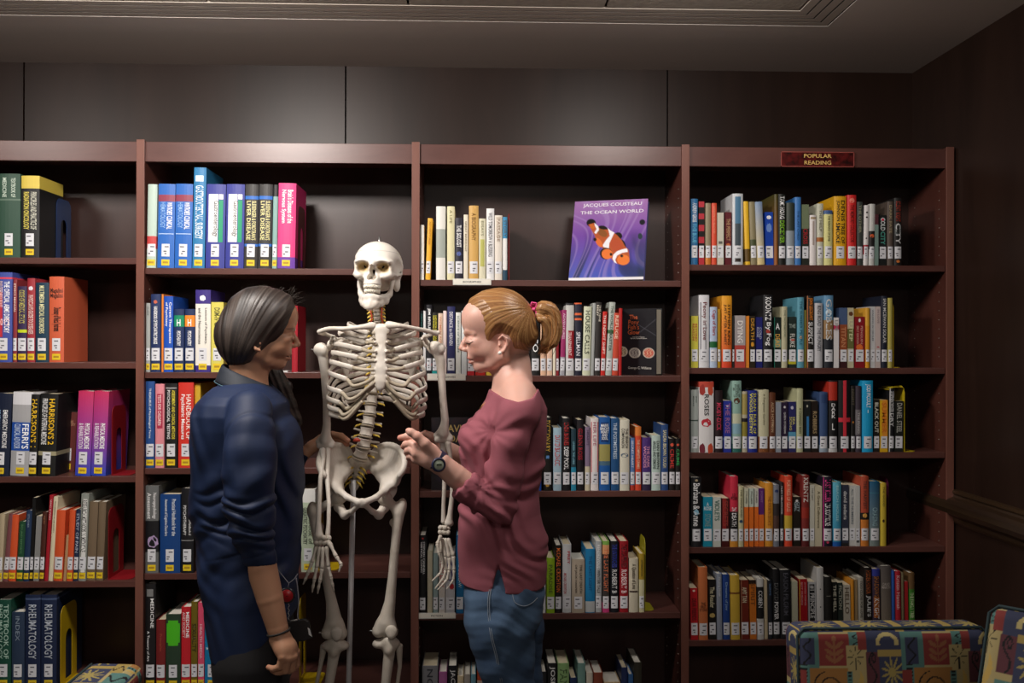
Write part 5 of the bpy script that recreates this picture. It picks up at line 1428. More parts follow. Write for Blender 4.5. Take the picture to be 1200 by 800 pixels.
# ================= the red-haired person (profile, facing the skeleton)
YR = -.62
def PR(px, py, off=0.): return np.array(at(px, py, YR)) + np.array((0, off, 0))
I3 = Matrix.Identity(3)
def W(px, py, Y): return np.array(at(px, py, Y))
skinR = srgb('#d4a595'); lipR = srgb('#b06860')
fh = head_field(PR, I3)
fn = Field(PR(560, 540) - np.array((.05, .26, 0)), PR(665, 395) + np.array((.05, .26, 0)), .0035)
fn.chain([PR(600, 398), PR(600, 430), PR(598, 462)], [.040, .0450, .053], .03)
for s in (-1, 1):
    fn.chain([PR(603, 450, s * .03), PR(607, 466, s * .09), PR(607, 480, s * .15)], [.045, .045, .040], .03)
    fn.chain([PR(586, 462, s * .02), PR(594, 466, s * .09), PR(602, 472, s * .14)], [.010, .010, .012], .02)
fn.ell(PR(598, 488), (.075, .13, .06), .04)
# head and neck blended on the head's own grid too, so that the throat is continuous
fh.chain([PR(571, 428), PR(590, 430), PR(600, 437)], [.015, .028, .040], .015)
fh.chain([PR(600, 405), PR(600, 430), PR(598, 462)], [.042, .0450, .053], .02)
# near hand, forearm (left arm) and far forearm and hand
YN = -.80
def N(px, py, d=0.): return np.array(at(px, py, YN + d))
fa = Field(N(458, 590, -.10), N(600, 495, .08), .0017)
fa.chain([N(578, 588, .0), N(552, 572, -.01), N(534, 557.5, -.02), N(517, 543.5, -.03)], [.032, .031, .0300, .0265], .0015)
for (x, y, d, r) in ((493.5, 517, -.020, .0125), (489.5, 524, -.034, .0130), (487.8, 531, -.036, .0125), (487.5, 538, -.028, .0115)):
    fa.chain([N(515, 542.5, -.03), N((515 + x) / 2 + 1, (541 + y) / 2, -.032 + (d + .03) * .5), N(x, y, d)], [.0225, .018, r], .010)
HANDR = [[(493.5, 517, -.018), (485, 511.6, -.006), (476.5, 511.2, .004), (469, 512.8, .010)], [(489.5, 524, -.034), (482, 519.6, -.022), (475.5, 520.4, -.008), (473, 523, .004)],
         [(487.8, 531, -.036), (482, 527, -.026), (477.5, 528, -.012), (476.5, 530.5, .0)], [(487.5, 538, -.028), (482.6, 534.4, -.020), (479.5, 534.8, -.010), (479, 537, .0)]]
for k, c in enumerate(HANDR): fa.chain([N(*p) for p in c], [[.0112, .0100, .0090, .0078], [.0115, .0102, .0092, .0080], [.0110, .0098, .0088, .0076], [.0100, .0088, .0078, .0068]][k], .0025)
fa.chain([N(509, 533, -.040), N(498, 520, -.052), N(489, 511, -.054), N(481.5, 506.3, -.052), N(478.8, 504.8, -.05)], [.0165, .0135, .0112, .0096, .0080], .005)
fb = Field(W(480, 555, -.42), W(572, 498, -.24), .0022)
fb.chain([W(568, 545, -.36), W(545, 536, -.345), W(528, 529, -.335), W(516, 521, -.33)], [.034, .028, .024, .022], .01)
for a, b, r in (((503, 511.5, -.33), (495, 509.5, -.34), .0095), ((504, 516, -.325), (494, 514.5, -.34), .0095), ((505, 520.5, -.32), (495, 520, -.33), .009), ((506, 524.5, -.32), (497, 526, -.33), .0085)):
    fb.chain([W(514, 520, -.328), W(*a), W(*b), W(b[0] - 6, b[1] + 2, b[2] - .004)], [.016, .0115, r, r * .85], .004)
fb.chain([W(514, 517, -.34), W(505, 510.5, -.355), W(498, 507, -.36)], [.012, .0105, .0085], .005)
fl = Field(W(535, 1060, -.86), W(650, 480, -.36), .009)     # the parts under the clothes
fl.ell(W(592, 530, YR), (.09, .12, .14), .03).ell(W(590, 640, YR), (.10, .13, .12), .05)
for s in (-1, 1): fl.chain([W(588, 680, YR + s * .08), W(592, 860, YR + s * .08), W(600, 965, YR + s * .08)], [.07, .045, .035], .03)
def colR(V):
    c = face_colors(V, PR, skinR, lipR, srgb('#a06840'), .30, .45)
    fr = vnoise(V[:, 0] * 300, 3) * vnoise(V[:, 2] * 300, 4) * vnoise(V[:, 1] * 300, 5)
    w = (np.clip(fr - .30, 0, 1) * .6)[:, None]; return c * (1 - w) + np.array(srgb('#a86e58')) * w
def colH(V):
    c = np.tile(np.array(skinR), (len(V), 1)); red = srgb('#cc7a68')
    for k, ch in enumerate(HANDR): c = blob_mix(c, V, N(*ch[-1]), (.014, .014, .014), red, .8); c = blob_mix(c, V, N(*ch[0]), (.011,) * 3, red, .35)
    c = blob_mix(c, V, N(479, 505, -.05), (.010,) * 3, red, .9); c = blob_mix(c, V, N(489, 511, -.06), (.010,) * 3, red, .3)
    return c
plain = lambda V: np.tile(np.array(skinR), (len(V), 1))
RP = join_build('person', [(fh, colR), (fn, plain), (fa, colH), (fb, colH), (fl, plain)], M_SKIN)
tag(RP, 'red-haired person in a dusty rose top and jeans with a ponytail, reaching towards the skeleton', 'person')
def child(o, p=RP): o.parent = p; return o
# nails
for (x, y, d, r) in ((477.6, 504.6, -.0565, .0052), ):
    child(MB().lathe([(.0002, .0012), (r * .8, .0008), (r, 0)], 10, tuple(N(x, y, d)), 'Y').build('nail', mat('nail', '#e0a898', .25)))
# eye: closed-down lid with lashes
for s in (-1, 1):
    q = [PR(545.4, 400.9, s * .024), PR(546.6, 402.2, s * .032), PR(549.2, 402.2, s * .0395), PR(553.2, 400.2, s * .0455)]
    if s < 0: q = on_surf(fh, [(544.8, 400.6), (547.2, 402.2), (550.4, 402.2), (554.6, 399.8)], YR - .04, .0007)
    child(MB().tube([p + np.array((-.0006, s * .0004, 0)) for p in q], [.0008, .0012, .0012, .0006], 6).build('eyelashes', mat('lash', '#3c2418', .6)))
    if s < 0: child(MB().tube(on_surf(fh, [(544.6, 398.4), (547.4, 396.8), (551.0, 396.9), (555.0, 398.6)], YR - .04, .0002), [.0004, .0006, .0006, .0003], 6).build('eyelid_crease', mat('lid crease', '#8a5646', .6)))
    child(MB().lathe([(.0005, .0056), (.0036, .0046), (.0052, .0018), (.0052, -.0014), (.0032, -.004), (.0005, -.0052)], 16, tuple(PR(585, 413.4, s * .0765)), 'Y').build('pearl_earring', mat('pearl', '#f0ece6', .15, coat=.6)))
# hair
tieR = PR(622, 363)
polyR = [(544.6, 356.0), (549, 356.8), (554, 359), (559, 362.5), (563, 367.5), (565.6, 373), (567, 382), (566, 392), (571, 402.5), (574.5, 401), (580, 394), (587, 391), (594, 394.5), (596.5, 404), (601, 411), (612, 415), (622, 417), (640, 395), (640, 340), (600, 322), (560, 330), (540, 350)]
def hairfield(fh, P, poly, inv, tmax=.012, slope=.42, groove=None, plane_fn=None):
    g = fh.like(True)
    ax = [g.lo[k] + g.h * np.arange(g.n[k]) for k in range(3)]
    X, Y, Z = ax[0][:, None, None], ax[1][None, :, None], ax[2][None, None, :]
    u, w = plane_fn(X, Y, Z) if plane_fn else (X + Y * 0, Z + Y * 0)
    pol = [(p[0], p[2]) for p in (P(x, y) for x, y in poly)]
    ds = poly_sdf(u, w, pol) if u.ndim == 3 and plane_fn else poly_sdf(X[:, 0, :] + 0 * Z[:, 0, :], Z[:, 0, :] + 0 * X[:, 0, :], pol)[:, None, :]
    th = np.clip(-ds * slope, -.012, tmax); th = np.where(th < 0, th * 3 - .002, th)
    g.d = (g.d - th).astype(np.float32)
    if groove is not None: g.d = (g.d + groove(X, Y, Z)).astype(np.float32)
    return g
cr = fh.like()
cr.ell(PR(584, 377), (.088, .071, .083), 0).ell(PR(602, 392), (.062, .062, .055), .03).ell(PR(561, 373), (.046, .058, .046), .03).ell(PR(566, 405), (.044, .050, .048), .02)
def ang_noise(V, c, freq, seed, ysc=.9):
    dx, dy, dz = V[:, 0] - c[0], V[:, 1] - c[1], V[:, 2] - c[2]
    r = np.sqrt(dx ** 2 + dy ** 2 + dz ** 2) + 1e-6
    a = np.arctan2(dz, -dx) + .35 * dy / r; b = dy / r
    return vnoise(a * freq + b * freq * .3 + 40, seed), a
def grR(X, Y, Z):
    dx, dy, dz = X - tieR[0], Y - tieR[1], Z - tieR[2]; r = np.sqrt(dx * dx + dy * dy + dz * dz) + 1e-6
    a = np.arctan2(dz, -dx) + .35 * dy / r
    fade = smoothstep(.012, .04, r)
    return fade * (.0016 * vnoise(a * 26 + dy / r * 8 + 40, 1) + .0009 * vnoise(a * 60 + 80, 2))
hg = hairfield(cr, PR, polyR, None, groove=grR)
def hair_cols(noise_fn, dark, mid, light):
    def fn(V):
        n1, n2 = noise_fn(V); t = np.clip(n1 * .6 + n2 * .4, 0, 1)[:, None]
        c = np.where(t < .5, np.array(dark) * (1 - t * 2) + np.array(mid) * t * 2, np.array(mid) * (2 - t * 2) + np.array(light) * (t * 2 - 1)); return c
    return fn
M_HAIR = mat('red hair', '#a0602c', .38, attr=True, spec=.45, bump=(500, .25, .001))
HG = hair_cols(lambda V: (ang_noise(V, tieR, 34, 7)[0], ang_noise(V, tieR, 80, 8)[0]), srgb('#5c381e'), srgb('#95683e'), srgb('#c69c66'))
hair = child(hg.build('hair', M_HAIR, color=HG, smooth=1))
def strands(name, paths, rad, m, parent, n=4):
    mb = MB()
    for p in paths: mb.tube(p, [rad * .4] + [rad] * (len(p) - 2) + [rad * .25], n, cap=False)
    return child(mb.build(name, m), parent)
# ponytail
fp = Field(PR(618, 420) - np.array((.0, .06, 0)), PR(665, 345) + np.array((.0, .06, 0)), .0019)
rnd = random.Random(4)
core = [(626, 363), (637, 358.5), (647, 364), (650, 380), (646, 398), (640, 411)]
PT = []
for k in range(16):
    o = rnd.uniform(-.030, .030); sp = k / 15
    pts = [PR(626, 361 + 4 * sp, o * .15)]
    R1 = 1 - .62 * sp
    for (x, y) in [(636, 357), (648, 361), (653.5, 374), (653.5, 390), (649, 404)]:
        cx_, cy_ = 630, 384
        pts.append(PR(cx_ + (x - cx_) * R1 + rnd.uniform(-1, 1), cy_ + (y - cy_) * (R1 if y < 384 else .9) + rnd.uniform(-1, 1), o * min(1, (x - 622) / 14)))
    pts.append(PR(640 - 8 * sp + rnd.uniform(-3, 3), 411 + rnd.uniform(-3, 3), o * .7))
    PT.append(pts); fp.chain(spl(pts, 3), [.0075] * 3 + [.0095] * 13 + [.006, .0045, .003], .004)
fp.cone(PR(619, 363), PR(629, 362.5), .013, .010, .006)
cen = PR(629, 388)
def ptn(V):
    r = np.sqrt((V[:, 0] - cen[0]) ** 2 + (V[:, 2] - cen[2]) ** 2); return vnoise(r * 420 + V[:, 1] * 60, 5), vnoise(r * 1000 + V[:, 1] * 200, 6)
child(fp.build('ponytail', M_HAIR, color=hair_cols(ptn, srgb('#5c381e'), srgb('#95683e'), srgb('#c49a66')), smooth=1))
# loose strands along the ponytail
M_STR = mat('hair strand', '#b87c42', .4); M_STRD = mat('dark hair strand', '#2c211c', .4)
paths = []
for k in range(60):
    b = PT[k % 16]; o = np.array((rnd.uniform(-.012, .012), rnd.uniform(-.02, .02), rnd.uniform(-.01, .01)))
    paths.append(spl([p + o * min(1, i / 2) * (1 if i < len(b) - 1 else 1.4) for i, p in enumerate(b)], 4))
strands('loose_strands', paths, .0007, M_STR, RP)
# hair tie: a bow of pink ribbon round the tail
ht = MB(); tc = Vector(PR(624.6, 363)); ring = []
for k in range(17):
    a = 2 * PI * k / 16; ring.append(tc + Vector((.0025 * math.sin(3 * a), .0155 * math.cos(a), .0165 * math.sin(a))))
ht.tube(ring, (.0055, .0042), 8)
for s in (-1, 1):
    ht.tube([tc + Vector((.0, -.015, 0)), tc + Vector((-.006, -.019, s * .009)), tc + Vector((-.003, -.020, s * .019)), tc + Vector((.007, -.019, s * .018)), tc + Vector((.008, -.018, s * .007)), tc + Vector((.001, -.016, 0))], [(.003, .004), (.003, .006), (.003, .006), (.003, .006), (.003, .005), (.003, .004)], 8)
ht.tube([tc + Vector((.0, -.017, .004)), tc + Vector((.001, -.019, -.004))], .0055, 8)
child(ht.build('hair_tie', mat('pink ribbon', '#e8508c', .5, bump=(300, .3, .001))))

# top: body, sleeve
M_TOP = mat('rose jersey', '#93505c', .88, bump=(420, .25, .0010), noise=('#7c3e4a', 9, .35))
def RZ(y, Y=YR): return float(at(600, y, Y).z)
def RX(x, y=560, Y=YR): return float(at(x, y, Y).x)
def rows_from(tab, Y):
    """(py, px left, px right, y half width[, y shift]) -> loft rows"""
    out = []
    for r in sorted(tab, key=lambda r: -r[0]):
        a, b = RX(r[1], r[0], Y), RX(r[2], r[0], Y); out.append((RZ(r[0], Y), (a + b) / 2, Y + (r[4] if len(r) > 4 else 0), (b - a) / 2, r[3]))
    return out
ft = Field(*bnd(525, 655, 440, 690, -.92, -.30), .0031)
ft.loft(rows_from([(458, 579, 631, .095), (468, 575, 636, .118), (478, 567.5, 639.5, .145), (486, 561, 640, .158), (492, 554, 641, .160), (500, 547.5, 641.5, .158), (508, 542, 641.5, .155), (516, 539, 641, .150), (524, 538, 640, .146), (534, 538.5, 638.5, .142), (546, 541, 636, .138), (560, 543, 634, .134), (580, 541.5, 633.5, .136), (600, 538, 635, .142), (620, 537, 639, .152), (640, 536.5, 642, .160), (660, 537, 641, .166), (684, 538, 639, .168)], YR), .0, 2.2)
ft.ell(PR(560, 513, -.065), (.050, .058, .052), .03).ell(PR(560, 513, .065), (.050, .058, .052), .03)
SL = [(610, 483, -.750), (605, 492, -.775), (598, 520, -.795), (592, 550, -.80), (588, 575, -.80), (585, 592, -.80)]
ft.chain([W(*p) for p in SL], [.050, .051, .0495, .0465, .0445, .0460], .008)
ft.chain([W(585, 592, -.80), W(565, 583, -.805), (W(546, 571, -.815)), W(534, 562.5, -.822)], [.0455, .0430, .0395, .0375], .012)
ft.chain([W(611, 480, -.49), W(598, 520, -.44), W(590, 560, -.41), W(572, 556, -.38), W(556, 546, -.36)], [.050, .047, .044, .042, .036], .02)
# cuff end
a, b = W(546, 571, -.815), W(534, 562.5, -.822); u = (b - a) / np.linalg.norm(b - a)
def cut_end(f, p, u, rad):
    """slice off a limb end: remove what lies beyond p along u within rad of the axis"""
    def fn(d, X, Y, Z):
        t = (X - p[0]) * u[0] + (Y - p[1]) * u[1] + (Z - p[2]) * u[2]
        r = np.sqrt(np.maximum((X - p[0]) ** 2 + (Y - p[1]) ** 2 + (Z - p[2]) ** 2 - t * t, 0))
        return np.where((r < rad) & (t > -.02) & (t < .08), np.maximum(d, t), d)
    f.func(fn)
cut_end(ft, W(539.5, 566.5, -.819), u, .058)
# neckline: scooped out round the neck
nk = [PR(577, 459, 0), PR(589, 461.5, -.075), PR(604, 462, -.098), PR(622, 459, -.085), PR(632, 452, 0), PR(622, 459, .085), PR(604, 462, .098), PR(589, 461.5, .075)]
for s in (-1, 1): ft.chain([PR(603, 452, s * .03), PR(607, 467, s * .09), PR(607, 480, s * .15)], [.049, .049, .045], .03)
ft.ell(PR(598, 488), (.080, .135, .065), .04); ft.cone(PR(600, 440), PR(598, 464), .050, .058, .02)
NKX = [RX(x, 460) for x in (560, 570, 577, 590, 604, 620, 632, 640)]; NKZ = [RZ(y) for y in (447, 453, 457.5, 463.5, 466.5, 463, 450, 438)]
ft.func(lambda d, X, Y, Z: np.maximum(d, Z - np.interp(X, NKX, NKZ)))
# folds
def folds(d, X, Y, Z):
    z = Z; o = np.zeros_like(d)
    # sleeve rings near the bent elbow
    ez = W(585, 592, -.80); r = np.sqrt((X - ez[0]) ** 2 + (Y - ez[1]) ** 2 + (Z - ez[2]) ** 2)
    a = np.arctan2(Z - ez[2] - .05, X - ez[0] + .05)
    nm = smoothstep(-.66, -.74, Y) if False else 1 - smoothstep(-.76, -.68, Y)
    w = np.exp(-(r / .085) ** 2) * nm
    o += w * .0022 * np.sin(a * 13 + 4 * np.sin(r * 30))
    w2 = smoothstep(0., .06, -(X - ez[0])) * nm * np.exp(-((Z - W(560, 578, -.8)[2]) / .06) ** 2)
    o += w2 * .0007 * np.sin((X * .83 - Z * .55) * 190 + 1.2 * np.sin(Y * 40 + Z * 30))
    # body: soft diagonal creases
    wb = smoothstep(RZ(684), RZ(620), Z) * (1 - smoothstep(RZ(500), RZ(470), Z))
    q = Z * 46 + X * 22 + 2.2 * np.sin(X * 19 + Z * 9) + 1.2 * np.sin(Z * 31 - X * 12)
    o += wb * .0042 * (np.sin(q) ** 3) + wb * .0020 * np.sin(q * 2.3 + X * 40)
    # creases fanning from the armpit
    ap = W(575, 505, -.77); ra = np.sqrt((X - ap[0]) ** 2 + (Z - ap[2]) ** 2); aa = np.arctan2(Z - ap[2], X - ap[0])
    o += np.exp(-((ra - .045) / .040) ** 2) * nm * .0011 * np.sin(aa * 11)
    return d + o
ft.func(folds)
ft.plane(W(600, 678.5, YR), (-.045, 0, -1))
ft.cone(W(584.5, 692, YR - .17), W(584.0, 662, YR - .165), .017, .002, .002, 's', sq=((0, 1, 0), 4.))
top = child(ft.build('top', M_TOP, smooth=1))
# hem stitching and neckband
nb = []
for k in range(33):
    a = 2 * PI * k / 32; nb.append(PR(604, 460.5) + np.array((.076 * math.cos(a) * (1.0 if math.cos(a) > 0 else .86), .094 * math.sin(a), .0115 * math.cos(a) ** 3 * (1 if math.cos(a) > 0 else -.1) - .012 * (math.cos(a) < -.2))))
# necklace
c0 = [PR(618, 433.5, -.004), PR(612, 438.5, -.046), PR(601, 446, -.056), PR(589, 455, -.052), PR(578, 462, -.042), PR(570, 470, -.026), PR(566.5, 476, -.008)]
def mir(P_): return [np.array((p[0], 2 * YR - p[1], p[2])) for p in P_]
M_GOLD = mat('gold', '#c89a50', .3, metal=.9)
child(MB().tube(spl(c0, 4), .0011, 6).build('necklace', M_GOLD))
child(MB().tube(spl([PR(569.5, 471, -.034), PR(565, 475.5, -.030), PR(562.6, 479.5, -.025)], 4), [(.0022, .0034)] * 9, 8).build('pendant', M_GOLD))
# jeans
M_JEAN = mat('denim', '#2c425e', .85, noise=('#56718e', 5, .8), bump=(600, .4, .0012))
fj = Field(*bnd(535, 645, 625, 1045, -.88, -.36), .0046)
fj.loft(rows_from([(636, 548, 632, .136), (655, 546, 634, .148), (672, 544.5, 636, .158), (690, 544, 637.5, .168), (706, 544.5, 636.5, .170), (722, 546, 634, .166)], YR), 0, 2.3)
fj.chain([W(586.5, 706, -.70), W(587, 735, -.71), W(592, 770, -.71), W(597.5, 805, -.71), W(600, 860, -.71), W(601, 900, -.705), W(604, 960, -.70), W(606, 1018, -.70)], [.0890, .0840, .0720, .0610, .053, .052, .046, .036], .03)
fj.chain([W(600, 706, -.54), W(601, 740, -.535), W(606, 800, -.53), W(609, 860, -.53), W(610, 960, -.53), W(612, 985, -.53)], [.0850, .0820, .067, .055, .046, .036], .03)
def jfold(d, X, Y, Z):
    q = Z * 95 + X * 26 + 2.5 * np.sin(X * 25); w = .5 + .5 * vnoise(Z * 16 + X * 5 + 50, 3)
    return d + .0026 * w * np.sin(q) ** 3 + .0014 * np.sin(Z * 60 - X * 70)
fj.func(jfold)
jeans = child(fj.build('jeans', M_JEAN, smooth=1))
# pocket and side seam stitching laid on the denim
M_STITCH = mat('stitching', '#8a94a0', .7)
for nm, px_ in (('pocket_seam', [(598, 677), (600, 690), (602, 703), (607, 708), (615, 710), (624, 706), (630, 700)]), ('side_seam', [(575, 683), (572, 700), (572, 720), (575, 745), (581, 770), (587, 800)]), ('side_seam', [(577, 683), (574, 700), (574, 720), (577, 745), (583, 770), (589, 800)])):
    child(MB().tube(spl(on_surf(fj, px_, -.78), 4), .0010, 5).build(nm, M_STITCH))
sh = MB()
for Y_, x_ in ((-.70, 606), (-.53, 612)):
    p = W(x_, 1040, Y_); ff = Field((p[0] - .22, Y_ - .06, 0.0), (p[0] + .08, Y_ + .06, .14), .005)
    ff.chain([(p[0] + .03, Y_, .045), (p[0] - .05, Y_, .045), (p[0] - .16, Y_, .035)], [.04, .042, .034], .02).cone((p[0], Y_, .05), (p[0], Y_, .10), .04, .04, .02)
    ff.plane((0, 0, .004), (0, 0, -1)); child(ff.build('shoe', mat('canvas shoe', '#3a3a40', .8)))
# wristwatch
wr = Vector(N(510.5, 538.5, -.03)); u = Vector(N(533, 556, -.02) - N(517, 543.5, -.03)).normalized(); wr = wr + u * .006
side = Vector((0, -1, 0)); side = (side - u * side.dot(u)).normalized(); upv = u.cross(side).normalized()
wt = empty('wristwatch', wr); tag(wt, 'navy sports watch with a pale round face worn on the wrist', 'watch')
strap = MB(); rg = []
for k in range(25):
    a = 2 * PI * k / 24; rg.append(side * (.0270 * math.cos(a)) + upv * (.0275 * math.sin(a)))
V = []
for p in rg:
    o = p.normalized(); V += [p - u * .009, p + o * .0022 - u * .009, p + o * .0022 + u * .009, p + u * .009]
strap.add(V, [(i * 4 + j, i * 4 + (j + 1) % 4, (i + 1) * 4 + (j + 1) % 4, (i + 1) * 4 + j) for i in range(24) for j in range(4)])
strap.build('strap', mat('navy rubber', '#1e2240', .45), wt, fixn=True)
nrm = (side * .94 + upv * -.15).normalized(); qm = nrm.to_track_quat('Z', 'Y').to_matrix()
def orient(mb, c):
    for i, v in enumerate(mb.v): mb.v[i] = tuple(qm @ Vector(v) + c)
    return mb
wt.scale = (1, 1, 1); cc = side * .0275 + upv * .002
orient(MB().lathe([(.0005, -.002), (.0175, -.002), (.0185, .002), (.0175, .006), (.0145, .0078), (.0130, .0062), (.0005, .0062)], 28), cc).build('case', mat('navy rubber'), wt)
orient(MB().lathe([(.0003, .0062), (.0125, .0062), (.0120, .0070), (.0003, .0070)], 24), cc).build('dial', mat('watch dial', '#b8c4b0', .3), wt)
orient(MB().box(-.007, .007, -.0025, .0035, .0070, .0076), cc).build('display', mat('lcd', '#8c9a84', .3), wt)
sg = MB()
for x in (-.0045, -.0015, .0025, .0055): sg.box(x - .001, x + .001, -.0015, .0025, .0077, .0079)
orient(sg, cc).build('digits', mat('ink 222', '#222', .5), wt)
wt.parent = None

# ================= the dark-haired person (facing the skeleton, turned a little away)
YD = -.58
HC = np.array(at(304, 395, YD)); yaw = math.radians(13)
Rz = np.array([[math.cos(yaw), -math.sin(yaw), 0], [math.sin(yaw), math.cos(yaw), 0], [0, 0, 1]])
def PD(px, py, off=0.):
    """the head built like the first one, mirrored and turned"""
    p = np.array(at(305 + (584 - px) * 1.0, py - 2.5 - (584 - px) * .05, YD)) + np.array((0, off, 0)); q = p - HC
    return HC + Rz @ q
RD = Matrix([list(r) for r in Rz])
skinD = srgb('#b4866a')
fd = head_field(PD, RD)
fd.chain([PD(571, 428), PD(590, 430), PD(600, 437)], [.015, .028, .040], .015)
fd.chain([PD(597, 405), PD(597, 430), PD(594, 470)], [.042, .0455, .052], .02)
YA = -.80
def A_(px, py, d=0.): return np.array(at(px, py, YA + d))
fw = Field(A_(283, 805, -.09), A_(362, 640, .09), .0019)
fw.chain([A_(298, 632, .01), A_(306, 662, 0), A_(316, 700, .0), (A_(325, 735, .0)), A_(328, 747, .0)], [.042, .0385, .0335, .0265, .0250], .0015)
KN = [(346, 764, .012), (343, 769, -.008), (337.5, 771, -.020), (331, 769.5, -.026)]
for (x, y, d), r in zip(KN, (.0125, .0130, .0125, .0115)): fw.chain([A_(329, 749, 0), A_((330 + x) / 2, (749 + y) / 2, d * .5), A_(x, y, d)], [.0225, .0190, r], .010)
HD_ = [[KN[0], (347.5, 778, .022), (340, 788, .030), (333, 791, .032)], [KN[1], (342, 783, .002), (333, 789.5, .012), (326.5, 788.5, .018)],
       [KN[2], (334.5, 785, -.012), (325.5, 787.5, -.002), (319.5, 785, .004)], [KN[3], (327.5, 781, -.022), (320.5, 783.5, -.014), (314.8, 781.5, -.008)]]
for k, c in enumerate(HD_): fw.chain([A_(*p) for p in c], [[.0110, .0100, .0090, .0078], [.0115, .0102, .0092, .0080], [.0110, .0098, .0088, .0076], [.0098, .0086, .0078, .0068]][k], .0025)
fw.chain([A_(334, 752, .012), A_(344, 763, .034), A_(346.5, 775, .042), A_(343, 786, .044)], [.0150, .0125, .0105, .0085], .004)
fx = Field(*bnd(335, 418, 495, 560, -.42, -.22), .0019)
fx.chain([W(338, 545, -.34), W(354, 533, -.325), W(366, 523.5, -.315), W(377, 515.5, -.31)], [.026, .0195, .0180, .0185], .01)
FX = [[(379, 513, -.31), (389.5, 508.8, -.325), (400, 510.5, -.340), (407.8, 516, -.352)], [(380, 516, -.305), (390, 514, -.312), (400, 516.5, -.326), (407, 520.5, -.338)],
      [(380, 518, -.296), (389, 517.5, -.296), (397, 519.5, -.302), (403, 522.5, -.310)], [(379, 520, -.292), (387, 521, -.286), (393, 522, -.288), (398, 523, -.292)],
      [(378, 514, -.318), (383, 517.5, -.335), (388, 520.5, -.340), (392.5, 522.5, -.338)]]
for k, c in enumerate(FX): fx.chain([W(*p) for p in c], [.0140, .0100, .0090, .0076], .003)
fq = Field(W(220, 1060, -.80), W(355, 440, -.36), .009)
fq.ell(W(288, 520, YD), (.10, .13, .14), .03).ell(W(290, 660, YD), (.09, .12, .14), .05)
for s in (-1, 1): fq.chain([W(296, 740, YD + s * .08), W(296, 880, YD + s * .08), W(292, 960, YD + s * .08)], [.07, .045, .035], .03)
colD = lambda V: face_colors(V, PD, skinD, srgb('#9a5c50'), srgb('#2a1a14'), .18, .75)
plainD = lambda V: np.tile(np.array(skinD), (len(V), 1))
def colHD(V):
    c = plainD(V)
    for ch in HD_: c = blob_mix(c, V, A_(*ch[0]), (.011,) * 3, srgb('#985c44'), .5); c = blob_mix(c, V, A_(*ch[-1]), (.012,) * 3, srgb('#b87860'), .6)
    return c
def colFX(V):
    c = plainD(V)
    for ch in FX: c = blob_mix(c, V, W(*ch[-1]), (.014,) * 3, srgb('#c48068'), .7)
    return c
DP = join_build('person', [(fd, colD), (fw, colHD), (fx, colFX), (fq, plainD)], M_SKIN)
tag(DP, 'dark-haired person in a navy fleece and black trousers touching the skeleton spine', 'person')
def cd(o): o.parent = DP; return o
for s in (-1, 1):
    q = [PD(545.4, 399.0, s * .022), PD(545.6, 398.2, s * .029), PD(548.2, 398.2, s * .037), PD(551.0, 399.6, s * .0435)]
    cd(MB().tube([p + Rz @ np.array((.0010, 0, 0)) for p in q], [.0009, .0014, .0014, .0008], 6).build('eyelashes', mat('dark lash', '#18100c', .6)))
# hair
crd = fd.like()
crd.ell(PD(584, 377), (.088, .071, .083), 0, R=RD).ell(PD(602, 392), (.070, .068, .060), .03, R=RD).ell(PD(561, 373), (.046, .058, .046), .03, R=RD).ell(PD(566, 405), (.044, .050, .048), .02, R=RD)
crd.ell(PD(600, 412), (.046, .056, .046), .03, R=RD).ell(PD(602, 403), (.054, .062, .045), .03, R=RD)
polyD = [(540, 352), (543, 364), (547, 373), (552, 385), (557, 396), (567, 406), (577, 415), (585, 422), (591, 430), (600, 436), (630, 440), (660, 410), (650, 340), (600, 316), (560, 322), (540, 345)]
Rzi = Rz.T
def pf(X, Y, Z):
    u = (X - HC[0]) * Rzi[0, 0] + (Y - HC[1]) * Rzi[0, 1] + HC[0]; return u + 0 * Z, Z + 0 * u
def PDu(x, y): return HC + Rzi @ (PD(x, y) - HC)
flow_c = PD(618, 470)
def grD(X, Y, Z):
    dx, dz = X - flow_c[0], Z - flow_c[2]; r = np.sqrt(dx * dx + dz * dz); a = np.arctan2(dz, dx)
    return .0018 * vnoise(a * 26 + r * 12 + 40, 1) + .0016 * vnoise(a * 80 + r * 25 + 80, 2)
hd = hairfield(crd, PDu, polyD, None, tmax=.013, slope=.55, groove=grD, plane_fn=pf)
def dn(V):
    dx, dz = V[:, 0] - flow_c[0], V[:, 2] - flow_c[2]; r = np.sqrt(dx * dx + dz * dz); a = np.arctan2(dz, dx)
    return vnoise(a * 40 + r * 12 + 40, 3), vnoise(a * 130 + r * 25 + 80, 4)
M_HAIRD = mat('dark hair', '#1c1512', .48, attr=True, spec=.5, bump=(500, .3, .001))
HCD = hair_cols(dn, srgb('#0e0a09'), srgb('#241c19'), srgb('#4c423c'))
cd(hd.build('hair', M_HAIRD, color=HCD, smooth=1))
fk = Field(*bnd(296, 362, 415, 545, -.58, -.36), .0028)       # long lock brought forward over the far shoulder
fk.chain([W(306, 432, -.50), W(318, 442, -.48), W(328, 455, -.47), W(336, 474, -.46), W(343, 492, -.45), W(348, 515, -.44)], [.034, .032, .030, .026, .022, .012], .02)
fk.func(lambda d, X, Y, Z: d + .002 * np.sin((X * 1.0 + Z * .35) * 420))
cd(fk.build('hair_lock', M_HAIRD, color=HCD, smooth=1))
rnd = random.Random(9); paths = []
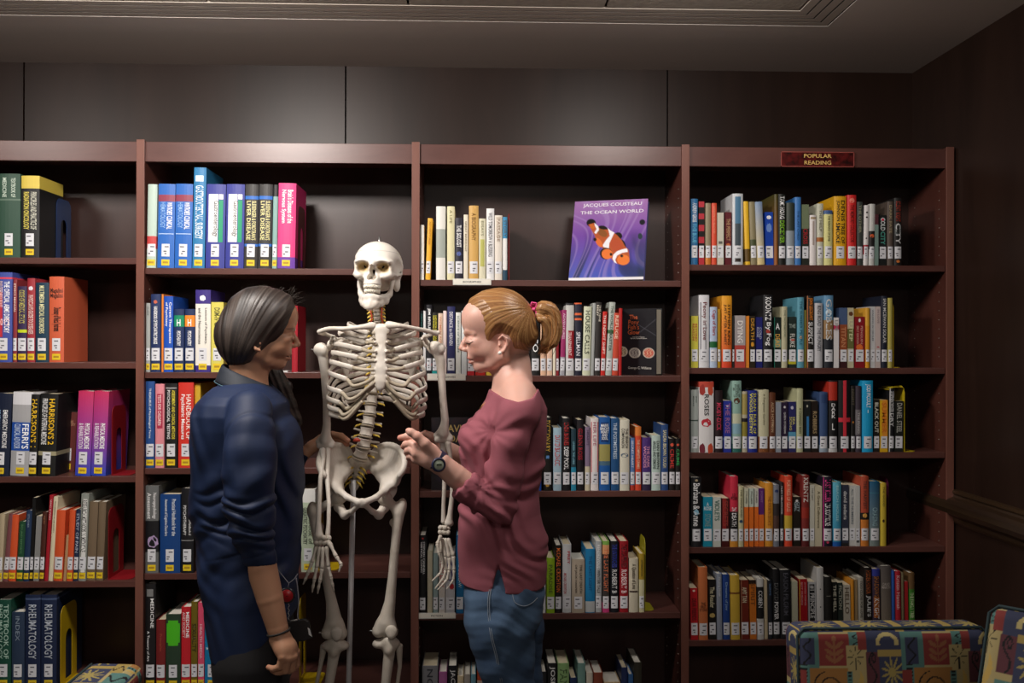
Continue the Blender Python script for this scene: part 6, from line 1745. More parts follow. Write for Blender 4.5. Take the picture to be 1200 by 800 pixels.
for k in range(24):
    x0 = rnd.uniform(283, 345); s0 = W(x0, 333 + abs(x0 - 305) * .16 + rnd.uniform(0, 6), YD + rnd.uniform(-.05, .03))
    L_ = rnd.uniform(.007, .015); dr = np.array((rnd.uniform(-.6, 1.2), rnd.uniform(-.4, .4), rnd.uniform(.3, 1.0))); dr /= np.linalg.norm(dr)
    paths.append([s0 - dr * .006, s0 + dr * L_ * .5, s0 + dr * L_ + np.array((.004, 0, -.003))])
for k in range(16):
    s0 = W(rnd.uniform(338, 350), rnd.uniform(343, 356), YD + rnd.uniform(-.04, .02)); dr = np.array((rnd.uniform(.2, 1), rnd.uniform(-.3, .3), rnd.uniform(-.2, .9))); dr /= np.linalg.norm(dr); L_ = rnd.uniform(.012, .03)
    paths.append([s0 - dr * .01, s0 + dr * L_ * .5 + np.array((0, 0, .003)), s0 + dr * L_])
mbs = MB()
for p in paths: mbs.tube(p, [.0003, .0003, .0002], 4, cap=False)
cd(mbs.build('flyaway_hair', mat('grey hair strand', '#3c342e', .5)))
# fleece
M_FLEECE = mat('navy fleece', '#101f3c', .62, bump=(260, .12, .0008), noise=('#16274a', 6, .6), spec=.35)
fs = Field(*bnd(214, 362, 424, 768, -.90, -.28), .0034)
fs.loft(rows_from([(448, 264, 312, .085), (454, 252, 320, .115), (462, 243, 328, .150), (471, 236, 335, .172), (484, 230, 341, .182), (500, 226.5, 347, .180), (520, 224.5, 351.5, .174), (545, 224, 353, .166), (575, 225, 353, .160), (605, 227.5, 352.5, .158), (640, 233, 350, .160), (680, 240, 348, .165), (715, 245, 346, .166), (760, 251, 343, .166)], YD), 0, 2.25)
SD = [(293, 482, -.735), (293, 505, -.770), (292.5, 530, -.79), (292, 560, -.80), (291.5, 590, -.80), (295, 618, -.80), (304, 650, -.80)]
fs.chain([W(*p) for p in SD], [.058, .063, .0650, .0650, .0640, .0560, .0405], .008)
fs.chain([W(304, 650, -.80), W(309, 668, -.80)], [.0400, .0385], .01)
fs.chain([W(318, 482, -.43), W(326, 520, -.37), W(336, 550, -.35), W(348, 538, -.335)], [.056, .052, .042, .030], .02)
# shirt-tail hem and sleeve end
fs.func(lambda d, X, Y, Z: np.maximum(d, (RZ(757, YD) + .10 * np.clip((X - RX(276, 750, YD)) / .16, 0, 1.2) ** 1.6 + .02 * np.clip((RX(262, 750, YD) - X) / .06, 0, 1)) - Z) if True else d)
v0, v1 = W(304, 650, -.80), W(312, 682, -.80); uu = (v1 - v0) / np.linalg.norm(v1 - v0)
cut_end(fs, W(307.0, 660.5, -.80), uu + np.array((-.22, 0, -.05)), .060)
fs.cone(W(296, 415, YD), W(294, 449, YD), .054, .054, .006, 's')
def dfold(d, X, Y, Z):
    o = np.zeros_like(d); sl = 1 - smoothstep(-.76, -.69, Y)
    axx = np.interp(Z, sorted([W(*p)[2] for p in SD]), [x for _, x in sorted([(W(*p)[2], W(*p)[0]) for p in SD])])
    zz = (RZ(615, -.8) - Z)
    w = np.exp(-((Z - RZ(607, -.8)) / .060) ** 2) * sl
    q = Z * 175 + 1.9 * np.sin((X - axx) * 44 + Z * 25) + 1.1 * np.sin(Z * 70 + 1)
    o += w * .0088 * (1 - np.abs(np.sin(q * .5)) * 1.6)
    w = np.exp(-((Z - RZ(560, -.8)) / .10) ** 2) * sl
    o += w * .0030 * np.sin(Z * 60 - (X - axx) * 55 + 2 * np.sin(Z * 18))
    # seam where the sleeve joins
    sc = W(296, 520, -.80); rr = np.sqrt((X - sc[0]) ** 2 / 1.0 + (Z - sc[2]) ** 2 * .7)
    o += np.exp(-((rr - .066) / .0035) ** 2) * smoothstep(sc[2], sc[2] + .03, Z) * sl * .0028
    # cuff line
    t = (X - W(304, 648, -.8)[0]) * uu[0] + (Z - W(304, 648, -.8)[2]) * uu[2]
    o += np.exp(-((t + .0) / .0022) ** 2) * sl * .0018
    # body: long vertical drapes on the back, rings at the small of it
    wb = (1 - sl * .8) * (.25 + .75 * smoothstep(RZ(752, YD), RZ(690, YD), Z))
    q = X * 44 - Z * 11 + 2.3 * np.sin(Z * 13 + X * 8)
    o += wb * (1 - smoothstep(RZ(490, YD), RZ(450, YD), Z)) * (.0060 * np.sin(q) ** 3 + .0025 * np.sin(q * 2.1 + Z * 22))
    q2 = Z * 40 + X * 20 + 2 * np.sin(X * 17)
    o += wb * np.exp(-((Z - RZ(665, YD)) / .10) ** 2) * .0055 * np.sin(q2) ** 3
    return d + o
fs.func(dfold)
cd(fs.build('fleece', M_FLEECE, smooth=1))
# collar: folded band standing round the neck
cb = MB(); n = 40; V = []
cA = Vector(W(289, 439.5, YD)) 
for k in range(n):
    a = 2 * PI * k / n; ca, sa = math.cos(a), math.sin(a)
    zt = .022 - .056 * (ca * .5 + .5) + .004                          # back high, front low
    zt -= .004 * max(0, ca) ** 4
    r0 = Vector((ca * .062 + .002, sa * .064, zt + .006)); r1 = Vector((ca * .066, sa * .069, zt + .008)); r2 = Vector((ca * .080 + .004, sa * .088, zt - .020)); r3 = Vector((ca * .090 + .006, sa * .100, zt - .040)); r4 = Vector((ca * .084 + .006, sa * .094, zt - .042)); r5 = Vector((ca * .060, sa * .062, zt - .03))
    V += [cA + q for q in (r0, r1, r2, r3, r4, r5)]
cb.add(V, [(k * 6 + j, k * 6 + (j + 1) % 6, ((k + 1) % n) * 6 + (j + 1) % 6, ((k + 1) % n) * 6 + j) for k in range(n) if not (k in (0,)) for j in range(6)], smooth=True)
co = cd(cb.build('collar', mat('charcoal collar', '#141c28', .7, bump=(300, .2, .001)), fixn=True)); mm = co.modifiers.new('s', 'SUBSURF'); mm.levels = mm.render_levels = 1
pip = [cA + Vector((math.cos(a) * .0905 + .006, math.sin(a) * .1005, .022 - .056 * (math.cos(a) * .5 + .5) + .004 - .0405)) for a in [2 * PI * k / 40 for k in range(2, 40)]]
cd(MB().tube(pip, .0016, 6).build('collar_piping', mat('teal piping', '#3c5866', .6)))
# hair elastic on the wrist, thin thread on the other
def ring_on(c, u, r1, r2, t, nm, m, par=DP):
    u = Vector(u).normalized(); a = u.cross(Vector((0, 1, 0))).normalized(); b = u.cross(a)
    P_ = [Vector(c) + a * (r1 * math.cos(2 * PI * k / 24)) + b * (r2 * math.sin(2 * PI * k / 24)) for k in range(25)]
    o = MB().tube(P_, t, 8).build(nm, m); o.parent = par; return o
ring_on(A_(326.5, 740, 0), A_(328, 747) - A_(316, 700), .0285, .0285, .0028, 'hair_elastic', mat('black elastic', '#16120f', .8))
ring_on(W(355.5, 531.5, -.3245), W(366, 523.5, -.315) - W(354, 533, -.325), .0200, .0200, .0009, 'thread_bracelet', mat('black elastic'))
# trousers
fr_ = Field(*bnd(240, 356, 690, 1045, -.84, -.34), .0055)
fr_.loft(rows_from([(712, 256, 340, .150), (735, 254, 342, .160), (760, 253, 343, .165), (785, 254, 344, .160)], YD), 0, 2.3)
fr_.chain([W(296, 780, -.66), W(298, 830, -.67), W(298, 890, -.67), W(295, 960, -.67), W(293, 1018, -.67)], [.092, .072, .058, .052, .045], .03)
fr_.chain([W(304, 780, -.50), W(308, 830, -.50), W(308, 890, -.50), W(304, 960, -.50), W(302, 975, -.50)], [.088, .070, .056, .050, .045], .03)
cd(fr_.build('trousers', mat('black cotton', '#0e0d10', .9, bump=(400, .2, .001)), smooth=1))
for Y_, x_ in ((-.67, 293), (-.50, 302)):
    p = W(x_, 1030, Y_); ff = Field((p[0] - .09, Y_ - .06, 0.0), (p[0] + .22, Y_ + .06, .14), .005)
    ff.chain([(p[0] - .03, Y_, .045), (p[0] + .05, Y_, .045), (p[0] + .15, Y_, .035)], [.04, .042, .034], .02).cone((p[0], Y_, .05), (p[0], Y_, .10), .04, .04, .02)
    ff.plane((0, 0, .004), (0, 0, -1)); cd(ff.build('shoe', mat('black leather', '#141214', .5)))
# badge reel with its cords, and the card wallet hanging from it
YB = -.72
def Bp_(x, y, d=0.): return Vector(at(x, y, YB + d))
rl = empty('badge_reel', Bp_(336.5, 697.5)); tag(rl, 'round red badge reel hanging on cords at the hip of the navy fleece', 'badge reel')
def rel(o, p): o.parent = p; o.matrix_parent_inverse = Matrix.Translation(p.location).inverted(); return o
rc = Bp_(336.5, 697.5)
rel(MB().lathe([(.0005, .004), (.0200, .004), (.0215, 0), (.0200, -.004), (.0005, -.004)], 28, tuple(rc), 'Y').build('rim', mat('smoked rim', '#3a3c42', .25, metal=.5)), rl)
rel(MB().lathe([(.0005, -.0062), (.0150, -.0060), (.0165, -.0040)], 28, tuple(rc), 'Y').build('cap', mat('red plastic', '#a81820', .35)), rl)
rel(MB().lathe([(.0003, -.0072), (.0022, -.0068), (.0026, -.0058)], 10, tuple(rc), 'Y').build('rivet', mat('red rivet', '#6a1014', .4)), rl)
rel(MB().tube([Bp_(323, 664, .03), Bp_(330, 673, .01), Bp_(338.5, 683, 0), Bp_(337.5, 689, 0)], .0011, 6).tube([Bp_(349, 672, .02), Bp_(345, 678, .01), Bp_(338.5, 683, 0)], .0011, 6).build('cord', mat('grey cord', '#8c8c94', .5)), rl)
ch = MB()
for k in range(7): ch.tube([Bp_(337.5 + (k % 2) * 1.6, 706.5 + k * 2.9), Bp_(337.5 + ((k + 1) % 2) * 1.6, 709.4 + k * 2.9)], .0014, 6)
rel(ch.build('chain', M_PIN), rl)
rel(MB().tube(spl([Bp_(347, 677), Bp_(349, 690), Bp_(350, 705), Bp_(349, 722), Bp_(352, 728)], 4), .0016, 6).build('lanyard', mat('grey cord')), rl)
wl = empty('card_wallet', Bp_(352, 738)); tag(wl, 'black card wallet hanging below the red badge reel', 'wallet')
wq = MB(); P4 = [Bp_(337.5, 728), Bp_(357, 724.5), Bp_(362, 727.5), (Bp_(366.5, 747)), Bp_(356, 750.5), Bp_(341, 752)]
wq.add([p + Vector((0, -.006, 0)) for p in P4] + [p + Vector((0, .006, 0)) for p in P4], [tuple(range(6)), tuple(range(11, 5, -1))] + [(i, i + 6, (i + 1) % 6 + 6, (i + 1) % 6) for i in range(6)])
rel(bevel(wq.build('sleeve', mat('black leather'), fixn=True), .002), wl)
rel(MB().tube([Bp_(340, 727.3, -.004), Bp_(345, 726.6, -.005), Bp_(349, 726.0, -.004)], .0022, 6).build('clip', M_PIN), wl)
cw = MB(); cw.add([Bp_(360.5, 735, -.0066), Bp_(363, 736.5, -.0066), Bp_(365.6, 746, -.0066), Bp_(362, 743.5, -.0066)], [(0, 1, 2, 3)]); rel(cw.build('card', mat('white card', '#c8c8c8', .5)), wl)
# ---------------------------------------------------------------- bookends
def metal(c): return mat('painted steel ' + c, '#' + c, .38, spec=.5)
def plate_loop(w, h, r, n=8, x0=0., z0=0.):
    P = [(x0, z0), (x0 + w, z0), (x0 + w, z0 + h - r)]
    P += [(x0 + w - r + r * math.cos(a), z0 + h - r + r * math.sin(a)) for a in np.linspace(0, PI / 2, n)[1:]]
    P += [(x0 + r + r * math.cos(a), z0 + h - r + r * math.sin(a)) for a in np.linspace(PI / 2, PI, n)]
    return P
def bookend(px, pyt, pyb, c, look, shelfdesc, foot, bi, ri, y0=.02, w=.125, foot_len=.075, curl=False):
    z = SHZ[bi][ri] + .0006; X = at(px, (pyt + pyb) / 2, y0).x; h = at(px, pyt, y0).z - z
    e = empty('bookend', (X, y0, z)); tag(e, look, 'bookend', None)
    t = .0016
    out = plate_loop(w, h, min(.03, w * .3)); n = len(out)
    ih = h * .62; inn = plate_loop(w * .40, ih, w * .195, x0=w * .30, z0=.012)
    m = MB(); V = []
    for xx in (-t / 2, t / 2):
        V += [(xx, a, b) for a, b in out]; V += [(xx, a, b) for a, b in inn]
    F_ = []
    for i in range(n):
        j = (i + 1) % n
        F_ += [(i, j, n + j, n + i), (2 * n + j, 2 * n + i, 3 * n + i, 3 * n + j), (j, i, 2 * n + i, 2 * n + j), (n + i, n + j, 3 * n + j, 3 * n + i)]
    m.add(V, F_)
    m.build('upright', metal(c), e, fixn=True)
    if foot:
        fo = [(a, b) for a, b in plate_loop(w * (1 if foot_len > .03 else .6), foot_len, .02)]
        m = MB(); k = len(fo)
        m.add([(foot * (b + .0009), a, 0) for a, b in fo] + [(foot * (b + .0009), a, t) for a, b in fo], [tuple(range(k)), tuple(range(2 * k - 1, k - 1, -1))] + [(i, (i + 1) % k, k + (i + 1) % k, k + i) for i in range(k)])
        m.build('foot', metal(c), e, fixn=True)
    if curl:
        m = MB(); q = [(-t / 2, h), (-.006, h + .006), (-.020, h + .008), (-.040, h + .006), (-.055, h - .002)]
        V = []
        for x_, z_ in q: V += [(x_, .0, z_ - .012), (x_, w * .9, z_ - .012), (x_ * 1.0, w * .9, z_ - .012 + t), (x_, .0, z_ - .012 + t)]
        m.add(V, [(i * 4 + j, i * 4 + (j + 1) % 4, (i + 1) * 4 + (j + 1) % 4, (i + 1) * 4 + j) for i in range(len(q) - 1) for j in range(4)])
        m.build('curled_lip', metal(c), e, fixn=True)
    return e
bookend(66, 231, 300, '1c3460', 'dark blue metal bookend holding the black and yellow textbook', 0, 0, 0, 0, y0=.13, w=.12)
bookend(76.6, 345, 423, '5c1418', 'dark red metal bookend against the thick salmon dictionary', 0, 0, 0, 1, y0=.02, w=.14)
bookend(131, 476, 556, '8c1820', 'crimson metal bookend beside the two pink and violet textbooks', 0, 1, 0, 2, y0=.02, w=.13, foot_len=.062)
bookend(127, 596, 678, '8c1820', 'crimson metal bookend beside the two taupe cloth volumes', 0, 1, 0, 3, y0=.02, w=.14, foot_len=.075)
bookend(71, 712, 799, 'c8a818', 'yellow metal bookend beside the navy silver-lettered pair', 0, 1, 0, 4, y0=.015, w=.13, foot_len=.08)
bookend(349.5, 240, 313, '5c1418', 'dark red metal bookend behind the hot pink textbook', 0, 0, 1, 0, y0=.05, w=.13)
bookend(371.5, 585, 668, 'c8a818', 'yellow metal bookend beside the pale sage textbook, its foot under the bony hand', 0, 1, 1, 3, y0=.03, w=.12, foot_len=.07)
bookend(351, 702, 800, 'c8a818', 'yellow metal bookend on the fifth shelf behind the black card wallet', 0, 1, 1, 4, y0=.03, w=.12, foot_len=.07)
bookend(596.5, 249, 325, '8c1820', 'slim red metal bookend beside the blue and white biography', 0, 0, 2, 0, y0=.012, w=.09)
bookend(756, 631, 716, 'a8a028', 'olive yellow metal bookend beside the mustard and cream novel', 0, 1, 2, 3, y0=.02, w=.11, foot_len=.032)
bookend(1047, 352, 429, 'c8a818', 'yellow metal bookend beside the olive yellow novel, only its foot showing', 0, 1, 3, 1, y0=.010, w=.10, foot_len=.030)
bookend(1060, 452, 527, 'c8b020', 'yellow metal bookend with a curled lip beside the black and grey novel', 0, 1, 3, 2, y0=.008, w=.10, foot_len=.042, curl=True)
bookend(1041, 560, 637, '602040', 'plum metal bookend behind the yellow novel', 0, 0, 3, 3, y0=.06, w=.09)
# ---------------------------------------------------------------- shelf tags
def shelf_tag(x0, x1, y0, y1, txt, label, col='#dcdad2'):
    a, b = at(x0, y0, -.004), at(x1, y1, -.004); w, h = b.x - a.x, a.z - b.z
    e = empty('shelf_tag', ((a.x + b.x) / 2, -.0015, (a.z + b.z) / 2)); tag(e, label, 'label')
    m = MB().box(-w / 2, w / 2, -.0020, -.0008, -h / 2, h / 2); bevel(m.build('holder', mat('clear holder', col, .3, coat=.5), e), .0004)
    MB().box(-w / 2 + .003, w / 2 - .003, -.0026, -.0021, -h / 2 + .003, h / 2 - .003).build('card', mat('tag card', '#e6e2d6', .6), e)
    letters(txt, .0085, (0, -.0029, 0), ink('333'), e, sx=1.2)
shelf_tag(530.7, 575.7, 326.3, 334, 'BIOGRAPHIES', 'white biographies tag on the shelf edge above the red-haired person')
shelf_tag(500.6, 545.7, 437.6, 445.6, 'BIOGRAPHIES', 'white biographies tag on the shelf edge behind the bony arm')
shelf_tag(489.8, 534, 718.0, 724.5, 'FICTION', 'clear shelf tag below the tall black novel beside the bony hand', '#a8a8a4')
z = SHZ[1][1]; a = at(318, 435, .03); b = at(340, 435, .03)
ps = MB().box(-.027, .027, -.02, .03, 0, .0035).build('paper_pad', mat('white pad', '#e4e4e4', .6)); ps.location = ((a.x + b.x) / 2, .03, z + .0005); tag(ps, 'small white paper pad lying on the shelf behind the dark-haired chin', 'paper')
# ---------------------------------------------------------------- books shown cover out
def display_book(name, label, loc, yaw, lean, w, h, t, paint, edge_col, page='#d0cab8', res=.0022, title=None, back_m=None):
    e = empty(name, loc, (0, 0, 0)); tag(e, label, 'book'); e.rotation_mode = 'XYZ'
    e.rotation_euler = Matrix.Rotation(yaw, 3, 'Z').to_euler() if not lean else (Matrix.Rotation(yaw, 3, 'Z') @ Matrix.Rotation(-lean, 3, 'X')).to_euler()
    nx, nz = int(w / res), int(h / res)
    u = np.linspace(0, 1, nx + 1); v = np.linspace(0, 1, nz + 1); U, Vv = np.meshgrid(u, v, indexing='ij')
    P = np.stack([(U - .5) * w, np.zeros_like(U) - .0002, (1 - Vv) * h], -1).reshape(-1, 3)
    i = np.arange(nx)[:, None] * (nz + 1) + np.arange(nz)[None, :]; F_ = np.stack([i, i + 1, i + nz + 2, i + nz + 1], -1).reshape(-1, 4)
    o = np_mesh('cover_picture', P, F_, mat('glossy jacket', '#888', .28, attr=True, coat=.5), e, paint(U.ravel(), Vv.ravel()), smooth=False)
    m = MB().box(-w / 2, w / 2, .0, .003, 0, h).box(-w / 2, w / 2, t - .003, t, 0, h).box(-w / 2, -w / 2 + .003, .003, t - .003, 0, h)
    m.build('case', mat('case ' + edge_col, edge_col, .4), e)
    MB().box(-w / 2 + .004, w / 2 - .004, .0032, t - .0032, .004, h - .004).build('page_block', mat('pages ' + page, page, .9, bump=(700, .3, .0008, (.2, 6, .2))), e)
    for (txt, size, x, zz, c, sx) in (title or []):
        letters(txt, size, ((x - .5) * w, -.0009, (1 - zz) * h), ink(c), e, 'cover_title', sx=sx)
    # easel behind
    MB().tube([(0, t + .002, .0), (0, t + .004, h * .7)], .0018, 6).tube([(0, t + .004, h * .6), (0, t + .03, .004 + .5 * lean * (t + .03))], .0018, 6).build('wire_easel', M_PIN, e)
    return e
def pt_in(U, V, poly):
    return poly_sdf(U, V, poly)
def paint_fish(u, v):
    X = 218 - 98 * v + u * (517 + 53 * v); Y = 85 + v * 627
    top = np.array(srgb('#a878b4')); mid = np.array(srgb('#7448a4')); bot = np.array(srgb('#3c56b8'))
    t = v[:, None]; c = np.where(t < .45, top + (mid - top) * (t / .45), mid + (bot - mid) * ((t - .45) / .55))
    w = X * .020 + 2.0 * np.sin(Y * .008 + X * .006); n = vnoise(w * 1.3 + 30, 11); n2 = vnoise(w * 3 + Y * .004 + 60, 12)
    dk = np.clip((v - .35) * 2, 0, 1) * smoothstep(.55, .85, n)
    c = c * (1 - .75 * dk[:, None]) + np.array(srgb('#182238')) * .75 * dk[:, None]
    lt = smoothstep(.6, .95, n2)[:, None] * .35; c = c * (1 - lt) + np.array(srgb('#b49ad0')) * lt
    g = smoothstep(70, 20, poly_sdf(X, Y, [(225, 110), (290, 130), (260, 230), (240, 200)]) + 20)[:, None] if False else 0
    k = smoothstep(0, 40, X - 590 + (Y - 400) * -.15)[:, None] * smoothstep(.35, .6, v)[:, None]; c = c * (1 - .6 * k) + np.array(srgb('#1c2c38')) * .6 * k
    def lay(d, col, e=3.):
        nonlocal c
        a = np.clip(.5 - d / e, 0, 1)[:, None]; c = c * (1 - a) + np.array(srgb(col)) * a
    def el(x, y, rx, ry, an=0.):
        ca, sa = math.cos(an), math.sin(an); dx, dy = X - x, Y - y; p, q = dx * ca + dy * sa, -dx * sa + dy * ca
        return (np.sqrt((p / rx) ** 2 + (q / ry) ** 2) - 1) * min(rx, ry)
    body = [(300, 275), (345, 262), (372, 300), (395, 318), (450, 318), (505, 365), (540, 410), (560, 455), (585, 480), (592, 540), (575, 590), (540, 602), (500, 590), (462, 560), (430, 500), (390, 460), (350, 400), (340, 360), (312, 300)]
    lay(el(322, 262, 34, 32), '#141414'); lay(el(406, 318, 40, 30, .5), '#18130f'); lay(el(512, 375, 30, 32, .6), '#18130f'); lay(el(548, 440, 16, 40, -.3), '#18130f')
    lay(poly_sdf(X, Y, body), '#b8582c'); lay(el(400, 345, 40, 26, .7), '#8c5428'); lay(el(328, 290, 22, 16, .8), '#c8682c'); lay(el(370, 420, 40, 20, 1.1), '#e07034')
    lay(el(545, 560, 46, 40), '#ea7c34'); lay(el(500, 450, 44, 60, -.4), '#b85030')
    lay(poly_sdf(X, Y, [(345, 262), (372, 290), (376, 320), (352, 352), (340, 340), (358, 312), (348, 285)]), '#f0eef4')
    lay(poly_sdf(X, Y, [(440, 305), (462, 330), (488, 345), (470, 380), (448, 425), (440, 470), (400, 455), (398, 440), (425, 400), (452, 370), (448, 340)]), '#f4f2f8')
    lay(el(418, 508, 46, 46), '#1a1410'); lay(el(426, 512, 40, 40), '#ea7834'); lay(el(455, 515, 10, 12), '#201814')
    lay(poly_sdf(X, Y, [(575, 472), (580, 500), (540, 505), (500, 525), (484, 560), (496, 588), (478, 578), (464, 548), (472, 518), (500, 492), (540, 478)]), '#f6f4fa')
    lay(el(534, 530, 11, 10), '#0c0c0c'); lay(el(342, 395, 12, 14), '#18130f')
    lay((.964 - v) * -600 * -1 if False else (v * -1 + .968) * 600, '#e8e6ea', 4.)
    lay(el(690, 270, 20, 22), '#1a1a24'); lay(el(672, 380, 16, 24), '#2a3a40')
    return np.clip(c, 0, 1)
zc_ = SHZ[2][0] + .0008
pL, pR = at(668, 327, .03), at(753, 327, .09)
display_book('display_book', 'large ocean picture book with an orange clownfish on its purple cover, standing cover out', ((pL.x + pR.x) / 2 - .006, .046, zc_ + .004), math.radians(-19), math.radians(19), .262, .305, .026, paint_fish, '#3c3a78', '#c8c4b8',
             title=[('JACQUES COUSTEAU', .0175, .52, .062, 'f0ecf4', 1.25), ('THE OCEAN WORLD', .0175, .52, .15, 'f0ecf4', 1.35)])
def paint_pony(u, v):
    c = np.tile(np.array(srgb('#26262a')), (len(u), 1)); X = u * 39.; Y = v * 80.
    def lay(d, col, e=.6):
        nonlocal c
        a = np.clip(.5 - d / e, 0, 1)[:, None]; c = c * (1 - a) + np.array(srgb(col)) * a
    for (x, y, c1, c2) in ((2, 52, '#c8b898', '#302828'), (16, 53.5, '#b0a8a0', '#4a3c40'), (31, 53.5, '#c86858', '#e8c0a0')):
        r = np.sqrt((X - x) ** 2 + (Y - y) ** 2); lay(r - 6.2, '#d8cfc0'); lay(r - 5.4, c1); lay(np.abs(np.sin(X * .9 + Y * .5 + np.sin(Y)) * 3) + (r > 5) * 9 - 1.0, c2)
    lay(np.abs(Y - 18 - (X - 18) * .7) + (X < 14) * 9 - .25, '#606068'); lay(np.abs(Y - 30 + (X - 20) * .9) + (X < 18) * 9 - .25, '#606068')
    return c
zc2 = SHZ[2][1] + .0008; e1 = at(729, 438, .10); e2 = at(768.5, 439, .0)
display_book('display_book', 'dark book with orange lettering and round pictures, standing cover out at the shelf end', ((e1.x + e2.x) / 2, .066, zc2), math.radians(-43), 0, .148, .229, .040, paint_pony, '#2a2a2c', '#c8c2b0',
             title=[('The\nPony\nFish\'s\nGlow', .022, .38, .24, 'c86038', 1.), ('And Other Clues to\nPlan and Purpose in Nature', .006, .52, .44, 'c8c4bc', 1.), ('George C. Williams', .012, .55, .90, 'c8c4bc', 1.)])
def paint_dark(u, v):
    c = np.tile(np.array(srgb('#15131a')), (len(u), 1)); a = (np.abs(v - .62) < .006) | (np.abs(v - .08) < .004)
    c[a] = srgb('#504438'); q = ((u - .5) / .4) ** 2 + ((v - .82) / .12) ** 2 < 1; c[q] = srgb('#241e2c'); return c
zc3 = SHZ[2][2] + .0008; e3 = at(533, 574, .03)
display_book('display_book', 'dark thriller with gilt lettering standing cover out behind the bony forearm', (e3.x, .03, zc3), math.radians(2), math.radians(3), .160, .245, .035, paint_dark, '#17151a', '#b8b0a0', res=.006,
             title=[('DAVID', .034, .5, .15, 'a08850', .92), ('BALDACCI', .034, .5, .29, 'a08850', .92)])

# ---------------------------------------------------------------- upholstered chairs
PC_ = dict(n='#333852', t='#507872', r='#7e302c', y='#a08a4c', c='#a89868', m='#582c34', o='#9a6c36', k='#0c0c10')
TILE_W, TILE_H = .252, .30
RECTS = [  # x0, x1, y0, y1 (pixels of one repeat, about 123 wide and 146 high), colour, motif
    (0, 123, 0, 146, 'c', None), (0, 20, 0, 42, 'c', None), (0, 20, 20, 44, 't', None), (20, 55, 2, 38, 'r', 'leaf'), (55, 74, 0, 14, 't', 'wave'), (51, 73, 14, 42, 'c', 'plant'), (66, 76, 0, 20, 'r', None),
    (76, 120, -8, 22, 'n', 'curl'), (74, 90, 22, 58, 'm', 'scroll'), (90, 120, 26, 64, 'n', 'star'), (89, 118, 20, 27, 'y', None), (116, 143, 0, 42, 't', None), (121, 137, 6, 36, 'n', 'wave'),
    (8, 53, 40, 82, 'o', 'spiral'), (51, 58, 44, 84, 't', 'ladder'), (-4, 8, 36, 76, 't', 'ladder'), (58, 74, 42, 84, 'c', 'leafk'), (74, 116, 64, 96, 't', 'wave'), (116, 128, 42, 90, 'r', None),
    (0, 8, 76, 100, 'm', None), (8, 40, 82, 104, 'r', 'leaf'), (40, 74, 84, 104, 'y', 'wave'), (110, 123, 90, 104, 't', None), (0, 50, 100, 146, 'n', 'star'), (50, 60, 100, 146, 'y', None), (60, 112, 100, 142, 'n', 'star2'), (112, 123, 100, 146, 'y', None)]
def fabric(u, v):
    """colour of the printed cloth at (u, v) metres, v downwards"""
    x = (u / TILE_W * 123) % 123; y = (v / TILE_H * 146) % 146
    c = np.tile(np.array(srgb(PC_['c'])), (len(x), 1))
    for x0, x1, y0, y1, k, mo in RECTS:
        for ox in (-123, 0, 123):
            for oy in (-146, 0, 146):
                a, b, p, q = x0 + ox, x1 + ox, y0 + oy, y1 + oy
                if b <= 0 or a >= 123 or q <= 0 or p >= 146: continue
                m = (x >= a) & (x < b) & (y >= p) & (y < q)
                if not m.any(): continue
                cc = np.array(srgb(PC_[k])); c[m] = cc
                X = (x[m] - (a + b) / 2) / ((b - a) / 2); Y = (y[m] - (p + q) / 2) / ((q - p) / 2); r = np.sqrt(X * X + Y * Y); th = np.arctan2(Y, X); s = None; mc = PC_['k']
                if mo in ('star', 'star2'): s = r < .30 + .62 * np.abs(np.cos(th * 5.5)) ** 3; mc = '#9c8c50'
                elif mo == 'spiral': s = (np.abs((r * 2.6 - th / (2 * PI)) % 1 - .5) < .10) & (r < .85) & (r > .12)
                elif mo == 'leaf':
                    s = (np.abs(X) < .06) & (np.abs(Y) < .85); A_x = np.abs(X); mc = '#8c5a3c'
                    for y_ in (-.35, .1, .5): s |= (((A_x - .34) * .8 - (Y - y_) * .6) / .34) ** 2 + (((A_x - .34) * .6 + (Y - y_) * .8) / .13) ** 2 < 1
                    s |= (X / .13) ** 2 + ((Y + .72) / .22) ** 2 < 1
                elif mo == 'leafk': s = (np.abs(X + .3 * np.sin(Y * 3)) < .42 * (1 - Y * Y)); mc = '#b89a50'
                elif mo == 'plant': s = (r < .9) & (np.abs(np.sin(th * 4)) < .22) & (Y < .55) | ((np.abs(X) < .08) & (Y > 0))
                elif mo == 'ladder': s = (np.abs(X) < .62) & ((Y * 5 % 1) < .5)
                elif mo == 'wave': s = np.abs(X - .45 * np.sin(Y * 5)) < .16
                elif mo == 'scroll': s = (np.abs(X - .5 * np.sin(Y * 3.2)) < .13) | (np.abs(np.sqrt((X - .2) ** 2 + (Y + .6) ** 2) - .25) < .08)
                elif mo == 'curl': s = (np.abs(np.sqrt((X - .1) ** 2 * 1.5 + (Y - .3) ** 2) - .62) < .13) & (Y < .5); mc = '#b8a870'
                if s is not None:
                    z_ = c[m]; z_[s] = srgb(mc); c[m] = z_
    return c
M_UPH = mat('printed upholstery', '#888', .85, attr=True, bump=(700, .25, .0008))
M_PIPE = mat('upholstery piping', '#24383c', .8)
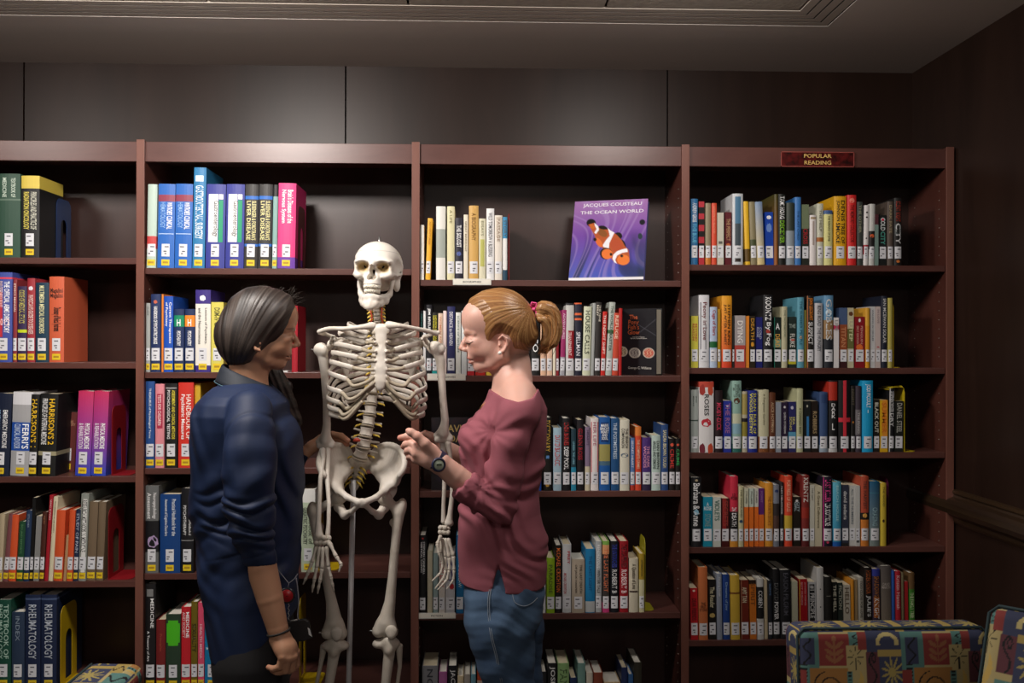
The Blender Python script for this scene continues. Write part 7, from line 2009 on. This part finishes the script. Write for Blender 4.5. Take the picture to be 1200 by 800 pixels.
def cushion(name, sx, sy, sz, r, c, parent, uo=0., res=.012, rot=None, puff=0., vo=None):
    """rounded box of cloth centred at c; colours follow the cloth wrapped over it"""
    ax = []
    for s_ in (sx, sy, sz):
        n = max(2, int((s_ - 2 * r) / res)); core = np.linspace(-s_ / 2 + r, s_ / 2 - r, n + 1)
        k = max(2, int(r * 1.2 / res)); e = np.array([math.sin(a) for a in np.linspace(0, PI / 4, k + 1)[1:]]) * r / math.sin(PI / 4)
        ax.append(np.concatenate([(-s_ / 2 + r) - e[::-1], core, (s_ / 2 - r) + e]))
    H = np.array((sx, sy, sz)) / 2; Vs, Fs, Cs, off = [], [], [], 0
    for d in range(3):
        a1, a2 = [(1, 2), (0, 2), (0, 1)][d]
        for sg in (-1, 1):
            A, B = np.meshgrid(ax[a1], ax[a2], indexing='ij'); P = np.zeros((*A.shape, 3)); P[..., a1] = A; P[..., a2] = B; P[..., d] = sg * H[d]
            P = P.reshape(-1, 3); Q = np.clip(P, -(H - r), H - r); D = P - Q; D /= np.linalg.norm(D, axis=1)[:, None] + 1e-9; S_ = Q + D * r
            if puff: S_[:, 1] += np.sign(S_[:, 1]) * puff * (1 - (S_[:, 0] / H[0]) ** 2) * (1 - (S_[:, 2] / H[2]) ** 2)
            # unwrap: u runs round the box horizontally, v down and over the top
            u = S_[:, 0].copy(); v = -S_[:, 2].copy()
            if d == 0: u = sg * (H[0] + (S_[:, 1] + H[1])); v = -S_[:, 2]
            if d == 2: v = -sg * H[2] - sg * (S_[:, 1] + H[1])
            if d == 1 and sg == 1: u = -u
            Cs.append(fabric(u + uo, v + (uo * .7 if vo is None else vo))); Vs.append(S_)
            n1, n2 = len(ax[a1]), len(ax[a2]); i = np.arange(n1 - 1)[:, None] * n2 + np.arange(n2 - 1)[None, :]
            q = np.stack([i, i + n2, i + n2 + 1, i + 1], -1).reshape(-1, 4)
            flip = (sg < 0) if d != 1 else (sg > 0)
            if flip: q = q[:, ::-1]
            Fs.append(q + off); off += len(S_)
    V = np.concatenate(Vs)
    if rot is not None: V = V @ np.array(rot).T
    V = V + np.array(c)
    return np_mesh(name, V, np.concatenate(Fs), M_UPH, parent, np.concatenate(Cs))
def armchair(label, loc, yaw, w=.62, back_top=.80, recline=8, fine=.0026, thick=.11, uo=0., arms=True):
    e = empty('armchair', loc, (0, 0, yaw)); tag(e, label, 'chair', 'patterned chairs in front of the bookcases')
    R_ = Matrix.Rotation(math.radians(-recline), 3, 'X'); base = .42; h = back_top - base
    cz_ = base + h / 2 + .0; cy_ = .24 + math.tan(math.radians(recline)) * h / 2
    bk = cushion('backrest', w, thick, h, .030, (0, cy_, cz_), e, w / 2 - .012 + uo, fine, R_, .008, h / 2 - .012)
    pp = []
    for sg in (-1,):
        q = [(-w / 2 + .004, -h / 2 + .02), (-w / 2 + .004, h / 2 - .02), (-w / 2 + .02, h / 2 - .004), (w / 2 - .02, h / 2 - .004), (w / 2 - .004, h / 2 - .02), (w / 2 - .004, -h / 2 + .02)]
        pp = [R_ @ Vector((a, -thick / 2 + .010, b)) * 1.0 + Vector((0, cy_, cz_)) for a, b in q]
    MB().tube(pp, .0034, 8).build('piping', M_PIPE, bk)
    cushion('seat', w, .50, .14, .035, (0, .0, .37), e, uo + .1, .008)
    for s in ((-1, 1) if arms else ()): cushion('armrest', .09, .54, .30, .03, (s * (w / 2 + .048), -.01, .42), e, uo + .2, .014)
    for sx_ in (-1, 1):
        for sy_ in (-.24, .22): MB().tube([(sx_ * (w / 2 - .03), sy_, .29), (sx_ * (w / 2 - .02), sy_ * 1.05, 0.0)], [.024, .016], 10).build('leg', mat('dark leg wood', '#2a1710', .4), e)
    return e
gA = at(1037, 760, -.93)
armchair('patchwork patterned armchair with a straight back in front of the sign bookcase', (gA.x, -1.20, 0), 0, w=.475, arms=False, back_top=float(at(1040, 729, -.93).z), recline=5, uo=.0)
gB = at(1146, 750, -1.5)
armchair('patchwork patterned armchair turned sideways beside the dark wall', (gB.x - .035, -1.87, 0), math.radians(-48), w=.56, arms=False, back_top=float(at(1180, 709, -1.58).z) - .042, recline=22, uo=.13)
gC = at(140.5, 775, -.64)
armchair('patchwork patterned armchair below the yellow bookend, only its top corner in view', (gC.x - .25, -.95, 0), math.radians(-90), w=.62, arms=False, back_top=float(at(141, 774, -.64).z), recline=2, thick=.147, fine=.003, uo=.07)
